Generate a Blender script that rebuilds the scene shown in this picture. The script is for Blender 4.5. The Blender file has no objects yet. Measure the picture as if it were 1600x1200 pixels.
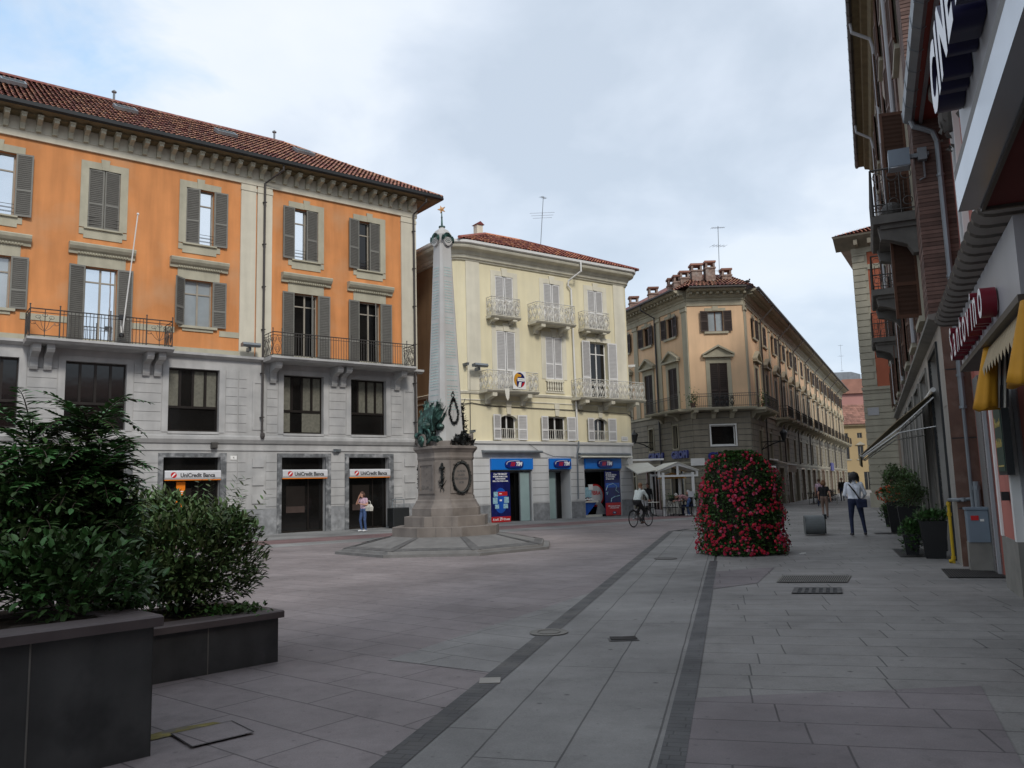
import bpy, bmesh, math, random
from mathutils import Matrix, Vector, noise
R = math.radians
rnd = random.Random(7)
scn = bpy.context.scene
col = scn.collection

# ------------------------------------------------------------------ camera
HORIZON, FPX, ROLL, CAM_H = 763.0, 1270.0, 0.027, 1.65
pitch = math.atan((HORIZON - 600) / FPX)
fw = Vector((0, math.cos(pitch), math.sin(pitch)))
up0 = Vector((0, -math.sin(pitch), math.cos(pitch)))
r0 = Vector((1, 0, 0))
rx_ = r0 * math.cos(ROLL) - up0 * math.sin(ROLL)
ux_ = r0 * math.sin(ROLL) + up0 * math.cos(ROLL)
cd = bpy.data.cameras.new('camera')
cd.sensor_width = 36.0
cd.lens = 36.0 * FPX / 1600.0
cd.clip_start = 0.05
cd.clip_end = 3000
cam = bpy.data.objects.new('camera', cd)
col.objects.link(cam)
mw = Matrix((rx_, ux_, -fw)).transposed().to_4x4()
mw.translation = (0, 0, CAM_H)
cam.matrix_world = mw
scn.camera = cam

# ------------------------------------------------------------------ world: overcast sky with clouds
SUN_EL, SUN_AZ = R(38), R(155)      # azimuth clockwise from +Y (sun behind the viewer)
w = bpy.data.worlds.new("World")
scn.world = w
w.use_nodes = True
nt = w.node_tree
nt.nodes.clear()
N = nt.nodes.new
L = nt.links.new
out = N('ShaderNodeOutputWorld')
bg = N('ShaderNodeBackground')
bg.inputs['Strength'].default_value = 0.1
L(bg.outputs[0], out.inputs[0])
sky = N('ShaderNodeTexSky')
sky.sky_type = 'NISHITA'
sky.sun_disc = False
sky.sun_elevation = SUN_EL
sky.sun_rotation = SUN_AZ
tc = N('ShaderNodeTexCoord')
sep = N('ShaderNodeSeparateXYZ')
L(tc.outputs['Generated'], sep.inputs[0])
def wm(op, a, b=None, clamp=False):
    n = N('ShaderNodeMath'); n.operation = op; n.use_clamp = clamp
    for i, v in enumerate((a, b)):
        if v is None: continue
        if isinstance(v, (int, float)): n.inputs[i].default_value = v
        else: L(v, n.inputs[i])
    return n.outputs[0]
zc = wm('ADD', wm('MAXIMUM', sep.outputs[2], 0.0), 0.32)
cmb = N('ShaderNodeCombineXYZ')
L(wm('DIVIDE', sep.outputs[0], zc), cmb.inputs[0])
L(wm('DIVIDE', sep.outputs[1], zc), cmb.inputs[1])
def wnoise(scale, detail, rough, off, dist=0.0):
    mp = N('ShaderNodeMapping'); mp.inputs['Location'].default_value = off
    L(cmb.outputs[0], mp.inputs[0])
    n = N('ShaderNodeTexNoise'); n.inputs['Scale'].default_value = scale
    n.inputs['Detail'].default_value = detail; n.inputs['Roughness'].default_value = rough
    n.inputs['Distortion'].default_value = dist
    L(mp.outputs[0], n.inputs['Vector'])
    return n.outputs['Fac']
def ramp(fac, stops):
    r = N('ShaderNodeValToRGB')
    e = r.color_ramp.elements
    e[0].position, e[0].color = stops[0][0], (*stops[0][1], 1)
    e[1].position, e[1].color = stops[-1][0], (*stops[-1][1], 1)
    for p, c in stops[1:-1]:
        x = e.new(p); x.color = (*c, 1)
    L(fac, r.inputs[0])
    return r.outputs[0]
n1 = wnoise(1.25, 6, 0.5, (3.1, 0.7, 0), 0.3)
n2 = wnoise(3.2, 5, 0.55, (0.4, 5.3, 0), 0.2)
nn = wm('ADD', wm('MULTIPLY', n1, 0.66), wm('MULTIPLY', n2, 0.34))
cloud = ramp(nn, [(0.40, (0.555, 0.635, 0.74)), (0.49, (0.67, 0.745, 0.85)), (0.56, (0.80, 0.86, 0.935)), (0.70, (0.89, 0.925, 0.97))])
cs = N('ShaderNodeVectorMath'); cs.operation = 'SCALE'; cs.inputs['Scale'].default_value = 8.9
L(cloud, cs.inputs[0])
# a gap of blue towards the upper left of the square
gap_dir = Vector((-0.56, 0.71, 0.52)).normalized()
dp = N('ShaderNodeVectorMath'); dp.operation = 'DOT_PRODUCT'; dp.inputs[1].default_value = gap_dir
nv = N('ShaderNodeVectorMath'); nv.operation = 'NORMALIZE'
L(tc.outputs['Generated'], nv.inputs[0]); L(nv.outputs[0], dp.inputs[0])
n3 = wnoise(4.0, 5, 0.6, (7.7, 2.2, 0), 0.4)
gsum = wm('ADD', dp.outputs['Value'], wm('MULTIPLY', wm('SUBTRACT', n3, 0.5), 0.10))
gm = N('ShaderNodeMapRange'); gm.inputs['From Min'].default_value = 0.966; gm.inputs['From Max'].default_value = 1.0
gm.inputs['To Min'].default_value = 0.0; gm.inputs['To Max'].default_value = 0.75
L(gsum, gm.inputs['Value'])
blue = N('ShaderNodeVectorMath'); blue.operation = 'MULTIPLY_ADD'
blue.inputs[1].default_value = (0.35, 0.5, 0.6); blue.inputs[2].default_value = (2.9, 4.4, 6.0)
L(sky.outputs[0], blue.inputs[0])
mx = N('ShaderNodeMix'); mx.data_type = 'RGBA'
L(gm.outputs[0], mx.inputs[0]); L(cs.outputs[0], mx.inputs[6]); L(blue.outputs[0], mx.inputs[7])
# let a little of the clear sky colour through the thin cloud
mx2 = N('ShaderNodeMix'); mx2.data_type = 'RGBA'; mx2.inputs[0].default_value = 0.10
L(mx.outputs[2], mx2.inputs[6]); L(sky.outputs[0], mx2.inputs[7])
hz = N('ShaderNodeMapRange'); hz.inputs['From Min'].default_value = 0.05; hz.inputs['From Max'].default_value = 0.42
hz.inputs['To Min'].default_value = 0.5; hz.inputs['To Max'].default_value = 0.0; L(sep.outputs[2], hz.inputs['Value'])
mx3 = N('ShaderNodeMix'); mx3.data_type = 'RGBA'; mx3.inputs[7].default_value = (4.75, 5.85, 7.0, 1)
L(hz.outputs[0], mx3.inputs[0]); L(mx2.outputs[2], mx3.inputs[6])
L(mx3.outputs[2], bg.inputs['Color'])

sd = bpy.data.lights.new('sun', 'SUN')
sd.energy = 1.5
sd.angle = R(11)
sd.color = (1.0, 0.95, 0.88)
sun = bpy.data.objects.new('sun', sd)
col.objects.link(sun)
sdir = Vector((math.sin(SUN_AZ) * math.cos(SUN_EL), math.cos(SUN_AZ) * math.cos(SUN_EL), math.sin(SUN_EL)))
sun.rotation_euler = (-sdir).to_track_quat('-Z', 'Y').to_euler()
sun.location = sdir * 100

vs = scn.view_settings
vs.view_transform = 'Standard'
vs.look = 'None'
vs.exposure = 0.38
vs.gamma = 1.0
vs.use_curve_mapping = False
scn.cycles.max_bounces = 5
scn.cycles.diffuse_bounces = 3
scn.cycles.use_denoising = True

# ------------------------------------------------------------------ materials
def mat(name, c, rough=0.8, var=0.12, scale=2.0, bump=0.0, bscale=30.0, tint=0.0, hue=0.0, metal=0.0, spec=0.4,
        streak=0.0, stain=None, stain_amt=0.0, stain_scale=0.6, aniso=None, trans=0.0):
    m = bpy.data.materials.new(name)
    m.use_nodes = True
    t = m.node_tree; n = t.nodes; lk = t.links
    p = n['Principled BSDF']
    p.inputs['Roughness'].default_value = rough
    p.inputs['Metallic'].default_value = metal
    p.inputs['Specular IOR Level'].default_value = spec
    g = n.new('ShaderNodeNewGeometry')
    pos = g.outputs['Position']
    def noi(sc, det=4, vec=None):
        x = n.new('ShaderNodeTexNoise'); x.inputs['Scale'].default_value = sc; x.inputs['Detail'].default_value = det
        lk.new(vec or pos, x.inputs['Vector']); return x.outputs['Fac']
    rgb = n.new('ShaderNodeRGB'); rgb.outputs[0].default_value = (*c, 1)
    cur = rgb.outputs[0]
    def hsv(cur, val=None, hu=None):
        h = n.new('ShaderNodeHueSaturation'); lk.new(cur, h.inputs['Color'])
        if val is not None: lk.new(val, h.inputs['Value'])
        if hu is not None: lk.new(hu, h.inputs['Hue'])
        return h.outputs[0]
    def rng(src, lo, hi, a=0.0, b=1.0):
        r = n.new('ShaderNodeMapRange'); r.inputs['From Min'].default_value = a; r.inputs['From Max'].default_value = b
        r.inputs['To Min'].default_value = lo; r.inputs['To Max'].default_value = hi
        lk.new(src, r.inputs['Value']); return r.outputs[0]
    if var:
        cur = hsv(cur, rng(noi(scale, 6), 1 - var, 1 + var, 0.3, 0.7))
    if tint or hue:
        a = n.new('ShaderNodeAttribute'); a.attribute_name = 'tint'
        cur = hsv(cur, rng(a.outputs['Fac'], 1 - tint, 1 + tint), rng(a.outputs['Fac'], 0.5 - hue, 0.5 + hue) if hue else None)
    if streak:
        mp = n.new('ShaderNodeMapping'); mp.inputs['Scale'].default_value = (1.6, 1.6, 0.16)
        lk.new(pos, mp.inputs[0])
        cur = hsv(cur, rng(noi(1.5, 6, mp.outputs[0]), 1 - streak, 1 + streak * 0.5, 0.35, 0.65))
    if stain:
        f = rng(noi(stain_scale, 8), 0, stain_amt, 0.5, 0.72)
        x = n.new('ShaderNodeMix'); x.data_type = 'RGBA'
        lk.new(f, x.inputs[0]); lk.new(cur, x.inputs[6]); x.inputs[7].default_value = (*stain, 1)
        cur = x.outputs[2]
    lk.new(cur, p.inputs['Base Color'])
    if trans:
        p.inputs['Subsurface Weight'].default_value = 0.0
    if bump:
        b = n.new('ShaderNodeBump'); b.inputs['Strength'].default_value = bump; b.inputs['Distance'].default_value = 0.02
        lk.new(noi(bscale, 5), b.inputs['Height']); lk.new(b.outputs[0], p.inputs['Normal'])
    return m

def glass(name, c, refl=0.0, rough=0.04):
    m = mat(name, c, rough=rough, var=0.25, scale=0.7, spec=0.5)
    t = m.node_tree; n = t.nodes; lk = t.links
    p = n['Principled BSDF']
    b = n.new('ShaderNodeBump'); b.inputs['Strength'].default_value = 0.06; b.inputs['Distance'].default_value = 0.05
    x = n.new('ShaderNodeTexNoise'); x.inputs['Scale'].default_value = 1.3
    g = n.new('ShaderNodeNewGeometry'); lk.new(g.outputs['Position'], x.inputs['Vector'])
    lk.new(x.outputs['Fac'], b.inputs['Height']); lk.new(b.outputs[0], p.inputs['Normal'])
    if refl:
        gl = n.new('ShaderNodeBsdfGlossy'); gl.inputs['Roughness'].default_value = 0.03
        gl.inputs['Color'].default_value = (0.9, 0.94, 0.97, 1)
        lk.new(b.outputs[0], gl.inputs['Normal'])
        mxs = n.new('ShaderNodeMixShader'); mxs.inputs[0].default_value = refl
        lk.new(p.outputs[0], mxs.inputs[1]); lk.new(gl.outputs[0], mxs.inputs[2])
        lk.new(mxs.outputs[0], n['Material Output'].inputs[0])
    return m

M = {}
def dm(key, *a, **k):
    M[key] = mat(key, *a, **k)
dm('orange_stucco', (0.60, 0.245, 0.085), var=0.09, scale=0.9, bump=0.06, bscale=40, streak=0.16, stain=(0.53, 0.29, 0.15), stain_amt=0.75)
dm('grey_trim', (0.40, 0.375, 0.285), var=0.08, scale=2.5, bump=0.05, streak=0.10)
dm('pale_trim', (0.58, 0.54, 0.435), var=0.06, scale=1.5, bump=0.04, streak=0.10)
dm('grey_marble', (0.395, 0.39, 0.38), var=0.12, scale=1.7, bump=0.05, streak=0.12, stain=(0.27, 0.275, 0.28), stain_amt=0.5, stain_scale=0.9, rough=0.6)
dm('dark_marble', (0.13, 0.135, 0.14), var=0.35, scale=6, bump=0.05, stain=(0.42, 0.42, 0.42), stain_amt=0.75, stain_scale=3.0, rough=0.45)
dm('plinth_stone', (0.25, 0.255, 0.26), var=0.25, scale=5, stain=(0.14, 0.145, 0.15), stain_amt=0.7, stain_scale=2.0, streak=0.15, rough=0.6)
dm('roof_tile', (0.33, 0.140, 0.098), var=0.2, scale=1.2, tint=0.5, hue=0.022, stain=(0.30, 0.225, 0.18), stain_amt=0.75, stain_scale=3.5)
dm('roof_tile_red', (0.36, 0.120, 0.075), var=0.15, scale=2, tint=0.6, hue=0.02, stain=(0.26, 0.15, 0.11), stain_amt=0.5, stain_scale=3)
dm('shutter_grey', (0.17, 0.165, 0.145), var=0.08, scale=4, rough=0.6)
dm('joint', (0.12, 0.118, 0.112), var=0.3, scale=5)  # backing between stone blocks: joint shadow and dirt both put into the dark colour
dm('louver_white', (0.44, 0.43, 0.42), var=0.05, scale=4)
dm('louver_grey', (0.115, 0.110, 0.098), var=0.08, scale=4)
dm('louver_brown', (0.030, 0.020, 0.017), var=0.1, scale=4)
dm('louver_rust', (0.05, 0.022, 0.012), var=0.1, scale=4)
dm('grate_grey', (0.085, 0.087, 0.092), var=0.15, rough=0.5)
dm('shutter_white', (0.70, 0.69, 0.67), var=0.05, scale=4, rough=0.6)
dm('shutter_brown', (0.050, 0.032, 0.026), var=0.15, scale=4, rough=0.6)
dm('dark_metal', (0.025, 0.027, 0.028), var=0.1, rough=0.45, metal=0.3)
dm('iron', (0.060, 0.055, 0.050), var=0.15, rough=0.55)
dm('zinc', (0.20, 0.22, 0.235), var=0.12, rough=0.45, metal=0.4, streak=0.1)
dm('brown_pipe', (0.055, 0.048, 0.045), var=0.12, rough=0.5)
dm('white_paint', (0.72, 0.71, 0.68), var=0.05, rough=0.5)
dm('white_iron', (0.62, 0.60, 0.54), var=0.16, scale=8, rough=0.6, stain=(0.32, 0.25, 0.18), stain_amt=0.6, stain_scale=6)
dm('bronze_frame', (0.030, 0.025, 0.022), var=0.1, rough=0.35, metal=0.5)
dm('wood_frame', (0.30, 0.27, 0.22), var=0.1, rough=0.6)
dm('curtain', (0.13, 0.125, 0.098), var=0.2, scale=9, rough=0.7)
dm('yellow_stucco', (0.72, 0.65, 0.445), var=0.05, scale=0.8, bump=0.05, streak=0.07, stain=(0.60, 0.56, 0.42), stain_amt=0.5)
dm('cream_trim', (0.66, 0.62, 0.50), var=0.06, scale=1.5, streak=0.09, bump=0.04)
dm('cornice_cream', (0.60, 0.565, 0.455), var=0.09, scale=1.5, streak=0.12, bump=0.04)
dm('shop_white', (0.56, 0.56, 0.55), var=0.06, scale=1.2, streak=0.10, bump=0.03)
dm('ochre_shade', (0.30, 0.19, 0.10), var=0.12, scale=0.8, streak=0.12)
dm('peach_stucco', (0.69, 0.465, 0.285), var=0.07, scale=0.7, streak=0.08, bump=0.05, stain=(0.54, 0.38, 0.24), stain_amt=0.5)
dm('taupe_trim', (0.38, 0.345, 0.255), var=0.08, scale=1.5, streak=0.12, bump=0.04)
dm('taupe_base', (0.235, 0.208, 0.16), var=0.10, scale=1.5, streak=0.15, bump=0.04)
dm('brick_red', (0.135, 0.082, 0.066), var=0.2, scale=5, tint=0.3)
dm('old_brick', (0.22, 0.155, 0.125), var=0.35, scale=7, stain=(0.36, 0.335, 0.30), stain_amt=0.8, stain_scale=3)
dm('rust_stucco', (0.40, 0.115, 0.06), var=0.08, scale=0.8, streak=0.1)
dm('stone_beige', (0.37, 0.345, 0.27), var=0.08, scale=1.3, streak=0.1, bump=0.05)
dm('stucco_grey', (0.29, 0.235, 0.185), var=0.12, scale=1.5, streak=0.12, bump=0.1, bscale=15)
dm('soffit_wood', (0.17, 0.135, 0.075), var=0.15, scale=3, streak=0.1)
dm('marble_pale', (0.32, 0.30, 0.27), var=0.14, scale=1.3, rough=0.45, streak=0.16, stain=(0.26, 0.245, 0.225), stain_amt=.6, stain_scale=1.2)
dm('marble_brown', (0.135, 0.075, 0.055), var=0.25, scale=3, rough=0.25, stain=(0.22, 0.15, 0.12), stain_amt=0.5, stain_scale=4)
dm('granite', (0.16, 0.155, 0.15), var=0.4, scale=55, rough=0.5)
dm('paint_yellow', (0.20, 0.165, 0.045), var=0.4, scale=9, stain=(0.14, 0.126, 0.129), stain_amt=1.0, stain_scale=7)
dm('cement', (0.20, 0.19, 0.168), var=0.15, scale=3, rough=0.85, bump=0.08)
dm('salmon', (0.42, 0.145, 0.115), var=0.08, scale=1.2, streak=0.08)
dm('dark_red', (0.13, 0.022, 0.018), var=0.1, scale=2)
dm('grey_white', (0.35, 0.35, 0.36), var=0.06, rough=0.4)
dm('letter_white', (0.78, 0.78, 0.80), var=0.02, rough=0.35)
dm('letter_navy', (0.012, 0.010, 0.045), var=0.05, rough=0.4)
dm('letter_red', (0.16, 0.010, 0.022), var=0.05, rough=0.35)
dm('letter_blue', (0.035, 0.045, 0.22), var=0.05, rough=0.4)
dm('mustard', (0.50, 0.235, 0.012), var=0.15, scale=3, rough=0.75)
dm('cloth_khaki', (0.25, 0.205, 0.125), var=0.1, scale=4)
dm('cloth_beige', (0.34, 0.27, 0.17), var=0.1, scale=4)
dm('cloth_cream', (0.62, 0.60, 0.52), var=0.06, scale=3)
dm('slat_grey', (0.075, 0.065, 0.054), var=0.12, scale=4, rough=0.5)
dm('sign_blue', (0.010, 0.17, 0.60), var=0.03, rough=0.35)
dm('logo_navy', (0.008, 0.020, 0.16), var=0.05, rough=0.25)
dm('poster_navy', (0.010, 0.014, 0.10), var=0.3, scale=3, rough=0.2)
dm('poster_blue', (0.015, 0.09, 0.42), var=0.15, scale=4, rough=0.2)
dm('poster_cyan', (0.30, 0.50, 0.58), var=0.3, scale=14, rough=0.2)
dm('sign_red', (0.50, 0.020, 0.022), var=0.08, rough=0.3)
dm('sign_grey', (0.55, 0.55, 0.56), var=0.06, rough=0.35)
dm('black_text', (0.012, 0.012, 0.014), var=0.0, rough=0.5)
dm('white_text', (0.80, 0.80, 0.80), var=0.0, rough=0.5)
dm('orange_panel', (0.80, 0.21, 0.008), var=0.05, rough=0.4)
dm('door_panel_green', (0.30, 0.40, 0.39), var=0.06, rough=0.2)
dm('mon_stone', (0.195, 0.170, 0.150), var=0.12, scale=2.2, bump=0.06, streak=0.16, stain=(0.115, 0.098, 0.087), stain_amt=0.75, stain_scale=2.6)
dm('mon_white', (0.48, 0.48, 0.465), var=0.07, scale=2.0, streak=0.12, bump=0.04, stain=(0.40, 0.36, 0.335), stain_amt=0.5, stain_scale=0.8)
dm('mon_plinth', (0.165, 0.16, 0.153), var=0.15, scale=3, bump=0.06, stain=(0.13, 0.125, 0.12), stain_amt=0.7, stain_scale=1.8)
dm('mon_plinth_dark', (0.10, 0.097, 0.094), var=0.25, scale=4, bump=0.06)
dm('verdigris_stain', (0.36, 0.50, 0.48), var=0.25, scale=4)
dm('bronze_green', (0.018, 0.042, 0.036), var=0.6, scale=7, rough=0.45, metal=0.35, stain=(0.10, 0.24, 0.20), stain_amt=0.75, stain_scale=6)
dm('bronze_dark', (0.016, 0.018, 0.017), var=0.3, scale=8, rough=0.4, metal=0.3)
dm('gilt', (0.62, 0.33, 0.14), var=0.15, rough=0.35, metal=0.6)
dm('planter_stone', (0.078, 0.079, 0.077), var=0.25, scale=2.5, rough=0.5, bump=0.08, stain=(0.040, 0.041, 0.041), stain_amt=0.85, stain_scale=3.5, streak=0.22)
dm('planter_cap', (0.115, 0.094, 0.092), var=0.15, scale=4, rough=0.55, bump=0.05)
dm('soil', (0.030, 0.022, 0.016), var=0.4, scale=20, bump=0.5)
dm('bark', (0.055, 0.040, 0.030), var=0.3, scale=15, bump=0.3)
dm('leaf_dark', (0.058, 0.120, 0.036), var=0.15, scale=6, tint=0.6, hue=0.03, rough=0.5, spec=0.35)
dm('leaf_shrub', (0.080, 0.122, 0.040), var=0.15, scale=6, tint=0.65, hue=0.04, rough=0.55)
dm('leaf_low', (0.055, 0.115, 0.032), var=0.15, scale=6, tint=0.6, hue=0.025, rough=0.45)
dm('leaf_bright', (0.045, 0.095, 0.020), var=0.15, scale=6, tint=0.55, hue=0.03, rough=0.55)
dm('petal_red', (0.50, 0.018, 0.058), var=0.12, scale=8, tint=0.35, hue=0.012, rough=0.6)
dm('petal_pink', (0.55, 0.10, 0.19), var=0.12, scale=8, tint=0.3, rough=0.6)
dm('petal_orange', (0.60, 0.075, 0.015), var=0.12, scale=8, tint=0.3, rough=0.6)
dm('pot_black', (0.014, 0.014, 0.015), var=0.15, rough=0.4)
dm('bench_grey', (0.115, 0.125, 0.125), var=0.12, scale=5, rough=0.55)
dm('box_grey', (0.16, 0.20, 0.24), var=0.08, scale=3, rough=0.45)
dm('yellow_pipe', (0.46, 0.30, 0.010), var=0.12, scale=8, rough=0.45)
dm('rubber', (0.012, 0.012, 0.013), var=0.1, rough=0.7)
dm('chrome', (0.45, 0.45, 0.46), var=0.05, rough=0.25, metal=0.9)
dm('skin', (0.48, 0.26, 0.18), var=0.06, scale=10, rough=0.55)
dm('hair_brown', (0.075, 0.035, 0.022), var=0.3, scale=40, rough=0.6)
dm('hair_black', (0.010, 0.009, 0.010), var=0.3, scale=40, rough=0.5)
dm('hair_ginger', (0.19, 0.095, 0.045), var=0.3, scale=40, rough=0.6)
dm('hair_grey', (0.42, 0.39, 0.36), var=0.2, scale=40, rough=0.6)
dm('cloth_pink', (0.52, 0.36, 0.43), var=0.15, scale=18)
dm('cloth_white', (0.76, 0.78, 0.84), var=0.06, scale=6)
dm('cloth_offwhite', (0.58, 0.62, 0.58), var=0.08, scale=6)
dm('denim', (0.055, 0.095, 0.21), var=0.25, scale=12)
dm('denim_dark', (0.016, 0.022, 0.055), var=0.25, scale=12)
dm('cloth_black', (0.013, 0.012, 0.013), var=0.2, scale=10)
dm('cloth_tan', (0.20, 0.135, 0.105), var=0.12, scale=10)
dm('cloth_plaid', (0.33, 0.17, 0.17), var=0.7, scale=16)
dm('cloth_grey', (0.26, 0.27, 0.30), var=0.15, scale=10)
dm('shoe_white', (0.70, 0.70, 0.70), var=0.05)
dm('shoe_dark', (0.030, 0.030, 0.034), var=0.1)
dm('bag_white', (0.58, 0.56, 0.50), var=0.35, scale=22)
dm('dark_cement', (0.13, 0.122, 0.11), var=0.2, scale=3, streak=.15, bump=.08)
dm('shutter_rust', (0.085, 0.035, 0.018), var=0.15, scale=4, rough=0.6)
dm('dark_red_plain', (0.17, 0.035, 0.025), var=0.1, scale=2)
dm('chrome_strip', (0.42, 0.44, 0.47), var=0.1, rough=0.25, metal=0.7)
dm('board_green', (0.025, 0.055, 0.040), var=0.1, rough=0.4)
dm('gold_text', (0.42, 0.33, 0.10), var=0.05, rough=0.5)
dm('far_pink', (0.44, 0.22, 0.19), var=0.06, scale=0.5)
dm('roof_far', (0.26, 0.13, 0.095), var=0.15, scale=1, tint=0.3)
dm('far_yellow', (0.38, 0.28, 0.145), var=0.06, scale=0.5)
M['glass_dark'] = glass('glass_dark', (0.012, 0.011, 0.010))
M['glass_black'] = glass('glass_black', (0.008, 0.0075, 0.007), rough=0.08)
M['glass_sky'] = glass('glass_sky', (0.30, 0.34, 0.38), refl=0.80)
M['glass_pale'] = glass('glass_pale', (0.32, 0.36, 0.38), refl=0.12)
M['glass_skylight'] = glass('glass_skylight', (0.15, 0.18, 0.19), refl=0.35)

# ------------------------------------------------------------------ mesh builder
class MB:
    def __init__(s, X=None):
        s.v = []; s.f = []; s.m = []; s.t = []; s.X = X
    def add(s, vs, fs, m=0, t=None):
        o = len(s.v)
        if s.X is not None: vs = [s.X @ Vector(v) for v in vs]
        s.v += [tuple(v) for v in vs]
        for f in fs:
            s.f.append(tuple(i + o for i in f)); s.m.append(m); s.t.append(rnd.random() if t is None else t)
        return s
    def quad(s, a, b, c, d, m=0, t=None):
        return s.add([a, b, c, d], [(0, 1, 2, 3)], m, t)
    def box(s, x0, x1, y0, y1, z0, z1, m=0, t=None):
        v = [(x, y, z) for z in (z0, z1) for y in (y0, y1) for x in (x0, x1)]
        return s.add(v, [(0, 2, 3, 1), (4, 5, 7, 6), (0, 1, 5, 4), (2, 6, 7, 3), (0, 4, 6, 2), (1, 3, 7, 5)], m, rnd.random() if t is None else t)
    def cham(s, x0, x1, y0, y1, z0, z1, c, m=0):
        # box with chamfered vertical and top edges
        def ring(i, z): return [(x0 + i, y0, z), (x1 - i, y0, z), (x1, y0 + i, z), (x1, y1 - i, z), (x1 - i, y1, z), (x0 + i, y1, z), (x0, y1 - i, z), (x0, y0 + i, z)]
        a, b = ring(c, z0), ring(c, z1 - c)
        t = [(min(max(p[0], x0 + c), x1 - c), min(max(p[1], y0 + c), y1 - c), z1) for p in ring(c, z1)]
        return s.loft([a, b, t], m=m, caps=True)
    def loft(s, rings, m=0, caps=False, closed=True, t=None):
        n = len(rings[0]); v = [p for r in rings for p in r]; f = []
        for i in range(len(rings) - 1):
            for j in range(n if closed else n - 1):
                k = (j + 1) % n
                f.append((i * n + j, i * n + k, (i + 1) * n + k, (i + 1) * n + j))
        if caps:
            f.append(tuple(range(n - 1, -1, -1))); f.append(tuple((len(rings) - 1) * n + j for j in range(n)))
        return s.add(v, f, m, rnd.random() if t is None else t)
    def prism(s, poly, a, b, axis='x', m=0):
        # extrude a 2D polygon along an axis: axis x -> poly (y,z); y -> (x,z); z -> (x,y)
        def P(p, w):
            return {'x': (w, p[0], p[1]), 'y': (p[0], w, p[1]), 'z': (p[0], p[1], w)}[axis]
        return s.loft([[P(p, a) for p in poly], [P(p, b) for p in poly]], m=m, caps=True)
    def tube(s, pts, r, n=6, m=0, caps=True, r2=None):
        pts = [Vector(p) for p in pts]; rings = []; prev = None
        for i, p in enumerate(pts):
            d = (pts[min(i + 1, len(pts) - 1)] - pts[max(i - 1, 0)]).normalized()
            if prev is None:
                u = d.orthogonal().normalized()
            else:
                u = (prev - d * prev.dot(d))
                u = u.normalized() if u.length > 1e-6 else d.orthogonal().normalized()
            prev = u; v = d.cross(u)
            rr = r if r2 is None else r + (r2 - r) * i / max(1, len(pts) - 1)
            rings.append([p + (u * math.cos(2 * math.pi * (k + .5) / n) + v * math.sin(2 * math.pi * (k + .5) / n)) * rr for k in range(n)])
        return s.loft(rings, m=m, caps=caps)
    def lathe(s, prof, n=16, c=(0, 0, 0), m=0, caps=True):
        rings = [[(c[0] + r * math.cos(2 * math.pi * k / n), c[1] + r * math.sin(2 * math.pi * k / n), c[2] + z) for k in range(n)] for r, z in prof]
        return s.loft(rings, m=m, caps=caps)
    def ball(s, c, r, n=10, k=6, m=0):
        r = r if isinstance(r, (tuple, list)) else (r, r, r)
        rings = []
        for i in range(1, k):
            a = math.pi * i / k
            rings.append([(c[0] + r[0] * math.sin(a) * math.cos(2 * math.pi * j / n), c[1] + r[1] * math.sin(a) * math.sin(2 * math.pi * j / n), c[2] - r[2] * math.cos(a)) for j in range(n)])
        return s.loft(rings, m=m, caps=True)
    def torus(s, c, Rr, r, ax, n=24, k=6, m=0, sc=(1, 1)):
        ax = Vector(ax).normalized(); u = ax.orthogonal().normalized()
        if abs(ax.z) < 0.9: u = Vector((0, 0, 1)).cross(ax).normalized()
        v = ax.cross(u); c = Vector(c); rings = []
        for i in range(n):
            a = 2 * math.pi * i / n
            d = u * math.cos(a) * sc[0] + v * math.sin(a) * sc[1]; dn = d.normalized()
            rings.append([c + d * Rr + (dn * math.cos(2 * math.pi * j / k) + ax * math.sin(2 * math.pi * j / k)) * r for j in range(k)])
        return s.loft(rings + [rings[0]], m=m)
    def build(s, name, mats, parent=None, smooth=False, loc=None, label=None):
        me = bpy.data.meshes.new(name)
        me.from_pydata(s.v, [], s.f)
        mats = mats if isinstance(mats, (list, tuple)) else [mats]
        for x in mats: me.materials.append(M[x] if isinstance(x, str) else x)
        me.polygons.foreach_set('material_index', s.m)
        at = me.attributes.new('tint', 'FLOAT', 'FACE')
        at.data.foreach_set('value', s.t)
        if smooth: me.polygons.foreach_set('use_smooth', [True] * len(s.f))
        me.update()
        o = bpy.data.objects.new(name, me)
        col.objects.link(o)
        if parent is not None: o.parent = parent
        if loc: o.location = loc
        if label: o['label'] = label
        return o

def tag(o, label, cat, group=None):
    o['label'] = label; o['category'] = cat
    if group: o['group'] = group
    return o
def thing(name, label, cat, loc=(0, 0, 0), rz=0.0, group=None):
    o = bpy.data.objects.new(name, None)
    o.empty_display_size = 0.2
    col.objects.link(o)
    o.location = loc; o.rotation_euler = (0, 0, rz)
    return tag(o, label, cat, group)
def struct(o, kind='structure'):
    o['kind'] = kind; return o
def copy_tree(o, parent=None):
    c = o.copy(); col.objects.link(c); c.parent = parent
    for ch in list(o.children): copy_tree(ch, c)
    return c
def rz_of(az): return R(90 - az)
def rotz(a): return Matrix.Rotation(a, 4, 'Z')
def T(x, y, z): return Matrix.Translation((x, y, z))

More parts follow.
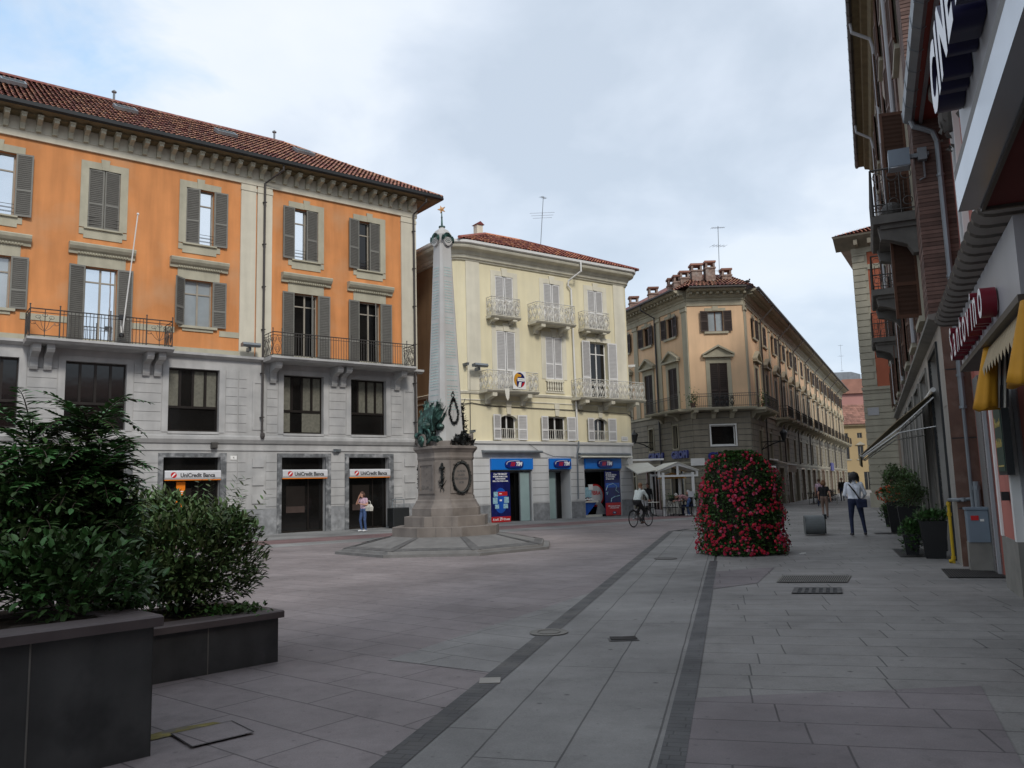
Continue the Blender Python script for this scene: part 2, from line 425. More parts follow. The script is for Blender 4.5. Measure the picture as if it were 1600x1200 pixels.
def text(body, size, ext, mats, name, parent, mtx, bold=0.0, shear=0.0, align='CENTER', sx=1.0, obj=True):
    c = bpy.data.curves.new('t', 'FONT')
    c.body = body; c.size = size; c.extrude = ext; c.offset = bold; c.shear = shear
    c.align_x = align; c.align_y = 'CENTER'; c.resolution_u = 3
    to = bpy.data.objects.new('t', c)
    col.objects.link(to)
    dg = bpy.context.evaluated_depsgraph_get()
    me = bpy.data.meshes.new_from_object(to.evaluated_get(dg))
    bpy.data.objects.remove(to); bpy.data.curves.remove(c)
    me.name = name
    X = mtx @ Matrix.Diagonal((sx, 1, 1, 1))
    me.transform(X)
    me.materials.clear()
    for x in (mats if isinstance(mats, (list, tuple)) else [mats]): me.materials.append(M[x])
    if isinstance(mats, (list, tuple)) and len(mats) > 1:
        ax = (X.to_3x3() @ Vector((0, 0, 1))).normalized()
        for p in me.polygons: p.material_index = 0 if p.normal.dot(ax) > 0.7 else 1
    else:
        for p in me.polygons: p.material_index = 0
    o = bpy.data.objects.new(name, me); col.objects.link(o)
    if parent is not None: o.parent = parent
    return o
# matrix that stands text up in a facade's own frame (x along the wall, -y out of the wall)
def ft(u, y, z): return T(u, y, z) @ Matrix.Rotation(R(90), 4, 'X')

# ------------------------------------------------------------------ facade helpers (frame: x along wall, y into wall, z up)
def wall(b, u0, u1, z0, z1, ops=(), y=0.0, dep=0.25, m=0, mr=None):
    ops = [(max(a, u0), min(c, u1), max(e, z0), min(g, z1)) for a, c, e, g in ops if c > u0 and a < u1 and g > z0 and e < z1]
    us = sorted({u0, u1, *[o[0] for o in ops], *[o[1] for o in ops]})
    zs = sorted({z0, z1, *[o[2] for o in ops], *[o[3] for o in ops]})
    for i in range(len(us) - 1):
        for j in range(len(zs) - 1):
            cu, cz = (us[i] + us[i + 1]) / 2, (zs[j] + zs[j + 1]) / 2
            if any(o[0] < cu < o[1] and o[2] < cz < o[3] for o in ops): continue
            b.quad((us[i], y, zs[j]), (us[i + 1], y, zs[j]), (us[i + 1], y, zs[j + 1]), (us[i], y, zs[j + 1]), m)
    q = m if mr is None else mr
    for a, c, e, g in ops:
        b.quad((a, y, e), (a, y, g), (a, y + dep, g), (a, y + dep, e), q)
        b.quad((c, y, g), (c, y, e), (c, y + dep, e), (c, y + dep, g), q)
        b.quad((a, y, g), (c, y, g), (c, y + dep, g), (a, y + dep, g), q)
        b.quad((a, y, e), (a, y + dep, e), (c, y + dep, e), (c, y, e), q)

def shell(b, u0, u1, z0, z1, D, y=0.0, m=0):
    # the other three sides of a building behind its facade
    b.quad((u1, y, z0), (u1, y + D, z0), (u1, y + D, z1), (u1, y, z1), m)
    b.quad((u0, y + D, z0), (u0, y, z0), (u0, y, z1), (u0, y + D, z1), m)
    b.quad((u1, y + D, z0), (u0, y + D, z0), (u0, y + D, z1), (u1, y + D, z1), m)

def window(parent, u0, u1, z0, z1, y=0.2, fr=0.06, cols=2, trans=None, mats=('wood_frame', 'glass_dark'), X=None, name='window', panes=None):
    b = MB(X)
    d = 0.05
    b.box(u0, u0 + fr, y - d, y, z0, z1); b.box(u1 - fr, u1, y - d, y, z0, z1)
    b.box(u0 + fr, u1 - fr, y - d, y, z0, z0 + fr); b.box(u0 + fr, u1 - fr, y - d, y, z1 - fr, z1)
    w_ = (u1 - u0)
    for i in range(1, cols):
        x = u0 + w_ * i / cols
        b.box(x - fr * .6, x + fr * .6, y - d - .004, y - .004, z0 + fr, z1 - fr)
    for t in (trans or []):
        b.box(u0 + fr, u1 - fr, y - d + .004, y - .008, t - fr * .45, t + fr * .45)
    for i in range(cols):
        a = u0 + w_ * i / cols; c = u0 + w_ * (i + 1) / cols
        k = 1 if panes is None else panes[i]
        b.quad((a, y - .012, z0), (c, y - .012, z0), (c, y - .012, z1), (a, y - .012, z1), k)
    return b.build(name, list(mats), parent)

def shutter(parent, hinge, z0, z1, wd, ang, side, mat_, y=-0.02, X=None, mid=0.42, pitch=0.075, th=0.04):
    # side -1: hinged on the left jamb, +1: on the right jamb; ang 0 closed, 180 folded back on the wall
    a = R(ang)
    dx, dy = math.cos(a) * (-side), -math.sin(a)
    Y = T(hinge, y, 0) @ Matrix(((dx, -dy * 1.0, 0, 0), (dy, dx, 0, 0), (0, 0, 1, 0), (0, 0, 0, 1)))
    if X is not None: Y = X @ Y
    b = MB(Y); s = 0.055; h = th / 2
    b.box(0, s, -h, h, z0, z1); b.box(wd - s, wd, -h, h, z0, z1)
    zm = z0 + (z1 - z0) * mid
    for q, r_ in ((z0, z0 + .08), (zm - .04, zm + .04), (z1 - .07, z1)): b.box(s, wd - s, -h, h, q, r_)
    z = z0 + .1
    while z < z1 - .1:
        if abs(z - zm) > .06:
            b.quad((s, -h * .8, z), (wd - s, -h * .8, z), (wd - s, h * .8, z + pitch * .85), (s, h * .8, z + pitch * .85), 1)
        z += pitch
    b.quad((s, 0, z0), (wd - s, 0, z0), (wd - s, 0, z1), (s, 0, z1), 1)
    return b.build('shutter', [mat_, mat_.replace('shutter', 'louver')], parent)

def rail_bars(b, path, z0, z1, step=0.12, r=0.012, m=0, rail=0.022, posts=None, low=0.06):
    # path: list of (x,y); uprights at step
    for p, q in zip(path, path[1:]):
        P, Q = Vector((*p, 0)), Vector((*q, 0)); n = max(1, round((Q - P).length / step))
        for z, rr in ((z1, rail), (z0 + low, r * 1.2), (z1 - .13, r)):
            b.tube([P + Vector((0, 0, z)), Q + Vector((0, 0, z))], rr, 4, m)
        for i in range(n + 1):
            c = P.lerp(Q, i / n)
            b.tube([c + Vector((0, 0, z0)), c + Vector((0, 0, z1))], r if 0 < i < n else r * 1.7, 4, m, caps=False)
    return b
def scroll(b, p, q, z0, z1, r=0.009, m=0, n=9, kind=0):
    # an ornamental panel between two uprights (p,q: (x,y))
    P, Q = Vector((*p, 0)), Vector((*q, 0)); wv = Q - P; h = z1 - z0
    def pt(a, c): return P + wv * a + Vector((0, 0, z0 + h * c))
    def curve(fn, k=14): b.tube([pt(*fn(i / k)) for i in range(k + 1)], r, 3, m, caps=False)
    if kind == 0:      # lyre: two S-curves and two rings
        curve(lambda t: (0.5 - 0.42 * math.sin(math.pi * t) * (1 if t < .55 else .75), t))
        curve(lambda t: (0.5 + 0.42 * math.sin(math.pi * t) * (1 if t < .55 else .75), t))
        curve(lambda t: (0.5 + 0.24 * math.cos(2 * math.pi * t), 0.3 + 0.2 * math.sin(2 * math.pi * t)))
        curve(lambda t: (0.5 + 0.13 * math.cos(2 * math.pi * t), 0.3 + 0.11 * math.sin(2 * math.pi * t)))
        curve(lambda t: (0.25 + 0.2 * math.cos(2 * math.pi * t * 1.2) * (1 - .5 * t), 0.76 + 0.15 * math.sin(2 * math.pi * t * 1.2) * (1 - .5 * t)))
        curve(lambda t: (0.75 - 0.2 * math.cos(2 * math.pi * t * 1.2) * (1 - .5 * t), 0.76 + 0.15 * math.sin(2 * math.pi * t * 1.2) * (1 - .5 * t)))
    else:              # fan of flowers
        for k in range(5):
            a = R(30 + 30 * k)
            curve(lambda t: (0.5 + 0.45 * t * math.cos(a) * (1 + .15 * math.sin(6 * t)), 0.15 + 0.75 * t * math.sin(a)), 6)
            curve(lambda t: (0.5 + 0.45 * math.cos(a) + 0.09 * math.cos(6.283 * t), 0.15 + .75 * math.sin(a) + 0.07 * math.sin(6.283 * t)), 7)

def roof_tiles(b, origin, ud, vd, nv, rows, q, p, ur, m=0, h=0.055):
    # ud along eave, vd up the slope, nv outward normal; ur(v) -> (u0,u1)
    o = Vector(origin); ud = Vector(ud); vd = Vector(vd); nv = Vector(nv)
    for j in range(rows):
        v0 = j * q; a, c = ur(v0 + q * .5)
        n = int((c - a) / p)
        for i in range(n + 1):
            u = a + i * p + rnd.uniform(-.008, .008)
            dv = rnd.uniform(-.02, .02); lift = rnd.uniform(0, .012)
            ring = []
            for vv, hh in ((v0 + dv, h + .03 + lift), (v0 + q * 1.12 + dv, h * .55)):
                ring.append([o + ud * (u + p * .5 * (1 - math.cos(math.pi * k / 4)) * 1.0) + vd * vv + nv * (hh * math.sin(math.pi * k / 4)) for k in range(5)])
            b.loft(ring, m=m, closed=False)
    a, c = ur(0); a2, c2 = ur(rows * q)
    b.quad(o + ud * a, o + ud * c, o + ud * c2 + vd * rows * q, o + ud * a2 + vd * rows * q, m, 0.12)

# ------------------------------------------------------------------ leaves
FINE = [False]
def leaf(b, p, d, ln, wd, m=0, fold=0.25, t=None):
    d = d.normalized(); s = d.cross(Vector((rnd.uniform(-.3, .3), rnd.uniform(-.3, .3), 1))).normalized()
    if s.length < .1: s = d.orthogonal().normalized()
    u = s.cross(d).normalized()
    if FINE[0]:
        bend = -u * ln * rnd.uniform(.02, .16)
        a = p + d * ln + bend; c1 = p + d * ln * .30 + bend * .1; c2 = p + d * ln * .66 + bend * .45; f_ = u * fold * wd
        b.add([p, c1 + s * wd * .46 + f_, c2 + s * wd * .42 + f_, a, c2 - s * wd * .42 + f_, c1 - s * wd * .46 + f_, c1, c2], [(0, 6, 1), (6, 7, 2, 1), (7, 3, 2), (0, 5, 6), (5, 4, 7, 6), (4, 3, 7)], m, rnd.random() if t is None else t)
        return
    a = p + d * ln; c = p + d * ln * .45
    l = c + s * wd * .5 + u * fold * wd; r_ = c - s * wd * .5 + u * fold * wd
    b.add([p, l, a, r_], [(0, 3, 2), (0, 2, 1)], m, rnd.random() if t is None else t)
def rdir(up=0.0):
    v = Vector((rnd.gauss(0, 1), rnd.gauss(0, 1), rnd.gauss(0, 1) + up))
    return v.normalized()
# ================================================================== ground
def slab_mat(name, c1, c2, joint, az, wd, ht, dirt=0.25, off=0.5, rough=0.75, squash=1.0, jw=0.008, gum=0.6, patch=0.14):
    m = bpy.data.materials.new(name); m.use_nodes = True
    t = m.node_tree; n = t.nodes; lk = t.links; p = n['Principled BSDF']
    g = n.new('ShaderNodeNewGeometry')
    mp = n.new('ShaderNodeMapping'); mp.inputs['Rotation'].default_value = (0, 0, -R(90 - az))
    lk.new(g.outputs['Position'], mp.inputs[0])
    # slight wobble so that joints are not ruler-straight
    wn = n.new('ShaderNodeTexNoise'); wn.inputs['Scale'].default_value = 1.1
    lk.new(g.outputs['Position'], wn.inputs['Vector'])
    va = n.new('ShaderNodeVectorMath'); va.operation = 'MULTIPLY_ADD'; va.inputs[1].default_value = (0.03, 0.03, 0)
    lk.new(wn.outputs['Color'], va.inputs[0]); lk.new(mp.outputs[0], va.inputs[2])
    # every course starts at its own offset, as laid by hand
    sx = n.new('ShaderNodeSeparateXYZ'); lk.new(va.outputs[0], sx.inputs[0])
    dv = n.new('ShaderNodeMath'); dv.operation = 'DIVIDE'; dv.inputs[1].default_value = ht; lk.new(sx.outputs[1], dv.inputs[0])
    fl_ = n.new('ShaderNodeMath'); fl_.operation = 'FLOOR'; lk.new(dv.outputs[0], fl_.inputs[0])
    wn2 = n.new('ShaderNodeTexWhiteNoise'); wn2.noise_dimensions = '1D'; lk.new(fl_.outputs[0], wn2.inputs['W'])
    ma = n.new('ShaderNodeMath'); ma.operation = 'MULTIPLY_ADD'; ma.inputs[1].default_value = wd * .8; lk.new(wn2.outputs['Value'], ma.inputs[0]); lk.new(sx.outputs[0], ma.inputs[2])
    cx_ = n.new('ShaderNodeCombineXYZ'); lk.new(ma.outputs[0], cx_.inputs[0]); lk.new(sx.outputs[1], cx_.inputs[1])
    b = n.new('ShaderNodeTexBrick'); b.offset = off; b.offset_frequency = 2; b.squash = squash; b.squash_frequency = 3
    b.inputs['Color1'].default_value = (*c1, 1); b.inputs['Color2'].default_value = (*c2, 1); b.inputs['Mortar'].default_value = (*joint, 1)
    b.inputs['Scale'].default_value = 1.0; b.inputs['Brick Width'].default_value = wd; b.inputs['Row Height'].default_value = ht
    b.inputs['Mortar Size'].default_value = jw; b.inputs['Mortar Smooth'].default_value = 0.3
    lk.new(cx_.outputs[0], b.inputs['Vector'])
    def noi(s, d=5, r=.5):
        x = n.new('ShaderNodeTexNoise'); x.inputs['Scale'].default_value = s; x.inputs['Detail'].default_value = d; x.inputs['Roughness'].default_value = r
        lk.new(g.outputs['Position'], x.inputs['Vector']); return x.outputs['Fac']
    def rng(src, lo, hi, a, c):
        r = n.new('ShaderNodeMapRange'); r.inputs['From Min'].default_value = a; r.inputs['From Max'].default_value = c
        r.inputs['To Min'].default_value = lo; r.inputs['To Max'].default_value = hi; lk.new(src, r.inputs['Value']); return r.outputs[0]
    cur = b.outputs['Color']
    def val(cur, v):
        h = n.new('ShaderNodeHueSaturation'); lk.new(cur, h.inputs['Color']); lk.new(v, h.inputs['Value']); return h.outputs[0]
    cur = val(cur, rng(noi(0.5, 6), 1 - dirt, 1 + dirt, 0.33, 0.67))
    cur = val(cur, rng(noi(6, 8, .7), 1 - patch, 1 + patch, 0.3, 0.7))
    cur = val(cur, rng(noi(90, 2), 0.9, 1.1, 0.3, 0.7))
    cur = val(cur, rng(noi(1.7, 9, .75), 0.80, 1.0, 0.34, 0.46))
    # gum spots and stains, small blots of their own shape
    v = n.new('ShaderNodeTexVoronoi'); v.inputs['Scale'].default_value = 2.3; lk.new(g.outputs['Position'], v.inputs['Vector'])
    cur = val(cur, rng(v.outputs['Distance'], 1 - gum, 1.0, 0.035, 0.075))
    v2 = n.new('ShaderNodeTexVoronoi'); v2.inputs['Scale'].default_value = 6.5; lk.new(g.outputs['Position'], v2.inputs['Vector'])
    cur = val(cur, rng(v2.outputs['Distance'], .72, 1.0, 0.05, 0.11))
    lk.new(cur, p.inputs['Base Color'])
    lk.new(rng(noi(3), rough - .15, rough + .1, .3, .7), p.inputs['Roughness'])
    p.inputs['Specular IOR Level'].default_value = 0.35
    bm_ = n.new('ShaderNodeBump'); bm_.inputs['Strength'].default_value = 0.5; bm_.inputs['Distance'].default_value = 0.006; bm_.invert = True
    lk.new(b.outputs['Fac'], bm_.inputs['Height'])
    b2 = n.new('ShaderNodeBump'); b2.inputs['Strength'].default_value = 0.25; b2.inputs['Distance'].default_value = 0.004
    lk.new(noi(35, 6), b2.inputs['Height']); lk.new(bm_.outputs[0], b2.inputs['Normal']); lk.new(b2.outputs[0], p.inputs['Normal'])
    M[name] = m
slab_mat('plaza_slabs', (0.204, 0.176, 0.173), (0.226, 0.197, 0.194), (0.105, 0.091, 0.090), 129, 1.10, 0.52, dirt=.2, patch=.16)
slab_mat('pavement_slabs', (0.204, 0.195, 0.184), (0.232, 0.222, 0.210), (0.090, 0.086, 0.082), 103.4, 1.08, 0.47, off=0.4, dirt=.2)
slab_mat('strip_slabs', (0.192, 0.186, 0.177), (0.216, 0.209, 0.199), (0.085, 0.082, 0.078), 14.6, 2.6, 0.55, off=0.35, squash=1.4)
slab_mat('purple_slabs', (0.166, 0.145, 0.147), (0.186, 0.164, 0.165), (0.080, 0.070, 0.071), 103.4, 1.08, 0.47, off=0.4)
slab_mat('grey_plaza_slabs', (0.210, 0.202, 0.192), (0.230, 0.222, 0.212), (0.10, 0.095, 0.09), 129, 1.15, 0.56)
slab_mat('red_band', (0.175, 0.11, 0.108), (0.20, 0.128, 0.126), (0.07, 0.045, 0.045), 54, 0.9, 0.45)
slab_mat('grey_band', (0.21, 0.21, 0.205), (0.245, 0.242, 0.235), (0.08, 0.078, 0.075), 54, 1.6, 0.7)
slab_mat('border_setts', (0.058, 0.057, 0.058), (0.070, 0.069, 0.070), (0.036, 0.036, 0.036), 104.6, 0.34, 0.085, rough=0.6, off=0.3, jw=0.006, patch=.25)
dm('asphalt', (0.09, 0.088, 0.085), var=0.2, scale=0.5, bump=0.2)

def sheet(name, poly, z, mt):
    b = MB(); b.add([(x, y, z) for x, y in poly], [tuple(range(len(poly)))])
    return struct(b.build(name, mt))
sheet('ground', [(-700, -700), (700, -700), (700, 900), (-700, 900)], -0.012, 'asphalt')
a14 = R(14.7); sd_ = Vector((math.sin(a14), math.cos(a14))); sn_ = Vector((math.cos(a14), -math.sin(a14)))
def SP(l, o): # along the strip, across it (origin on the outer left edge where the strip leaves the frame)
    p = Vector((-0.89, 5.16)) + sd_ * l + sn_ * o; return (p.x, p.y)
sheet('plaza_paving', [(-60, -20), SP(-25, 0.1), SP(24.7, 0.1), (14, 40), (40, 75), (-10, 75), (-60, 40)], 0.0, 'plaza_slabs')
sheet('street_paving', [SP(-25, 1.8), SP(25, 1.8), SP(25, 0.3), (6.3, 30.2), (9.5, 34), (14, 48), (50, 128), (70, 122), (26, 24), (4, -22)], 0.004, 'pavement_slabs')
sheet('strip_paving', [SP(-25, 0.12), SP(-25, 1.75), SP(24.7, 1.75), SP(24.7, 0.12)], 0.008, 'strip_slabs')
sheet('strip_border', [SP(-25, -0.02), SP(-25, 0.17), SP(24.6, 0.17), (6.35, 30.0), (6.25, 30.22), SP(24.7, -0.02)], 0.012, 'border_setts')
sheet('strip_border', [SP(-25, 1.66), SP(-25, 1.82), SP(13.3, 1.82), SP(13.3, 1.66)], 0.012, 'border_setts')
sheet('purple_paving', [SP(1.9, 1.82), (3.63, 6.67), (0.6, -0.3), SP(-6, 1.82)], 0.010, 'purple_slabs')
sheet('purple_paving', [SP(8.6, 1.82), (3.92, 13.6), (4.97, 16.02), SP(11.2, 1.82)], 0.010, 'purple_slabs')
sheet('grey_paving', [(-1.3, 8.3), SP(2.55, -0.02), SP(8.15, -0.02)], 0.004, 'grey_plaza_slabs')
oaz = R(52.5); od = Vector((math.sin(oaz), math.cos(oaz))); on = Vector((math.cos(oaz), -math.sin(oaz)))
def OB(n, u):
    p = on * n + od * (u + 20); return (p.x, p.y)
sheet('footway', [OB(-40, -60), OB(-29.3, -60), OB(-29.3, 14), OB(-40, 14)], 0.004, 'grey_band')
sheet('red_footway', [OB(-29.3, -60), OB(-26.9, -60), OB(-26.9, 16), OB(-29.3, 16)], 0.004, 'red_band')
sheet('grey_footway', [OB(-26.9, -60), OB(-25.3, -60), OB(-25.3, 17), OB(-26.9, 17)], 0.004, 'grey_band')

# grates and covers let into the paving
def plate(name, label, cat, quad, nb, z=0.014, mt='zinc', cross=0, group=None, base='rubber', bw=.03):
    P = [Vector((x, y, z)) for x, y in quad]
    c = sum(P, Vector()) / 4
    b = MB(); b.add([p - c for p in P], [(0, 1, 2, 3)], 1)
    ed = [(0, 1), (1, 2), (2, 3), (3, 0)]
    for i, j in ed:
        d = (P[j] - P[i]).normalized(); s = Vector((-d.y, d.x, 0)) * bw
        q = [P[i] - c, P[j] - c, P[j] - c + s, P[i] - c + s]
        b.add([v + Vector((0, 0, .004)) for v in q], [(0, 1, 2, 3)], 0)
    for k in range(nb):
        t0, t1 = (k + .3) / nb, (k + .75) / nb
        a, a2 = P[0].lerp(P[1], t0) - c, P[0].lerp(P[1], t1) - c; d, d2 = P[3].lerp(P[2], t0) - c, P[3].lerp(P[2], t1) - c
        b.add([v + Vector((0, 0, .008)) for v in (a, a2, d2, d)], [(0, 1, 2, 3)], 0)
    for k in range(cross):
        t0, t1 = (k + .4) / cross, (k + .6) / cross
        a, a2 = P[0].lerp(P[3], t0) - c, P[0].lerp(P[3], t1) - c; d, d2 = P[1].lerp(P[2], t0) - c, P[1].lerp(P[2], t1) - c
        b.add([v + Vector((0, 0, .010)) for v in (a, d, d2, a2)], [(0, 1, 2, 3)], 0)
    o = b.build(name, [mt, base], loc=c)
    return tag(o, label, cat, group)
plate('drain_grate', 'long barred drain grate in the paving in front of the flower tower', 'grate', [(4.23, 13.59), (5.29, 13.35), (5.72, 14.24), (4.61, 14.52)], 34, mt='cement')
plate('drain_grate', 'short dark drain grate with wavy bars, nearest grate on the right', 'grate', [(4.01, 12.22), (4.70, 12.07), (4.95, 12.73), (4.28, 12.88)], 7, mt='iron', cross=4)
plate('cellar_grate', 'grey cellar grate flush with the paving beside the black pot', 'grate', [(8.0, 17.3), (8.72, 17.1), (9.5, 18.9), (8.75, 19.3)], 22, mt='iron', cross=30)
plate('cellar_grate', 'grey cellar grate flush with the paving in front of the utility box', 'grate', [(7.05, 13.6), (7.9, 13.35), (8.35, 14.6), (7.6, 14.9)], 22, mt='iron', cross=30)
plate('cellar_grate', 'dark far cellar grate near the shrub pots', 'grate', [(10.7, 24.6), (11.5, 24.3), (11.7, 24.9), (10.9, 25.2)], 18, mt='iron', cross=12)
plate('drain_cover', 'square paving-stone drain cover with yellow paint traces by the planter', 'cover', [(-2.45, 5.93), (-2.18, 5.62), (-1.86, 5.92), (-2.12, 6.22)], 0, mt='rubber', base='plaza_slabs', bw=.007)
b = MB(); b.add([(-.20, -.22, 0), (.0, -.02, 0), (.22, .16, 0), (.10, .22, 0), (-.16, .06, 0), (-.26, -.08, 0)], [(0, 1, 2, 3, 4, 5)])
tag(b.build('paint_mark', 'paint_yellow', loc=(-2.36, 6.02, .006)), 'faded yellow paint mark on a paving slab beside the near planter', 'paint mark')
# recessed gully in the strip, a round cover and a pale stone set into the border
b = MB()
for k in range(3):
    b.tube([(-.14, -.06 + k * .06, .018), (0, -.075 + k * .06, .018), (.14, -.06 + k * .06, .018)], .008, 4)
b.box(-.16, .16, -.09, .09, .0, .004)
tag(b.build('gully_grate', 'iron', loc=(1.12, 9.0, 0.010)), 'small curved-slot gully grate in the pale paving strip', 'grate')
b = MB(); b.lathe([(.22, .0), (.22, .006), (.20, .006), (.19, .003), (0.02, .003)], 24); b.torus((0, 0, .006), .13, .006, (0, 0, 1), 20, 4)
tag(b.build('manhole_cover', 'cement', loc=(*SP(4.55, .08), 0.014)), 'round manhole cover on the dark border of the paving strip', 'cover')
b = MB(); b.lathe([(.26, .0), (.26, .006), (.24, .006), (.23, .003), (0.02, .003)], 24)
tag(b.build('manhole_cover', 'iron', loc=(3.3, 18.4, 0.014)), 'round manhole cover in the pale strip left of the flower tower', 'cover')
b = MB(); b.box(-.09, .09, -.10, .10, 0, .006)
tag(b.build('marker_stone', 'marble_pale', loc=(*SP(2.2, .075), 0.012)), 'pale square stone set into the near dark border', 'stone')

# ================================================================== orange bank building
OB_ = thing('orange_building', 'four-storey orange stuccoed bank building with grey marble lower floors', 'building', (-4.759, 39.204, 0), rz_of(52.5))
UL = -26.0; UR = 0.16
topw = [-17.53, -13.95, -10.28, -5.575, -2.385]          # upper window axes in view
far_ = [-21.1, -24.6]
axes = far_ + topw
ops_top = [(a - .57, a + .57, 12.1, 14.5) for a in axes]
ops_pn = []
for a in axes:
    if a in (-17.53, -10.28) or a in far_: ops_pn.append((a - .57, a + .57, 8.62, 10.57))
    else: ops_pn.append((a - .57, a + .57, 7.52, 10.57))
b = MB(); wall(b, UL, UR, 7.5, 15.15, ops_top + ops_pn, dep=.24); shell(b, UL, UR, 0, 16.0, 10.5)
b.build('wall', 'orange_stucco', OB_)
mezz = [(-25.9, -23.8), (-22.2, -20.1), (-18.6, -16.54), (-15.04, -12.92), (-11.36, -9.35), (-6.58, -4.72), (-3.37, -1.55)]
doors = [(-25.8, -23.7), (-22.1, -20.0), (-18.7, -16.5), (-15.0, -12.85), (-11.49, -9.26), (-6.65, -4.62), (-3.50, -1.45)]
b = MB()
wall(b, UL, UR, 0, 7.38, [(a, c, 4.28, 6.85) for a, c in mezz] + [(a, c, 0, 3.24) for a, c in doors], dep=.32)
edges = sorted([(m_[0], m_[1]) for m_ in mezz])
# rusticated blocks between the openings
cols_ = []
for i in range(len(edges)):
    r_ = edges[i + 1][0] if i + 1 < len(edges) else UR
    cols_.append((edges[i][1] + .27, r_ - .27))
for (a, c) in cols_:
    segs = [(a, c)] if c - a < 1.4 else [(a, a + .50), (a + .54, c - 1.35), (c - .48, c)]
    if c > -1: segs = [(a, -.72)]
    for (p, q) in segs:
        if q - p < .2: continue
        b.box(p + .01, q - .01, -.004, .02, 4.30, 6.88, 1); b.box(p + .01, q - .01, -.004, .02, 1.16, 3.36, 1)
        for k in range(7): b.box(p, q, -.024, .02, 4.30 + k * .372, 4.30 + k * .372 + .356)
        for k in range(6): b.box(p, q, -.024, .02, 1.16 + k * .372, 1.16 + k * .372 + .356)
# recessed-looking pilaster panels beside the downpipes
for (p, q) in ((-7.95, -7.40), (-.62, .02)):
    for z0, z1 in ((4.4, 6.5),): 
        b.box(p, p + .1, -.03, .02, z0, z1); b.box(q - .1, q, -.03, .02, z0, z1); b.box(p + .1, q - .1, -.03, .02, z1 - .1, z1); b.box(p + .1, q - .1, -.03, .02, z0, z0 + .1)
    for k in range(3): b.box(p + .03, q - .03, -.05, .02, 1.30 + k * .76, 1.30 + k * .76 + .36)
for a, c in mezz:
    for x0, x1 in ((a - .24, a), (c, c + .24)): b.box(x0, x1, -.03, .02, 4.25, 7.05)
    b.box(a, c, -.032, .02, 6.85, 7.05); b.box(a, c, -.06, .02, 4.18, 4.28)
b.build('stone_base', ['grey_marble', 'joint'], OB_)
b = MB()
b.prism([(-.02, 7.30), (-.12, 7.34), (-.26, 7.40), (-.26, 7.50), (-.02, 7.53)], UL, UR + .26, 'x')
b.prism([(-.02, 3.80), (-.07, 3.82), (-.16, 3.97), (-.16, 4.08), (-.02, 4.16)], UL, UR + .15, 'x')
b.box(UL, UR + .03, -.05, .0, 3.52, 3.58)
b.build('string_course', 'grey_marble', OB_)
b = MB()
b = None; gaps = []; last = UL
for a, c in doors: gaps.append((last, a - .20)); last = c + .26
gaps.append((last, UR))
for p, q in gaps:
    if q > p: b = MB(); b.box(p, q, -.055, .0, 0, 1.08); b.build('plinth', 'plinth_stone', OB_)
for a, c in doors:
    b = MB()
    b.box(a - .19, a, -.07, .03, 0, 3.24); b.box(c, c + .25, -.07, .03, 0, 3.24); b.box(a - .19, c + .25, -.072, .03, 3.24, 3.41)
    b.build('door_surround', 'dark_marble', OB_)
    b = MB(); y = .30
    b.quad((a, y, 0), (c, y, 0), (c, y, 3.24), (a, y, 3.24), 1)
    for x0, x1 in ((a, a + .05), (c - .05, c), ((a + c) / 2 + .3, (a + c) / 2 + .35)): b.box(x0, x1, y - .05, y - .004, 0, 2.35)
    b.box(a, c, y - .05, y - .004, 0, .08); b.box(a, c, y - .055, y - .002, 2.33, 2.40)
    b.quad((a + .35, y - .002, .85), (a + 1.2, y - .002, .85), (a + 1.2, y - .002, 2.0), (a + .35, y - .002, 2.0), 2)
    b.quad((a + .35, y - .003, .85), (a + 1.2, y - .003, .85), (a + 1.2, y - .003, 1.12), (a + .35, y - .003, 1.12), 3)
    b.build('door', ['bronze_frame', 'glass_black', 'poster_dim', 'dark_red'] if False else ['bronze_frame', 'glass_black', 'bronze_frame', 'shutter_brown'], OB_)
for i, (a, c) in enumerate(mezz):
    zt = 5.28
    b = MB(); y = .26
    curt = i in (3, 4, 5, 6)
    b.quad((a, y, 4.28), (c, y, 4.28), (c, y, 6.85), (a, y, 6.85), 1)
    w_ = (c - a) / 4
    for k in range(5): b.box(max(a, a + k * w_ - .045), min(c, a + k * w_ + .045), y - .05, y - .004, zt + .05 if 0 < k < 4 else 4.33, 6.85)
    b.box(a, c, y - .06, y - .003, zt - .05, zt + .05); b.box(a, c, y - .052, y - .003, 4.28, 4.36); b.box(a, c, y - .052, y - .003, 6.78, 6.85)
    if curt:
        for k in ((0, 2, 3) if i in (4, 5) else (1, 2, 3) if i == 6 else ()):
            p, q = a + k * w_ + .06, a + (k + 1) * w_ - .06
            n = 6
            for s in range(n):
                x0 = p + (q - p) * s / n; x1 = p + (q - p) * (s + 1) / n
                b.quad((x0, y - .010 - .006 * (s % 2), zt + .05), (x1, y - .010 - .006 * ((s + 1) % 2), zt + .05), (x1, y - .010 - .006 * ((s + 1) % 2), 6.8), (x0, y - .010 - .006 * (s % 2), 6.8), 2)
        if i == 5:
            for p, q in ((a + .05, a + .4), (a + .95, c - .05)): b.quad((p, y - .011, 4.36), (q, y - .011, 4.36), (q, y - .011, zt - .05), (p, y - .011, zt - .05), 2)
    b.build('window', ['bronze_frame', 'glass_black', 'curtain'], OB_)

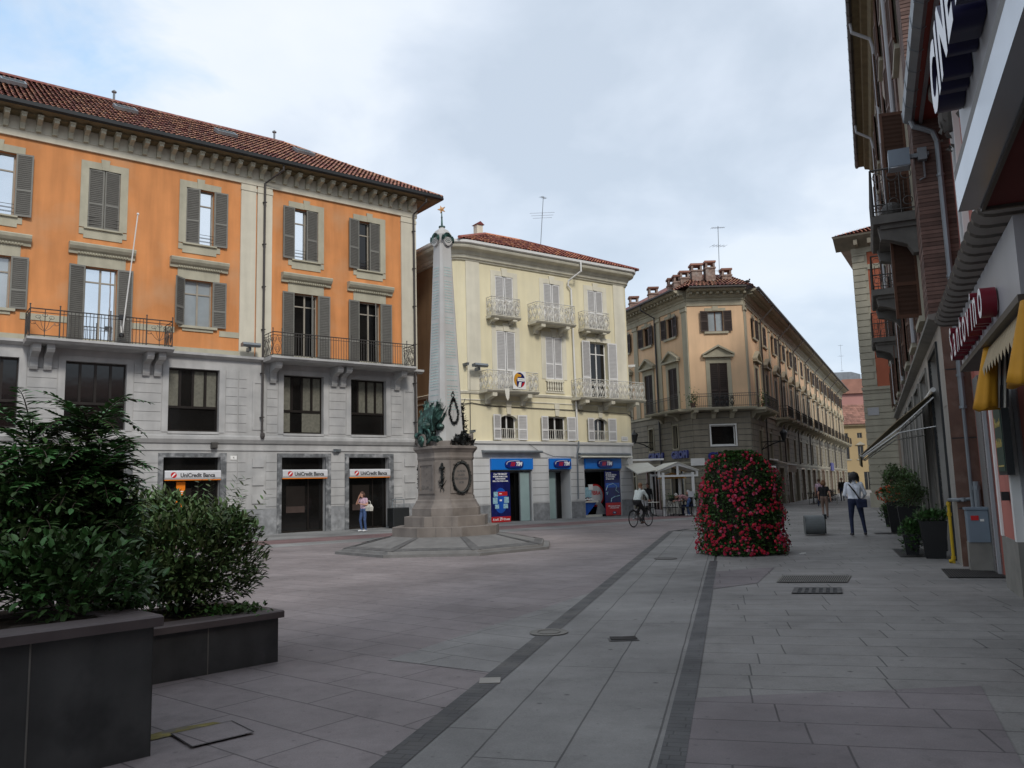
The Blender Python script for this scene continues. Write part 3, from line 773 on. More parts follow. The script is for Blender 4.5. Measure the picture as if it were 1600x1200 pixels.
# pilasters, frieze, cornice
for p, q in ((-8.58, -7.92), (-7.86, -7.19), (-.68, .16), (-26.0, -25.4)):
    b = MB(); b.box(p, q, -.07, .0, 7.53, 15.15); b.box(p - .02, q + .02, -.10, .0, 14.85, 15.0)
    b.build('pilaster', 'pale_trim', OB_)
b = MB()
b.box(UL, UR + .06, -.10, .0, 15.15, 15.42); b.box(UL, UR + .09, -.13, .0, 15.42, 15.46); b.box(UL, UR + .06, -.11, 0, 15.46, 16.0)
b.build('frieze', 'pale_trim', OB_)
b = MB()
b.box(UL, UR + .95, -.98, .2, 16.0, 16.07); b.box(UL, UR + .5, -.55, -.1, 15.93, 16.0); b.box(UR, UR + .9, -.9, 4, 15.98, 16.03)
b.build('soffit', 'soffit_wood', OB_)
brk = MB(); brk.prism([(-.10, 15.42), (-.24, 15.44), (-.26, 15.55), (-.30, 15.66), (-.50, 15.72), (-.66, 15.76), (-.68, 15.92), (-.10, 15.93)], -.085, .085, 'x')
brk.box(-.10, .10, -.70, -.12, 15.86, 15.93)
bo = None; k = 0; u = -.26
while u > UL:
    if bo is None: bo = brk.build('bracket', 'grey_trim', OB_, loc=(u, 0, 0))
    else:
        o = bo.copy(); col.objects.link(o); o.parent = OB_; o.location = (u, 0, 0)
    u -= .535
b = MB()
b.prism([(-1.10, 16.20), (-1.09, 16.06), (-1.0, 16.0), (-.90, 16.06), (-.88, 16.20), (-.95, 16.16), (-1.0, 16.08), (-1.05, 16.14)], UL, UR + 1.0, 'x')
b.tube([(UR + 1.0, -1.0, 16.1), (UR + 1.0, 4, 16.1)], .09, 8)
b.build('gutter', 'dark_metal', OB_)
def downpipe(parent, u, ztop, zbot, kick, mt, y=-.16, r=.05, boot=False, name='downpipe', zk=.5):
    b = MB()
    b.tube([(u + kick[0], kick[1], ztop), (u + kick[0], kick[1], ztop - .22), (u, y, ztop - .22 - zk), (u, y, zbot)], r, 8)
    z = ztop - 1.6
    while z > zbot + .3:
        b.box(u - r * 1.5, u + r * 1.5, y - r * 1.3, y + r * 3, z, z + .035); z -= 1.9
    if boot: b.lathe([(.05, .18), (.09, .14), (.10, .02), (.07, -.06), (.02, -.10)], 10, (u, y - .06, zbot - .05))
    return b.build(name, mt, parent)
downpipe(OB_, -7.57, 16.02, 4.15, (.55, -.9), 'brown_pipe', boot=True)
downpipe(OB_, -.02, 16.02, 3.95, (.30, -.9), 'brown_pipe', boot=True)

# roof
th_ = math.atan(.605); vd = (0, math.cos(th_), math.sin(th_)); nv_ = (0, -math.sin(th_), math.cos(th_))
b = MB()
roof_tiles(b, (0, -1.06, 16.16), (1, 0, 0), vd, nv_, 17, .385, .20, lambda v: (UL, 1.12 - v * math.cos(th_) * 1.07))
A_, B_, C_ = (1.12, -1.06, 16.16), (-4.9, 4.5, 19.55), (1.12, 12, 16.16)
b.quad(A_, C_, (-4.9, 4.6, 19.55), B_, 0, .3); b.quad((UL, 4.5, 19.55), B_, (1.12, 12, 16.16), (UL, 12, 16.16), 0, .3)
b.tube([B_, (-2, 1.85, 18.02), A_], .09, 6, t=None) if False else b.tube([B_, (-2, 1.82, 17.88), A_], .09, 6)
b.tube([(UL, 4.5, 19.57), B_], .10, 6)
roof = b.build('roof', 'roof_tile', OB_)
for u in (-17.0, -12.85, -8.55, -4.75, -21.5):
    b = MB(); v0, v1 = 3.05 / math.cos(th_), 3.75 / math.cos(th_)
    P = lambda uu, v, h: (uu, -1.06 + v * math.cos(th_) - h * math.sin(th_), 16.16 + v * math.sin(th_) + h * math.cos(th_))
    for x0, x1, s0, s1 in ((-.45, -.38, 0, 1), (.38, .45, 0, 1), (-.38, .38, 0, .1), (-.38, .38, .9, 1)):
        va, vb = v0 + (v1 - v0) * s0, v0 + (v1 - v0) * s1
        b.loft([[P(u + x0, va, .04), P(u + x1, va, .04), P(u + x1, va, .2), P(u + x0, va, .2)], [P(u + x0, vb, .04), P(u + x1, vb, .04), P(u + x1, vb, .2), P(u + x0, vb, .2)]], caps=True)
    b.quad(P(u - .4, v0, .16), P(u + .4, v0, .16), P(u + .4, v1, .16), P(u - .4, v1, .16), 1)
    b.build('skylight', ['zinc', 'glass_skylight'], roof)
for u, z in ((-12.9, 19.57), (-5.4, 19.57)):
    b = MB(); b.tube([(u, 4.5, z), (u, 4.5, z + .42)], .05, 8); b.lathe([(.05, .38), (.11, .42), (.11, .46), (.02, .54)], 10, (u, 4.5, z))
    b.build('roof_vent', 'zinc', roof)

# upper windows
pane_kind = {-17.53: 'glass_sky', -10.28: 'glass_sky', -5.575: 'glass_sky'}
for a in axes:
    u0, u1 = a - .57, a + .57
    gk = pane_kind.get(a, 'glass_black')
    wo = window(OB_, u0, u1, 12.1, 14.5, y=.22, cols=2, trans=[13.85], mats=('wood_frame', gk))
    b = MB()
    for x0, x1 in ((u0 - .28, u0), (u1, u1 + .28)): b.box(x0, x1, -.035, .02, 12.1, 14.5)
    b.box(u0 - .28, u1 + .28, -.036, .02, 14.5, 14.78); b.prism([(a - .12, 14.5), (a + .12, 14.5), (a + .16, 14.93), (a - .16, 14.93)], -.06, .0, 'y')
    b.box(u0 - .28, u1 + .28, -.034, .02, 11.82, 12.06); b.box(u0 - .12, u1 + .12, -.037, .02, 11.68, 11.82)
    b.box(u0 - .12, u1 + .12, -.12, .1, 12.04, 12.10)
    b.build('surround', 'grey_trim', wo)
    b = MB()
    for z in (12.25, 12.4, 12.55): b.tube([(u0, .02, z), (u1, .02, z)], .010, 4)
    b.build('window_bar', 'iron', wo)
    st = {-13.95: (4, 4), -17.53: (176, 172), -10.28: (10, 176), -5.575: (174, 5), -2.385: (170, 4)}.get(a, (172, 172))
    shutter(wo, u0, 12.1, 14.5, .56, st[0], -1, 'shutter_grey', y=-.06 if st[0] > 90 else .04); shutter(wo, u1, 12.1, 14.5, .56, st[1], 1, 'shutter_grey', y=-.06 if st[1] > 90 else .04)
for a in axes:
    u0, u1 = a - .57, a + .57
    dr = a in (-13.95, -5.575, -2.385); z0 = 7.52 if dr else 8.62
    gk = {-13.95: 'glass_sky', -10.28: 'glass_pale', -5.575: 'glass_black', -2.385: 'glass_black'}.get(a, 'glass_pale')
    wo = window(OB_, u0, u1, z0, 10.57, y=.22, cols=2, trans=[10.0], mats=('wood_frame', gk))
    if a in (-5.575, -2.385):
        b = MB(T(u1 - .12, .2, 0) @ rotz(R(60)))
        b.box(-.5, 0, -.02, .02, 7.6, 7.7); b.box(-.5, 0, -.02, .02, 10.4, 10.5); b.box(-.5, -.44, -.02, .02, 7.7, 10.4); b.box(-.06, 0, -.02, .02, 7.7, 10.4); b.quad((-.44, 0, 7.7), (-.06, 0, 7.7), (-.06, 0, 10.4), (-.44, 0, 10.4), 1)
        b.build('casement', ['shutter_grey', 'glass_pale'], wo)
    b = MB()
    for x0, x1 in ((u0 - .28, u0), (u1, u1 + .28)): b.box(x0, x1, -.035, .02, z0, 10.57)
    b.box(u0 - .28, u1 + .28, -.036, .02, 10.57, 11.0)
    if not dr: b.box(u0 - .2, u1 + .2, -.12, .1, 8.52, 8.62); b.box(u0 - .05, u1 + .05, -.05, .0, 8.40, 8.52)
    b.build('surround', 'grey_trim', wo)
    b = MB(); cw = 1.17
    b.prism([(0, 11.0), (-.10, 11.0), (-.12, 11.10), (-.22, 11.16), (-.30, 11.26), (-.33, 11.36), (-.30, 11.40), (0, 11.44)], a - cw, a + cw, 'x')
    for k in range(18): b.box(a - .85 + k * .1, a - .80 + k * .1, -.16, -.05, 11.02, 11.09)
    b.build('window_cornice', 'grey_trim', wo)
    st = {-10.28: (140, 176)}.get(a, (174, 174))
    shutter(wo, u0, z0, 10.57, .56, st[0], -1, 'shutter_grey', y=-.06, mid=.36); shutter(wo, u1, z0, 10.57, .56, st[1], 1, 'shutter_grey', y=-.06, mid=.36)
b = MB()
for p, q in ((UL, -22.0), (-20.2, -18.4), (-16.6, -14.85), (-13.1, -11.2), (-9.4, -8.58)): b.box(p, q, -.03, .0, 8.28, 8.52)
for p, q in ((UL, -8.58), (-7.19, -.68)): b.box(p, q, -.03, .0, 7.53, 7.72)
b.build('sill_band', 'grey_trim', OB_)

def corbel_s(b, u, w_, y1, z0, z1, m=0):
    h = z1 - z0
    b.prism([(0, z0), (-.16 * y1, z0 - .01), (-.22 * y1, z0 + .12 * h), (-.20 * y1, z0 + .3 * h), (-.28 * y1, z0 + .5 * h), (-.55 * y1, z0 + .62 * h), (-.9 * y1, z0 + .66 * h), (-y1, z0 + .78 * h), (-y1, z1), (0, z1)], u - w_ / 2, u + w_ / 2, 'x', m)
for (p, q, cs) in ((-16.40, -11.55, (-16.1, -15.65, -12.25, -11.82)), (-7.50, -.62, (-7.1, -4.25, -3.82, -1.0))):
    b = MB(); b.prism([(0, 7.30), (-1.05, 7.30), (-1.12, 7.36), (-1.20, 7.38), (-1.20, 7.47), (0, 7.49)], p - .08, q + .08, 'x')
    bal = b.build('balcony', 'grey_marble', OB_)
    for c in cs:
        b = MB(); corbel_s(b, c, .26, .85, 6.45, 7.30); b.build('corbel', 'grey_marble', bal)
    b = MB()
    n_ = 6 if p < -10 else 8
    pts = [(p, -.02), (p, -1.1), (q, -1.1), (q, -.02)]
    ww = .95 if p < -10 else .40
    rail_bars(b, [(p + ww, -1.1), (q - ww, -1.1)], 7.48, 8.5, .125)
    rail_bars(b, [(p, -.03), (p, -1.1), (p + ww, -1.1)], 7.48, 8.5, .5, r=.014); rail_bars(b, [(q - ww, -1.1), (q, -1.1), (q, -.03)], 7.48, 8.5, .5, r=.014)
    for s, e in (((p, -.05), (p, -.58)), ((p, -.58), (p, -1.1)), ((p, -1.1), (p + ww, -1.1)), ((q - ww, -1.1), (q, -1.1)), ((q, -1.1), (q, -.58)), ((q, -.58), (q, -.05))):
        scroll(b, s, e, 7.56, 8.36, .010, kind=1 if p < -10 else 0)
    for x in (p, p + ww, q - ww, q, (p + q) / 2 + .2):
        b.tube([(x, -1.1, 7.48), (x, -1.1, 8.62)], .022, 5); b.ball((x, -1.1, 8.65), .032, 6, 4)
    b.build('railing', 'iron', bal)

# things fixed to the bank's front
def sign_bank(u0, u1, label):
    s = thing('bank_sign', label, 'sign', OB_.matrix_world @ Vector(((u0 + u1) / 2, .02, 2.52)) if False else (0, 0, 0))
    return s
OBm = T(-4.759, 39.204, 0) @ rotz(rz_of(52.5))
def place(o, X, p, rz=0.0):
    mwx = X @ T(*p) @ rotz(rz)
    o.location = mwx.translation; o.rotation_euler = mwx.to_euler()
for (u0, u1, lab) in ((-11.43, -9.25, 'white bank sign over the doorway with the orange panel'), (-6.62, -4.56, 'white bank sign over the middle dark doorway'), (-3.47, -1.41, 'white bank sign over the doorway where the woman stands')):
    wd = u1 - u0
    s = thing('bank_sign', lab, 'sign', group='white bank signs over the doorways')
    place(s, OBm, ((u0 + u1) / 2, -.02, 2.53))
    b = MB(); b.prism([(.06, -.18), (-.07, -.175), (-.105, -.10), (-.10, .12), (-.05, .18), (.06, .18)], -wd / 2, wd / 2, 'x')
    b.build('sign_box', 'sign_grey', s)
    b = MB(); b.box(-wd / 2, wd / 2, -.075, .05, -.215, -.182); b.build('sign_trim', 'orange_panel', s)
    text('UniCredit Banca', .225, .004, 'black_text', 'lettering', s, ft(.17, -.108, -.02), bold=.006, sx=.90)
    b = MB(); n = 20
    c0 = (-wd / 2 + .33, -.108)
    b.add([(c0[0] + .115 * math.cos(6.283 * k / n), c0[1], .0 + .115 * math.sin(6.283 * k / n)) for k in range(n)], [tuple(range(n))], 0)
    b.add([(c0[0] - .085, c0[1] - .004, -.055), (c0[0] - .06, c0[1] - .004, -.085), (c0[0] + .085, c0[1] - .004, .055), (c0[0] + .02, c0[1] - .004, .07)], [(0, 1, 2, 3)], 1)
    b.build('emblem', ['sign_red', 'white_text'], s)
b = MB(); b.box(-.17, .17, -.03, .03, 0, 2.15); b.box(-.12, .12, -.032, -.028, 1.75, 1.78, 1); b.box(-.12, .12, -.032, -.028, 1.68, 1.70, 1)
o = b.build('cash_machine', ['orange_panel', 'white_text']); place(o, OBm, (-10.75, .18, .12)); tag(o, 'tall orange cash machine front in the bank doorway behind the shrub', 'cash machine')
def floodlight(X, p, label, mt='box_grey', sx=.75):
    b = MB(); b.prism([(0, 0), (-.28, -.02), (-.36, .06), (-.30, .16), (0, .14)], -sx / 2, sx / 2, 'x'); b.box(-.05, .05, -.1, .25, -.16, .0)
    b.quad((-sx / 2 + .03, -.01, -.006), (sx / 2 - .03, -.01, -.006), (sx / 2 - .03, -.27, -.026), (-sx / 2 + .03, -.27, -.026), 1)
    o = b.build('floodlight', [mt, 'glass_pale']); place(o, X, p); return tag(o, label, 'floodlight')
floodlight(OBm, (-8.25, -.40, 7.86), 'grey box floodlight on the pilaster of the orange building', 'zinc')
b = MB(); b.box(-.12, .12, -.16, .02, -.12, .12); b.box(-.10, .10, -.20, -.16, -.10, .06)
o = b.build('alarm_box', 'iron'); place(o, OBm, (-9.55, -.05, 3.72)); tag(o, 'small dark lamp box above the left bank doorway', 'lamp')
def seccam(X, p, label, rz=0.0, mt='white_paint'):
    b = MB(); b.tube([(0, .05, 0), (0, -.12, 0), (.05, -.18, .06)], .02, 6); b.box(.0, .12, -.2, -.06, .05, .08)
    b.prism([(-.06, .04), (.06, .04), (.07, .14), (-.07, .14)], -.30, .10, 'y') ; b.box(-.075, .075, -.34, .08, .14, .155)
    o = b.build('security_camera', mt); place(o, X, p, rz); return tag(o, label, 'camera')
seccam(OBm, (-4.0, -.05, 3.45), 'small grey security camera between the two bank doorways', R(-60), 'zinc')
b = MB(); b.box(-.13, .13, -.02, .02, -.08, .08); o = b.build('number_plate', 'white_paint'); place(o, OBm, (-8.72, -.03, 3.22)); tag(o, 'small white house number plate on the grey marble', 'plate')
text('4', .12, .002, 'black_text', 'number', o, ft(0, -.022, 0))
# flagpole on the left balcony
b = MB(); P0, P1 = (-13.35, -1.0, 7.7), (-13.15, -2.05, 12.3)
b.tube([P0, P1], .028, 6, r2=.022); b.ball(P1, .05, 6, 4); b.tube([(-13.36, -1.0, 7.75), (-13.36, -.75, 8.5)], .02, 5); b.box(-13.5, -13.25, -1.14, -.95, 8.4, 8.56, 1); b.ball((-13.36, -1.0, 7.8), .11, 8, 5, 1)
o = b.build('flagpole', ['white_paint', 'dark_metal']); place(o, OBm, (0, 0, 0)); tag(o, 'slanting white flagpole without a flag on the left balcony', 'flagpole')
# ================================================================== pale yellow building
YB = thing('yellow_building', 'pale yellow three-storey building with white shutters and ornate white balconies', 'building', (-2.2, 39.425, 0), rz_of(54.3))
YBm = T(-2.2, 39.425, 0) @ rotz(rz_of(54.3))
CR = .8
def footprint(off=0.0, n=7):
    # rounded corners at both ends; outline from left side wall round the front to the right side wall
    r = CR + off; P = [(-.0 - r, 12)]
    for k in range(n): a = math.pi - (math.pi / 2) * k / (n - 1); P.append((0 + r * math.cos(a), CR - r * math.sin(a)))
    for k in range(n): a = math.pi / 2 - (math.pi / 2) * k / (n - 1); P.append((10.75 + r * .62 * math.cos(a), CR - r * math.sin(a)))
    P.append((10.75 + r * .62, 12)); return P
def band(b, prof, m=0, n=7):
    rings = []
    for off, z in prof: rings.append([(x, y, z) for x, y in footprint(off, n)])
    b.loft(rings, m=m, closed=False)
W1 = [(1.80, 2.92), (4.92, 6.02), (8.0, 9.12)]
doors_y = [(1.24, 3.78), (4.90, 6.32), (7.31, 9.90)]
m1 = [(1.92, 2.97), (4.92, 6.20), (8.08, 9.12)]
ops = [(a, c, 10.28, 12.46) for a, c in W1] + [(1.8, 2.97, 6.48, 9.6), (4.93, 6.06, 7.30, 9.57), (7.99, 9.31, 6.40, 9.55)] + [(a, c, 4.07, 5.33) for a, c in m1]
b = MB(); wall(b, 0, 10.75, 3.95, 13.1, ops, dep=.28)
fp = footprint()
for i in range(len(fp) - 1):
    p, q = fp[i], fp[i + 1]
    if abs(p[1]) < 1e-6 and abs(q[1]) < 1e-6: continue
    if i == 0: continue
    b.quad((*p, 3.95), (*q, 3.95), (*q, 13.1), (*p, 13.1))
b.build('wall', 'yellow_stucco', YB)
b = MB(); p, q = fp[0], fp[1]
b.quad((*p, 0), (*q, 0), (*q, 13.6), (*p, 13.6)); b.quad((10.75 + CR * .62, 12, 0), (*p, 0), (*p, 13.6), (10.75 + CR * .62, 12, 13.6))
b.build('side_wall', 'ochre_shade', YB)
b = MB()
wall(b, 0, 10.75, 0, 3.9, [(a, c, 0, 2.52) for a, c in doors_y], dep=.85)
for i in range(1, len(fp) - 1):
    p, q = fp[i], fp[i + 1]
    if not (abs(p[1]) < 1e-6 and abs(q[1]) < 1e-6): b.quad((*p, 0), (*q, 0), (*q, 3.9), (*p, 3.9))
segs = [(0.02, 1.2), (3.83, 4.86), (6.36, 7.27), (9.94, 10.75)]
for p, q in segs:
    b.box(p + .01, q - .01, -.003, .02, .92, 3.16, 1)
    for k in range(6): b.box(p, q, -.022, .02, .92 + k * .372, .92 + k * .372 + .352)
b.box(0.02, 10.75, -.022, .02, 3.18, 3.5)
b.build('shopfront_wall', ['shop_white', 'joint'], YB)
for p, q in segs:
    b = MB(); b.box(p, q, -.04, .0, 0, .87); b.build('plinth', 'plinth_stone', YB)
b = MB(); band(b, [(.0, 3.84), (.10, 3.88), (.14, 3.99), (.0, 4.02)]); b.build('shop_cornice', 'white_paint', YB)
b = MB(); band(b, [(.0, 6.28), (.05, 6.32), (.09, 6.42), (.0, 6.47)]); band(b, [(.0, 5.98), (.04, 6.0), (.04, 6.05), (.0, 6.06)]); b.build('string_course', 'cream_trim', YB)
for p, q in ((.02, .83), (9.92, 10.74)):
    b = MB(); b.box(p, q, -.05, .0, 6.48, 13.0); b.build('pilaster', 'cream_trim', YB)
for (a, c), z0, z1 in [(w_, 10.3, 12.46) for w_ in W1] + [((1.8, 2.97), 6.48, 9.6), ((4.93, 6.06), 7.3, 9.57), ((7.99, 9.31), 6.48, 9.55)]:
    s = .28; b = MB()
    b.box(a - s, a, -.03, .0, z0, z1); b.box(c, c + s, -.03, .0, z0, z1); b.box(a - s, c + s, -.032, .0, z1, z1 + .26)
    x = (a + c) / 2; b.prism([(x - .14, z1), (x + .14, z1), (x + .2, z1 + .42), (x - .2, z1 + .42)], -.07, .0, 'y'); b.build('surround', 'cream_trim', YB)
for a, c in m1:
    b = MB(); x = (a + c) / 2; b.prism([(x - .12, 5.36), (x + .12, 5.36), (x + .17, 5.98), (x - .17, 5.98)], -.06, .0, 'y'); b.build('keystone', 'cream_trim', YB); b = MB(); b.box(a - .02, c + .02, -.09, .1, 4.02, 4.09); b.build('sill', 'cream_trim', YB)
b = MB()
for a, c in (m1[0], m1[2]):     # segmental heads
    b = MB(); x = (a + c) / 2; h = (c - a) / 2
    for sgn in (-1, 1): b.prism([(x + sgn * h, 5.33), (x + sgn * h, 5.05)] + [(x + sgn * h * t, 5.05 + .26 * (1 - t * t) ** .5) for t in (.98, .9, .75, .5, .2, 0)] + [(x, 5.33)], .0, .26, 'y')
    b.build('window_head', 'cream_trim', YB)
b = MB()
# balustered parapet under the middle window
b.box(4.86, 6.12, -.05, 0, 6.56, 6.66); b.box(4.86, 6.12, -.05, 0, 7.18, 7.30)
b.build('parapet', 'cream_trim', YB)
b = MB(); b.quad((4.93, -.004, 6.66), (6.06, -.004, 6.66), (6.06, -.004, 7.18), (4.93, -.004, 7.18), 1)
for k in range(7): b.lathe([(.045, 0), (.06, .03), (.03, .10), (.055, .24), (.03, .42), (.055, .48), (.05, .52)], 8, (5.02 + k * .158, -.05, 6.66))
b.build('balustrade', ['cream_trim', 'taupe_base'], YB)
b = MB(); band(b, [(.0, 12.98), (.08, 13.0), (.10, 13.06), (.18, 13.10), (.20, 13.24), (.26, 13.28), (.28, 13.32), (.34, 13.42), (.62, 13.50), (.66, 13.58), (.66, 13.70), (.3, 13.72)], n=9)
b.build('cornice', 'cornice_cream', YB)
b = MB(); band(b, [(.64, 13.70), (.70, 13.66), (.78, 13.70), (.80, 13.82), (.74, 13.84)], n=9); b.build('gutter', 'white_paint', YB)
b = MB(); b.tube([(6.95, -.78, 13.72), (6.95, -.78, 13.2), (6.55, -.16, 12.75), (6.55, -.12, 12.5), (6.75, -.12, 12.3), (6.83, -.12, 5.0), (6.83, -.12, 4.1)], .05, 8); b.tube([(6.83, -.2, 4.05), (6.83, -.2, 3.75), (6.80, -.1, 3.4), (6.75, -.1, 1.0)], .04, 8, 1)
b.build('downpipe', ['white_paint', 'zinc'], YB)
# roof, hipped at both ends
th_ = math.atan(.47); vd = (0, math.cos(th_), math.sin(th_)); nv_ = (0, -math.sin(th_), math.cos(th_))
b = MB(); c_ = math.cos(th_)
roof_tiles(b, (0, -.74, 13.84), (1, 0, 0), vd, nv_, 15, .36, .19, lambda v: (-.75 + v * c_ * .98, 11.35 - v * c_ * .98))
e = 15 * .36 * c_; zr = 13.84 + 15 * .36 * math.sin(th_)
b.quad((-.75, 11, 13.84), (-.75, -.74, 13.84), (-.75 + e * .98, -.74 + e, zr), (-.75 + e * .98, 9, zr), 0, .4); b.quad((11.35, -.74, 13.84), (11.35, 11, 13.84), (11.35 - e * .98, 9, zr), (11.35 - e * .98, -.74 + e, zr), 0, .4)
b.quad((-.75 + e * .98, -.74 + e, zr), (11.35 - e * .98, -.74 + e, zr), (11.35 - e * .98, 9, zr), (-.75 + e * .98, 9, zr), 0, .4)
b.tube([(-.75, -.74, 13.88), (-.75 + e * .98, -.74 + e, zr + .04)], .09, 6); b.tube([(11.35, -.74, 13.88), (11.35 - e * .98, -.74 + e, zr + .04)], .09, 6); b.tube([(-.75 + e * .98, -.74 + e, zr + .04), (11.35 - e * .98, -.74 + e, zr + .04)], .09, 6)
yroof = b.build('roof', 'roof_tile_red', YB)
b = MB(); b.box(4.5, 4.9, 5.6, 6.0, 15.0, 17.25, 0); b.prism([(4.42, 17.25), (4.98, 17.25), (4.7, 17.45)], 5.52, 6.08, 'y', 1); b.build('chimney', ['cream_trim', 'roof_tile_red'], yroof)
# windows
for i, (a, c) in enumerate(W1):
    wo = window(YB, a, c, 10.28, 12.46, y=.24, mats=('white_paint', 'glass_dark'))
    shutter(wo, a, 10.28, 12.46, (c - a) / 2 - .02, 2, -1, 'shutter_white', y=.02); shutter(wo, c, 10.28, 12.46, (c - a) / 2 - .02, 2, 1, 'shutter_white', y=.02)
for i, (a, c, z0, z1) in enumerate(((1.8, 2.97, 6.48, 9.6), (4.93, 6.06, 7.30, 9.57), (7.99, 9.31, 6.40, 9.55))):
    wo = window(YB, a, c, z0, z1, y=.26, trans=[8.9] if i == 2 else [9.0], mats=('white_paint', 'glass_dark'))
    if i < 2:
        shutter(wo, a, z0, z1, (c - a) / 2 - .02, 2, -1, 'shutter_white', y=.02, mid=.36); shutter(wo, c, z0, z1, (c - a) / 2 - .02, 2, 1, 'shutter_white', y=.02, mid=.36)
    else:
        shutter(wo, a, z0, z1, .62, 174, -1, 'shutter_white', y=-.06, mid=.36); shutter(wo, c, z0, z1, .58, 168, 1, 'shutter_white', y=-.06, mid=.36)
for i, (a, c) in enumerate(m1):
    wo = window(YB, a, c, 4.07, 5.33, y=.26, mats=('white_paint', 'glass_dark'))
    shutter(wo, a, 4.06, 5.33, .50, 170, -1, 'shutter_white', y=-.06); shutter(wo, c, 4.06, 5.33, .54, 172, 1, 'shutter_white', y=-.06)
    b = MB()
    for z in (4.14, 4.62): b.tube([(a, -.03, z), (c, -.03, z)], .02, 5)
    n = 9
    for k in range(1, n): b.tube([(a + (c - a) * k / n, -.03, 4.14), (a + (c - a) * k / n, -.03, 4.62)], .016, 4)
    b.build('window_bar', 'white_iron', wo)
# balconies
def ybalc(p, q, zf, zr, off, cs, ch, nsc, rail_ends=True, slab=.14):
    b = MB(); b.prism([(0, zf - slab), (-off + .06, zf - slab), (-off, zf - slab + .05), (-off - .05, zf - .03), (-off - .05, zf), (0, zf + .015)], p - .05, q + .05, 'x')
    bal = b.build('balcony', 'cornice_cream', YB)
    for u in cs:
        b = MB(); h = ch
        b.prism([(0, zf - slab - h), (-.15 * off, zf - slab - h), (-.25 * off, zf - slab - h * .6), (-.6 * off, zf - slab - h * .42), (-.92 * off, zf - slab - h * .35), (-.92 * off, zf - slab), (0, zf - slab)], u - .13, u + .13, 'x')
        b.build('corbel', 'cornice_cream', bal)
    b = MB()
    P = [(p, -.02), (p, -off), (q, -off), (q, -.02)]
    for s, e in zip(P, P[1:]):
        S_, E_ = Vector((*s, 0)), Vector((*e, 0)); n = max(1, round((E_ - S_).length / .34))
        for z, r_ in ((zr, .022), (zf + .06, .014), (zr - .11, .010)): b.tube([S_ + Vector((0, 0, z)), E_ + Vector((0, 0, z))], r_, 4)
        for k in range(n + 1): c = S_.lerp(E_, k / n); b.tube([c + Vector((0, 0, zf)), c + Vector((0, 0, zr))], .013, 4, caps=False)
        for k in range(n):
            c0, c1 = S_.lerp(E_, k / n), S_.lerp(E_, (k + 1) / n); scroll(b, c0[:2], c1[:2], zf + .07, zr - .1, .016)
    b.build('railing', 'white_iron', bal); return bal
ybalc(1.25, 2.98, 10.28, 11.22, .5, (1.55, 2.7), .22, 0)
ybalc(3.85, 6.38, 10.20, 11.18, .8, (4.3, 5.95), .42, 0)
ybalc(7.30, 9.10, 10.16, 11.12, .5, (7.6, 8.8), .22, 0)
ybalc(.70, 3.78, 6.48, 7.42, .8, (1.15, 3.3), .52, 0)
ybalc(6.62, 11.3, 6.36, 7.32, .8, (7.1, 8.95, 10.75), .45, 0)
# shop doorways
YL = [(1.24, 3.78, 1.24 + 1.20), (4.9, 6.32, None), (7.31, 9.9, None)]
b = MB()
for a, c in doors_y:
    y = .80
    b.quad((a, y, 0), (c, y, 0), (c, y, 2.52), (a, y, 2.52), 1); b.box(a, c, y - .06, y - .004, 2.42, 2.52)
    b.box(a, c, -.03, .0, 2.52, 2.57)
b.box(3.10, 3.70, .10, .13, .02, 2.45, 2); b.box(4.95, 5.65, .42, .45, .02, 2.45, 2)
for x in (3.08, 3.70, 4.93, 5.65): b.box(x - .02, x + .02, .08 if x < 4 else .40, .15 if x < 4 else .47, 0, 2.48)
b.build('shop_door', ['zinc', 'glass_black', 'door_panel_green'], YB)
# shop window display in the right bay
b = MB(); b.box(7.36, 8.7, .25, .7, 0, .12, 0); b.prism([(7.40, .12), (7.75, .12), (8.45, .78), (7.40, .78)], .40, .55, 'y', 1); b.box(7.36, 8.5, .3, .65, .78, .86, 0); b.prism([(8.3, .12), (9.2, .12), (8.55, .9)], .3, .34, 'y', 2)
b.box(7.5, 8.2, .5, .54, 1.05, 1.6, 3); b.box(8.0, 8.3, .49, .53, 1.45, 1.75, 4)
for k in range(5): b.ball((7.7 + .13 * k, .45, .93 + .03 * (k % 2)), .06, 6, 4, 4)
b.build('window_display', ['cloth_cream', 'poster_blue', 'plinth_stone', 'poster_cyan', 'white_text'], YB)

def ysign(u0, u1, label):
    s = thing('shop_sign', label, 'sign', group='blue phone shop signs'); place(s, YBm, ((u0 + u1) / 2, -.03, 2.85))
    wd = u1 - u0
    b = MB(); b.box(-wd / 2, wd / 2, -.10, .02, -.27, .28); b.build('sign_board', 'sign_blue', s)
    cx = .08 if wd > 2 else .08
    b = MB(); n = 28
    def rr(sc, y): return [(cx + math.copysign(abs(math.cos(6.283 * k / n)) ** .5, math.cos(6.283 * k / n)) * .56 * sc, y, math.copysign(abs(math.sin(6.283 * k / n)) ** .62, math.sin(6.283 * k / n)) * .20 * sc - .01) for k in range(n)]
    b.loft([rr(1, -.09), rr(1, -.15), rr(.93, -.18)], m=0, caps=True)
    arc = [(cx - .50 + .0, -.185, -.02), (cx - .46, -.185, .09), (cx - .3, -.185, .145), (cx, -.185, .165), (cx + .3, -.185, .15)]
    b.tube(arc, .012, 5, 2)
    for k in range(5):
        z = -.10 + k * .042
        b.box(cx - .27 + .01 * k, cx + .0 + .01 * k, -.187, -.179, z, z + .026, 1)
    b.build('emblem', ['logo_navy', 'sign_red', 'white_text'], s)
    text('TIM', .27, .005, 'white_text', 'lettering', s, ft(cx + .24, -.186, -.005), bold=.012, shear=.25, sx=.85)
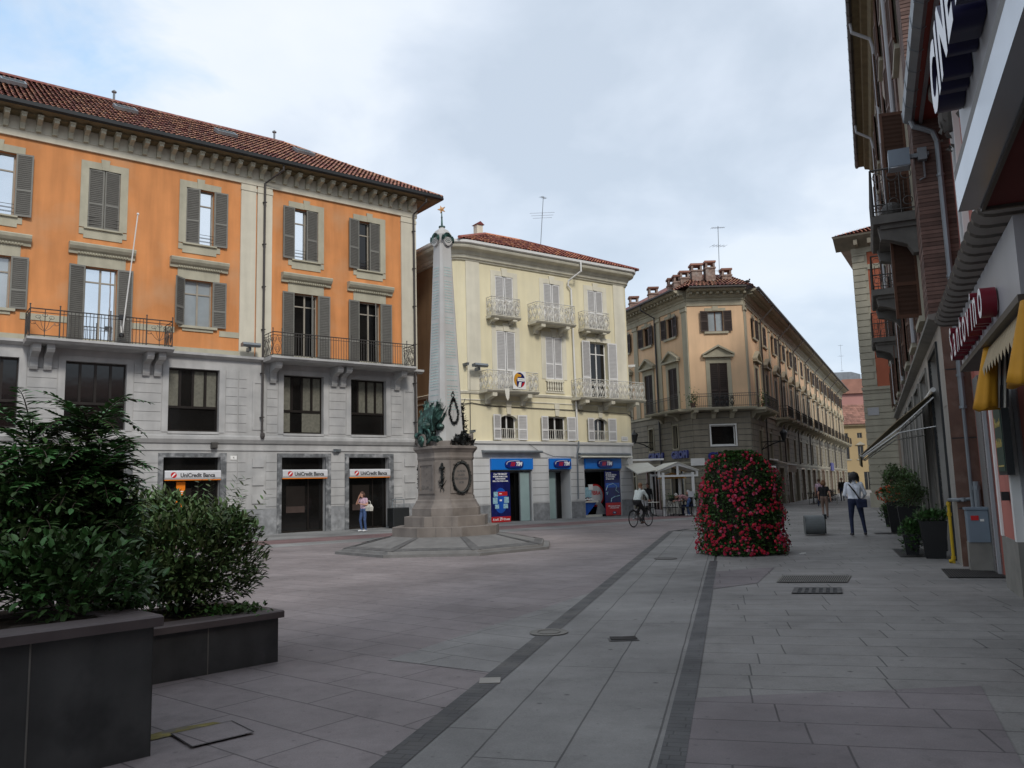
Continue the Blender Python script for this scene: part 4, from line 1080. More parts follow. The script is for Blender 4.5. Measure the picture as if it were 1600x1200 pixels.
ysign(1.24, 3.80, 'long blue phone shop sign above the window with the navy poster'); ysign(4.90, 6.32, 'short blue phone shop sign above the narrow middle door'); ysign(7.31, 9.90, 'blue phone shop sign above the right display window')
def poster(name, u0, u1, z0, z1, label, fill):
    s = thing(name, label, 'poster'); place(s, YBm, ((u0 + u1) / 2, .02, z0)); wd, h = u1 - u0, z1 - z0
    b = MB(); b.box(-wd / 2, wd / 2, -.02, .02, 0, h); fill(b, wd, h, s)
    b.build('sheet', ['poster_navy', 'sign_red', 'poster_blue', 'poster_cyan', 'white_text'], s)
def lines(s, rows, y=-.024):
    for t_, x, z, sz, al in rows: text(t_, sz, .0015, 'white_text', 'lettering', s, ft(x, y, z), bold=.004, align=al, sx=.85)
def fill1(b, wd, h, s):
    b.box(-wd / 2, wd / 2, -.0235, -.018, 0, .27, 1)
    b.prism([(.40 * math.cos(6.283 * k / 20), 1.05 + .62 * math.sin(6.283 * k / 20)) for k in range(20)], -.0215, -.019, 'y', 2)
    for (x0, x1, z0, z1, m) in ((-.42, -.18, 1.25, 1.48, 3), (-.15, .40, 1.28, 1.48, 1), (-.47, -.2, .90, 1.2, 3), (.2, .48, .92, 1.22, 3), (-.35, -.12, .66, .86, 3), (.15, .42, .66, .88, 3)):
        b.box(x0, x1, -.026, -.020, z0, z1, m)
    b.prism([(.17 * math.cos(6.283 * k / 16), 1.05 + .19 * math.sin(6.283 * k / 16)) for k in range(16)], -.029, -.02, 'y', 2)
    b.box(-.08, .06, -.032, -.024, 1.02, 1.10, 4); b.box(-.1, .06, -.029, -.024, 1.36, 1.40, 4)
    lines(s, [('Con TIM SMART', 0, 2.34, .135, 'CENTER'), ('INTERNET MOBILE E ADSL', 0, 2.22, .088, 'CENTER'), ('SE NON NAVIGHI', 0, 2.11, .088, 'CENTER'), ('DELLA TUA VOCE A CASA', 0, 2.00, .092, 'CENTER'), ('A soli', -.33, .13, .17, 'CENTER'), ('39', -.01, .14, .21, 'CENTER'), ('\u20ac/mese', .32, .13, .15, 'CENTER')], -.026)
poster('shop_poster', 1.26, 2.42, .02, 2.46, 'tall navy and red phone poster in the left shop window', fill1)
def fill2(b, wd, h, s):
    b.box(-wd / 2, wd / 2, -.0235, -.018, 0, .68, 1)
    b.tube([(-.5, -.024, 1.35), (-.35, -.024, 1.62), (0.05, -.024, 1.72), (.3, -.024, 1.55), (.22, -.024, 1.35), (.45, -.024, 1.2)], .02, 4, 3)
    b.tube([(-.15, -.024, .72), (-.12, -.024, .9), (.1, -.024, 1.0), (.5, -.024, 1.05)], .022, 4, 3); b.tube([(-.5, -.024, 1.2), (-.35, -.024, 1.28), (-.45, -.024, 1.12)], .022, 4, 3)
    b.box(-.5, .5, -.022, -.019, 1.5, 1.75, 2)
    n = 14; b.prism([(.06 + .15 * math.cos(6.283 * k / n), .14 + .08 * math.sin(6.283 * k / n)) for k in range(n)], -.027, -.02, 'y', 0)
    lines(s, [('La tua citt\u00e0', -.48, 2.30, .105, 'LEFT'), ('alla velocit\u00e0 della luce', -.48, 2.19, .105, 'LEFT'), ('con TUTTOFIBRA', -.48, 2.08, .105, 'LEFT'), ('di Telecom Italia', -.48, 1.97, .105, 'LEFT'), ('39\u20ac al mese per un anno', .06, .50, .10, 'CENTER'), ('e 19\u20ac al mese con tutto', .06, .40, .08, 'CENTER'), ('TIM', .06, .14, .10, 'CENTER')], -.0265)
poster('shop_poster', 8.74, 9.86, .05, 2.46, 'dark city-lights phone poster with a red foot in the right shop window', fill2)
s = thing('shop_poster', 'round red and grey sign behind the glass of the right shop window', 'poster'); place(s, YBm, (8.55, .60, 1.15))
b = MB(); b.prism([(.62 * math.cos(6.283 * k / 24), .62 * math.sin(6.283 * k / 24)) for k in range(24)], -.02, .02, 'y', 1); b.prism([(.52 * math.cos(6.283 * k / 24), .52 * math.sin(6.283 * k / 24)) for k in range(24)], -.03, .0, 'y', 0)
b.build('disc', ['sign_grey', 'sign_red'], s); text('FIBRA', .30, .002, 'sign_red', 'lettering', s, ft(0, -.033, .12), bold=.008, sx=.9)
# awnings over the shop
for (p, q, z, lab, op) in ((.75, 4.32, 3.47, 'closed grey awning box above the left shop window', False), (6.86, 10.5, 3.36, 'striped awning rolled in above the right shop window', True)):
    a = thing('shop_awning', lab, 'awning'); place(a, YBm, ((p + q) / 2, 0, z)); h = (q - p) / 2
    b = MB(); b.prism([(0, -.02), (-.30, -.07), (-.33, .0), (-.28, .05), (0, .08)], -h, h, 'x'); b.build('awning_box', 'zinc', a)
    if op:
        b = MB(); b.prism([(-.05, -.06), (-.45, -.20), (-.47, -.16), (-.05, -.02)], -h, h, 'x', 0)
        for x in (-h + .05, h - .1): b.tube([(x, -.02, -.3), (x, -.3, -.16)], .02, 5, 1)
        b.tube([(h - .1, -.02, -.25), (h - .1, -.2, -.55), (h - .15, -.28, -.60), (h - .18, -.24, -.5)], .025, 5, 1); b.build('awning_cloth', ['cloth_cream', 'white_paint'], a)
floodlight(YBm, (.45, -.35, 7.58), 'grey box floodlight on the yellow building beside the obelisk', 'zinc')
seccam(YBm, (-.15, -.05, 7.62), 'small round grey camera at the left corner of the yellow building', 0, 'zinc')
seccam(YBm, (11.3, .3, 8.35), 'white security camera on the right corner of the yellow building', R(50))
seccam(YBm, (.15, -.06, 4.35), 'small camera on the yellow wall low beside the monument', 0, 'zinc')
b = MB(); b.box(-.24, .24, -.02, .01, -.13, .13); o = b.build('street_plate', 'white_paint'); place(o, YBm, (10.33, -.02, 4.22)); tag(o, 'small white street name plate on the yellow wall', 'plate')
b = MB()
for z in (.05, -.04): b.box(-.18, .18, -.024, -.02, z - .012, z + .012)
b.build('lettering', 'zinc', o)
# banner on the left balcony
s = thing('banner', 'white balcony banner with a round yellow, grey and red emblem', 'banner'); place(s, YBm, (2.55, -.86, 7.0))
b = MB(); b.box(-.40, .40, -.012, .012, -.46, .44)
n = 40; cz = 0.0; P = lambda k, r=.34: (r * math.cos(6.283 * k / n), r * math.sin(6.283 * k / n) * 1.12)
b.prism([P(k) for k in range(n)], -.016, -.008, 'y', 1)
b.prism([P(k) for k in range(13, 28)] + [(-.17, -.25), (-.2, 0), (-.08, .16), (.1, .16), (.12, .26)], -.020, -.008, 'y', 2)
b.prism([P(k) for k in range(32, 39)] + [(.2, -.12)], -.020, -.008, 'y', 3)
b.prism([(-.10, -.36), (.06, -.36), (.12, -.10), (-.02, -.10)], -.021, -.008, 'y', 0); b.box(-.12, .32, -.021, -.008, -.06, .10, 0)
b.build('cloth', ['white_paint', 'logo_slate', 'emblem_gold', 'sign_red'] if False else ['white_paint', 'poster_navy', 'mustard', 'sign_red'], s)
text('Serenissima', .075, .001, 'black_text', 'lettering', s, ft(.1, -.022, .02), sx=.9)
b = MB(); b.add([(0, 0, 0), (.3, 0, .02), (.26, -.02, -.45), (.15, -.04, -.6), (.06, -.02, -.42)], [(0, 1, 2, 3, 4)])
o = b.build('cloth_rag', 'cloth_cream'); place(o, YBm, (1.62, -.88, 6.52)); tag(o, 'white cloth hanging from the floor of the left balcony', 'cloth')
# cables looping along the front
b = MB(); b.tube([(-.6, -.06, 5.7), (.2, -.05, 5.85), (1.1, -.05, 5.75), (3.5, -.05, 5.72), (6.6, -.05, 5.70), (10.6, -.08, 5.62), (11.2, .1, 5.4)], .022, 4); b.tube([(3.4, -.05, 4.0), (4.2, -.05, 3.55), (5.2, -.05, 3.25), (6.6, -.05, 3.22)], .010, 4); b.tube([(.15, -.04, 7.4), (.12, -.04, 4.3)], .02, 4)
o = b.build('cable', 'iron'); place(o, YBm, (0, 0, 0)); tag(o, 'dark cables clipped along the front of the yellow building', 'cable')
def antenna(X, p, h, label, lean=(0, 0), kind=0):
    b = MB(); b.tube([(0, 0, 0), (lean[0], lean[1], h)], .022, 5)
    def yagi(z, ln, n, w_, a):
        d = Vector((math.cos(a), math.sin(a), .05)); s = Vector((-math.sin(a), math.cos(a), 0)); c = Vector((lean[0] * z / h, lean[1] * z / h, z))
        b.tube([c - d * ln / 2, c + d * ln / 2], .014, 4)
        for k in range(n): q = c + d * ln * (k / (n - 1) - .5); b.tube([q - s * w_ * (1 - .3 * k / n), q + s * w_ * (1 - .3 * k / n)], .009, 3)
    if kind == 0: yagi(h * .98, .5, 7, .16, .3); yagi(h * .62, 1.1, 3, .75, .9)
    else: yagi(h * .97, .9, 9, .2, .1); yagi(h * .62, 1.0, 5, .35, .3); yagi(h * .15, .5, 3, .3, 1)
    o = b.build('tv_antenna', 'zinc'); place(o, X, p); return tag(o, label, 'antenna')
antenna(YBm, (8.2, 4.3, 16.1), 3.3, 'tall leaning television antenna on the yellow building roof', (.5, .2), 0)
# ================================================================== peach corner building (three fronts)
PB = thing('peach_building', 'long peach three-storey corner building with dark shutters and brick chimneys', 'building', (0, 0, 0))
K = 1.136
def Z(z): return (z - 1.65) * K + 1.65
X0, X1, Y0 = 11.07, 14.61, 50.0
FX = {'C': (T(X0, Y0, 0), X1 - X0), 'R': (T(X1, Y0, 0) @ rotz(rz_of(26.6)), 68.0), 'L': (T(X0, Y0, 0) @ rotz(rz_of(160.5)) @ T(-14, 0, 0), 14.0)}
PM = {k: v[0] for k, v in FX.items()}
zE, zW, zF = Z(12.15), Z(11.36), Z(5.66)
def pbays(f):
    if f == 'C': return [1.77]
    if f == 'R': return [3.18 + 3.86 * k for k in range(17)]
    return [14 - 2.07, 14 - 5.23, 14 - 8.4, 14 - 11.5]
def mod_strip(b, u0, u1, m):   # dentil course
    u = u0 + .1
    while u < u1: b.box(u, u + .16, -.62, -.30, Z(11.93), Z(12.05), m); u += .42
for f, (X, ln) in FX.items():
    bays = pbays(f)
    wt = [(a - .49, a + .49, Z(9.90), Z(11.05)) for a in bays]
    wd = [(a - .54, a + .54, zF, Z(8.14)) for a in bays]
    b = MB(X); wall(b, 0, ln, zF, zW, wt + wd, dep=.22)
    b.build('wall', 'peach_stucco', PB)
    b = MB(X)
    if f == 'C': mz = [(1.08, 2.58, Z(3.67), Z(4.74))]; gd = []
    elif f == 'L': mz = [(a - .3, a + .3, Z(3.6), Z(4.9)) for a in bays]; gd = [(a - .75, a + .75, 0, 2.7) for a in bays]
    else: mz = [(a - .5, a + .5, Z(2.95), Z(4.55)) for a in bays]; gd = [(a - 1.0, a + 1.0, 0, 2.6) for a in bays]
    wall(b, 0, ln, 0, zF, mz + gd, dep=.25)
    for k in range(15):   # rusticated courses
        z0 = .6 + k * .36
        if z0 > zF - .5: break
        cuts = sorted([(m_[0] - .16, m_[1] + .16) for m_ in mz + gd if m_[2] < z0 + .33 and m_[3] + .1 > z0]); u = 0.0
        for p, q in cuts + [(ln, ln)]:
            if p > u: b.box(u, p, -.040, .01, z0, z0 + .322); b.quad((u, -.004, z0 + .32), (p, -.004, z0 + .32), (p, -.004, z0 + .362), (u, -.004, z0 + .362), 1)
            u = max(u, q)
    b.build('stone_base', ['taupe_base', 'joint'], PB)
    b = MB(X); e0 = .5 if f != 'L' else 0
    b.prism([(0, zW), (-.06, zW), (-.06, zW + .3), (-.12, zW + .33), (-.10, Z(11.75)), (-.22, Z(11.82)), (-.28, Z(11.93)), (-.30, Z(12.05)), (-.75, Z(12.08)), (-.85, Z(12.14)), (-.88, Z(12.22)), (0, Z(12.24))], -.0 if f != 'C' else -.02, ln, 'x')
    mod_strip(b, 0, ln, 0)
    b.build('cornice', 'taupe_trim', PB)
    b = MB(X); b.prism([(-.86, Z(12.25)), (-.98, Z(12.16)), (-1.05, Z(12.20)), (-1.05, Z(12.28))], 0, ln, 'x'); b.build('gutter', 'brown_pipe', PB)
    us = {'C': [], 'R': [.25] + [a + 1.93 for a in bays], 'L': [14 - .32, 14 - 3.65, 14 - 6.8, 14 - 10]}[f]
    for u in us:
        b = MB(X); b.box(u - .28, u + .28, -.06, 0, zF, zW - .35); b.prism([(-.06, zW - .35), (-.13, zW - .30), (-.10, zW - .1), (-.16, zW - .04), (0, zW), (0, zW - .35)], u - .34, u + .34, 'x'); b.build('pilaster', 'taupe_trim', PB)
    b = MB(X); b.box(0, ln, -.10, 0, zF - .18, zF - .05); b.box(0, ln, -.06, .0, Z(2.75), Z(2.82)); b.build('string_course', 'taupe_trim', PB)
    for i, a in enumerate(bays):
        far = f == 'R' and i > 8
        wo = window(PB, a - .49, a + .49, Z(9.90), Z(11.05), y=.18, mats=('marble_brown', 'glass_pale' if f == 'C' or i % 5 == 2 else 'glass_black'), X=X)
        b = MB(X); b.box(a - .65, a - .49, -.03, 0, Z(9.9), Z(11.05)); b.box(a + .49, a + .65, -.03, 0, Z(9.9), Z(11.05)); b.box(a - .65, a + .65, -.032, 0, Z(11.05), Z(11.22)); b.box(a - .18, a + .18, -.06, 0, Z(11.1), Z(11.32)); b.box(a - .75, a + .75, -.12, .05, Z(9.78), Z(9.9))
        b.build('surround', 'taupe_trim', wo)
        cl = f == 'R' and i in (1, 5, 6)
        shutter(wo, a - .49, Z(9.9), Z(11.05), .5, 4 if cl else 172, -1, 'shutter_brown', y=-.07, X=X, pitch=.12 if not far else .25, mid=.5); shutter(wo, a + .49, Z(9.9), Z(11.05), .5, 4 if cl else 172, 1, 'shutter_brown', y=-.07, X=X, pitch=.12 if not far else .25, mid=.5)
        wo = window(PB, a - .54, a + .54, zF, Z(8.14), y=.18, mats=('marble_brown', 'glass_black'), X=X)
        shutter(wo, a - .54, zF, Z(8.14), .53, 2, -1, 'shutter_brown', y=.03, X=X, pitch=.12 if not far else .3, mid=.4); shutter(wo, a + .54, zF, Z(8.14), .53, 2, 1, 'shutter_brown', y=.03, X=X, pitch=.12 if not far else .3, mid=.4)
        b = MB(X); b.box(a - .78, a - .54, -.05, 0, zF, Z(8.14)); b.box(a + .54, a + .78, -.05, 0, zF, Z(8.14)); b.box(a - .78, a + .78, -.052, 0, Z(8.14), Z(8.43)); b.build('surround', 'taupe_trim', wo)
        b = MB(X); z0 = Z(8.46)
        b.box(a - .97, a + .97, -.26, 0, z0, z0 + .12); b.prism([(a - .97, z0 + .12), (a + .97, z0 + .12), (a, z0 + .70)], -.10, 0, 'y')
        for s_ in (-1, 1):
            b.loft([[(a + s_ * 1.0, y, z0 + .12), (a + s_ * 1.0, y, z0 + .22), (a, y, z0 + .78), (a, y, z0 + .66)] for y in (-.28, 0)], caps=True)
        b.build('pediment', 'taupe_trim', wo)
    # mezzanine and ground-floor openings
    for i, (p, q, z0, z1) in enumerate(mz):
        wo = window(PB, p, q, z0, z1, y=.2, cols=1 if f == 'C' else 2, mats=('white_paint' if f == 'C' else 'taupe_trim', 'glass_black'), X=X)
        b = MB(X); mt = 'white_paint' if f == 'C' else 'taupe_trim'
        b.box(p - .08, p, -.06, .02, z0 - .08, z1 + .08); b.box(q, q + .08, -.06, .02, z0 - .08, z1 + .08); b.box(p, q, -.06, .02, z1, z1 + .08); b.box(p, q, -.06, .02, z0 - .08, z0); b.build('surround', mt, wo)
    for i, (p, q, z0, z1) in enumerate(gd):
        b = MB(X); b.quad((p, .22, 0), (q, .22, 0), (q, .22, z1), (p, .22, z1), 1); b.box((p + q) / 2 - .05, (p + q) / 2 + .05, .15, .215, 0, z1); b.box(p, q, .15, .215, z1 - .5, z1 - .42); b.box(p - .14, p, -.07, .02, 0, z1 + .12); b.box(q, q + .14, -.07, .02, 0, z1 + .12); b.box(p, q, -.07, .02, z1, z1 + .12)
        b.build('shop_door', ['marble_brown' if i % 2 else 'taupe_trim', 'glass_black'], PB)
for a in [5.1 + 7.75 * k for k in range(8)]:
    b = MB(PM['R']); b.tube([(a + .5, -.95, Z(12.2)), (a + .5, -.95, Z(12.0)), (a, -.15, Z(11.2)), (a, -.12, 3.0)], .055, 6); b.build('downpipe', 'brown_pipe', PB)
b = MB(PM['L']); b.tube([(14 - 4.2, -.95, Z(12.2)), (14 - 4.2, -.95, Z(11.9)), (14 - 3.9, -.12, Z(11.4)), (14 - 3.9, -.12, 2.5)], .055, 6); b.build('downpipe', 'brown_pipe', PB)
# long balcony round the corner, then shorter balconies down the street
def pbalc(segs, corb, label=None):
    b = MB()
    for X, p, q in segs: b.X = X; b.prism([(0, zF - .15), (-.95, zF - .15), (-1.0, zF - .05), (-1.0, zF), (0, zF + .01)], p, q, 'x')
    bal = b.build('balcony', 'taupe_trim', PB)
    for X, u in corb:
        b = MB(X); b.prism([(0, zF - .62), (-.1, zF - .62), (-.3, zF - .35), (-.9, zF - .28), (-.95, zF - .15), (0, zF - .15)], u - .13, u + .13, 'x'); b.build('corbel', 'taupe_trim', bal)
    b = MB()
    for X, p, q in segs:
        b.X = X; n = max(2, round((q - p) / .115))
        for z in (Z(6.38), Z(6.25), zF + .08): b.tube([(p, -.96, z), (q, -.96, z)], .016, 4)
        for k in range(n + 1): b.tube([(p + (q - p) * k / n, -.96, zF), (p + (q - p) * k / n, -.96, Z(6.38))], .010, 3, caps=False)
    for X, u in ((segs[0][0], segs[0][1]), (segs[-1][0], segs[-1][2])):
        b.X = X
        for z in (Z(6.38), zF + .08): b.tube([(u, -.96, z), (u, -.02, z)], .016, 4)
        for k in range(8): b.tube([(u, -.96 + k * .125, zF), (u, -.96 + k * .125, Z(6.38))], .010, 3, caps=False)
    b.build('railing', 'iron', bal); return bal
cb = pbalc([(PM['L'], 14 - 4.3, 14), (PM['C'], -.2, X1 - X0 + .2), (PM['R'], 0, 5.0)], [(PM['L'], 14 - 3.6), (PM['L'], 14 - 1.6), (PM['C'], .05), (PM['C'], 1.27), (PM['C'], 2.4), (PM['R'], .4), (PM['R'], 2.0), (PM['R'], 4.2)])
b = MB(PM['C'])
for k in range(4): scroll(b, (1.15 + .31 * k, -.98), (1.46 + .31 * k, -.98), zF + .05, Z(6.25), .018)
b.build('railing_panel', 'dark_metal', cb)
for k in range(2, 17, 1):
    a = 3.18 + 3.86 * k
    if k % 1 == 0: pbalc([(PM['R'], a - 1.25, a + 1.25)], [(PM['R'], a - .9), (PM['R'], a + .9)])
# roof
def Cw(f, p): return PM[f] @ Vector(p)
zt = Z(12.28)
rise = 2.2; bk = 5.0
b = MB()
PL0, PLc, PRc, PR1 = Cw('L', (0, -1.0, zt)), Vector((X0 - .25, Y0 - 1.0, zt)), Vector((X1 + .35, Y0 - 1.0, zt)), Cw('R', (68.6, -1.0, zt))
RL0, RC, RC2, RR1 = Cw('L', (0, bk, zt + rise)), Vector((12.6, Y0 + 4.5, zt + rise)), Vector((15.2, Y0 + 5.2, zt + rise)), Cw('R', (66, bk, zt + rise))
def tile_quad(A, B, C, D, nu, nvv):
    for i in range(nu):
        for j in range(nvv):
            def P(s, t): return A.lerp(B, s).lerp(D.lerp(C, s), t)
            s0, s1, t0, t1 = i / nu, (i + .96) / nu, j / nvv, (j + 1.1) / nvv
            up = Vector((0, 0, .06)); mid = (s0 + s1) / 2; lf = Vector((0, 0, rnd.uniform(.02, .05)))
            b.loft([[P(s0, t0) + lf, P((s0 + mid) / 2, t0) + up + lf, P(mid, t0) + up * 1.3 + lf, P((s1 + mid) / 2, t0) + up + lf, P(s1, t0) + lf], [P(s0, t1), P((s0 + mid) / 2, t1) + up * .5, P(mid, t1) + up * .6, P((s1 + mid) / 2, t1) + up * .5, P(s1, t1)]], closed=False)
    b.quad(A, B, C, D, 0, .1)
tile_quad(PL0, PLc, RC, RL0, 52, 10); tile_quad(PLc, PRc, RC2, RC, 17, 10); tile_quad(PRc, PR1, RR1, RC2, 90, 6)
b.quad(PR1, Cw('R', (68.6, 10, zt)), RR1, RR1 + Vector((0, 0, -.01)), 0, .4)
b.quad(Cw('R', (68, -.0, 0)), Cw('R', (68, 10, 0)), Cw('R', (68, 10, zt)), Cw('R', (68, 0, zt)), 0, .3)
b.quad(RL0, RC, Cw('R', (20, 12, zt)), Cw('L', (0, 12, zt)), 0, .3)
proof = b.build('roof', 'roof_tile', PB)
def chimney(p, w_, d_, h, n=1):
    b = MB(T(*p))
    b.box(-w_ / 2, w_ / 2, -d_ / 2, d_ / 2, -1.5, h - .45, 0); b.box(-w_ / 2 - .05, w_ / 2 + .05, -d_ / 2 - .05, d_ / 2 + .05, h - .52, h - .42, 0)
    for sx in (-1, 1):
        for sy in (-1, 1): b.box(sx * w_ / 2 - (.12 if sx > 0 else 0), sx * w_ / 2 + (.12 if sx < 0 else 0), sy * d_ / 2 - (.12 if sy > 0 else 0), sy * d_ / 2 + (.12 if sy < 0 else 0), h - .42, h - .12, 0)
    b.box(-w_ / 2 - .06, w_ / 2 + .06, -d_ / 2 - .06, d_ / 2 + .06, h - .12, h, 1)
    b.build('chimney', ['old_brick', 'roof_far'], proof)
for u, w_, h in ((11.8, .62, .75), (9.2, .62, .8), (6.4, .62, .8), (3.6, .62, .8)):
    P = Cw('L', (u, .4, zt + .55)); chimney(P, w_, .55, h)
chimney((10.85, Y0 + 1.5, zt + .6), .42, .5, .72); chimney((11.32, Y0 + 1.4, zt + .6), .56, .55, .95); chimney((12.15, Y0 + 1.6, zt + .6), .68, .7, 1.45); chimney((12.98, Y0 + 1.4, zt + .6), .60, .7, 1.55); chimney((14.25, Y0 + 2.2, zt + .7), .60, .6, 1.15)
antenna(T(0, 0, 0), (14.0, Y0 + 2.8, zt + 1.4), 3.6, 'slim television antenna on the peach building roof', (.1, 0), 1)
b = MB(); b.ball((0, 0, .12), (.16, .07, .09), 8, 6); b.ball((.13, 0, .24), .055, 6, 5); b.prism([(-.12, .08), (-.30, .0), (-.12, .14)], -.03, .03, 'y'); b.tube([(0, .02, 0), (0, .02, .08)], .01, 4)
o = b.build('pigeon', 'cloth_black', loc=(14.75, Y0 - .85, zt + .12)); tag(o, 'small dark pigeon perched on the corner of the roof', 'bird')
# wall lanterns on brackets
def lantern(X, p, label, rz=0.0):
    s = thing('wall_lantern', label, 'lamp', group='iron lanterns on the peach building'); place(s, X, p, rz)
    b = MB(); b.tube([(0, 0, -.5), (0, -.7, -.15), (0, -1.2, 0), (0, -1.45, -.02)], .035, 5); b.tube([(0, 0, 0), (0, -1.45, .02)], .03, 5); b.tube([(0, -.05, -.45), (0, -.3, -.12), (0, -.55, -.28), (0, -.75, -.08)], .02, 4)
    b.build('bracket', 'dark_metal', s)
    b = MB(); b.lathe([(.10, .04), (.13, .10), (.24, .50), (.27, .53), (.16, .66), (.05, .74), (.03, .86), (.0, .88)], 6, (0, -1.42, 0), 0); b.build('lamp_head', 'dark_metal', s)
    b = MB(); b.lathe([(.115, .10), (.225, .49)], 6, (0, -1.42, 0), caps=False); g_ = b.build('lamp_glass', 'glass_pale', s); g_.scale = (1.01, 1.0, 1)
lantern(PM['L'], (14 - 5.0, 0, Z(4.1)), 'black iron wall lantern left of the cafe lettering'); lantern(PM['R'], (3.4, 0, Z(3.9)), 'black iron wall lantern on the street side of the peach building')
# GROM letters on the cafe wall
for u, lab in ((14 - 1.55, 'dark blue cafe lettering on the wall right of the pavilion peak'), (14 - 4.55, 'dark blue cafe lettering on the wall left of the pavilion peak')):
    s = thing('cafe_lettering', lab, 'sign'); place(s, PM['L'], (u, -.10, 3.45)); text('GROM', .62, .06, 'letter_blue', 'letters', s, ft(0, 0, 0), bold=.03, sx=1.05)
s = thing('cafe_lettering', 'dark blue cafe lettering behind the top of the flower tower', 'sign'); place(s, PM['C'], (1.8, -.12, 3.25)); text('GROM', .62, .06, 'letter_blue', 'letters', s, ft(0, 0, 0), bold=.03, sx=1.1)
b = MB(); b.box(-.03, .03, -.6, 0, -.05, 0); b.box(-.45, .45, -.66, -.6, -.45, .12, 1)
b.build('x', ['zinc', 'white_paint']) if False else None
b = MB(); b.box(-.42, .42, -.10, .0, -.22, .22); o = b.build('wall_sign', 'white_paint'); place(o, PM['C'], (.15, -.05, 2.95)); tag(o, 'small white box sign on the wall left of the flower tower', 'sign')
b = MB(); b.box(-.32, .32, -.05, .05, -.2, .2); o = b.build('shop_sign', 'letter_blue'); place(o, PM['R'], (47, -.12, 3.1)); tag(o, 'distant blue shop sign far down the street', 'sign'); o.scale = (4.2, 1, 2.2)
# awning on the street side
s = thing('shop_awning', 'grey-brown shop awning right of the flower tower', 'awning'); place(s, PM['R'], (7.2, 0, 2.85))
b = MB(); b.prism([(0, .25), (-1.3, -.12), (-1.3, -.09), (0, .3)], -1.9, 1.9, 'x'); b.prism([(-1.28, -.12), (-1.31, -.12), (-1.31, -.62), (-1.28, -.62)], -1.9, 1.9, 'x', 0); b.build('awning_cloth', 'stucco_grey', s)
b = MB(); b.box(-1.95, 1.95, -1.34, -1.27, -.12, -.06); b.box(-1.95, 1.95, -.1, 0, .22, .34); b.build('awning_bar', 'white_paint', s)
# flower pots on the corner balcony
for i, (f, u, lab) in enumerate((('C', -.1, 'leafy plant trailing over the balcony railing at the left corner'), ('R', .9, 'plant with reddish leaves on the balcony at the right corner'))):
    b = MB(); b.lathe([(.12, 0), (.17, .28)], 8, (0, 0, .0), 0)
    for k in range(160): p = Vector((rnd.gauss(0, .20), rnd.gauss(0, .16), .45 + rnd.gauss(0, .28) + (.0 if i else .1))); leaf(b, p, rdir(.2), .14, .08, 1)
    o = b.build('balcony_plant', ['marble_brown', 'leaf_shrub']); place(o, PM[f], (u, -.75, zF + .01)); tag(o, lab, 'plant')

# ================================================================== red corner building beyond, far houses
RB = thing('rust_building', 'tall rust-red corner building with pale rusticated quoins and deep eaves', 'building', (20.58, 47.38, 0), rz_of(120))
b = MB(); wall(b, .78, 9, 6.9, 15.2, [(2.0, 3.0, 8.2, 10.2), (2.0, 3.0, 11.9, 13.9), (5.5, 6.5, 8.2, 10.2)], dep=.2); shell(b, 0, 9, 0, 15.2, 25); b.build('wall', 'rust_stucco', RB)
b = MB(); wall(b, 0, 9, 0, 6.9, [(2.4, 4.2, 0, 3.0), (5.5, 7, 0, 3.0), (2.3, 3.3, 4.0, 5.8)], dep=.2); wall(b, 0, .78, 6.9, 15.3, y=0)
for k in range(16): b.box(-.03, 2.2 if k not in () else 2, -.05, .01, .95 + k * .375, .95 + k * .375 + .33)
for k in range(21): b.box(-.03, .78 - (.14 if k % 2 else 0), -.05, .01, 7.05 + k * .39, 7.05 + k * .39 + .34)
b.box(-.08, 9, -.12, 0, 6.78, 6.95); b.box(-.10, 9, -.10, .0, 0, .85); b.box(.78, 9, -.05, .0, 13.95, 14.25); b.box(-.06, 9, -.08, 0, 15.0, 15.3)
for k in range(16): b.box(-.05, .0, 0, 24, .95 + k * .375, .95 + k * .375 + .33)
for k in range(21): b.box(-.05, .0, 0, 1.0, 7.05 + k * .39, 7.05 + k * .39 + .34)
b.build('quoins', 'stone_beige', RB)
for p, q, z0, z1 in ((2.0, 3.0, 8.2, 10.2), (2.0, 3.0, 11.9, 13.9), (5.5, 6.5, 8.2, 10.2), (2.3, 3.3, 4.0, 5.8)):
    wo = window(RB, p, q, z0, z1, y=.16, mats=('white_paint', 'glass_black'))
    b = MB(); b.box(p - .2, q + .2, -.1, .05, z0 - .15, z0); b.box(p - .2, p, -.04, 0, z0, z1); b.box(q, q + .2, -.04, 0, z0, z1); b.box(p - .2, q + .2, -.042, 0, z1, z1 + .2); b.build('surround', 'stone_beige', wo)
b = MB(); b.prism([(0, 15.25), (-.95, 15.85), (-1.0, 15.95), (0, 16.0)], -.9, 9, 'x'); b.loft([[(0, -0, 15.25), (-.9, -.95, 15.85), (-.95, -1, 15.95), (0, 0, 16.0)], [(0, 25, 15.25), (-.9, 25, 15.85), (-.95, 25, 15.95), (0, 25, 16.0)]], caps=True)
for k in range(8): b.box(.2 + k * .75, .4 + k * .75, -.8, -.05, 15.35, 15.65)
b.build('eaves', 'taupe_base', RB)
b = MB(); th_ = math.atan(.42); roof_tiles(b, (0, -1.0, 15.98), (1, 0, 0), (0, math.cos(th_), math.sin(th_)), (0, -math.sin(th_), math.cos(th_)), 10, .4, .22, lambda v: (-.95 + v * .9, 9)); b.quad((-.95, 25, 15.98), (-.95, -1, 15.98), (2.6, 2.6, 17.5), (2.6, 25, 17.5), 0, .3); b.build('roof', 'roof_tile_red', RB)
b = MB(); b.box(-.02, .04, -.0, .6, 0, 1.0) if False else b.box(.15, .75, -.08, -.05, 5.3, 5.75); b.build('street_plate', 'grey_white', RB)
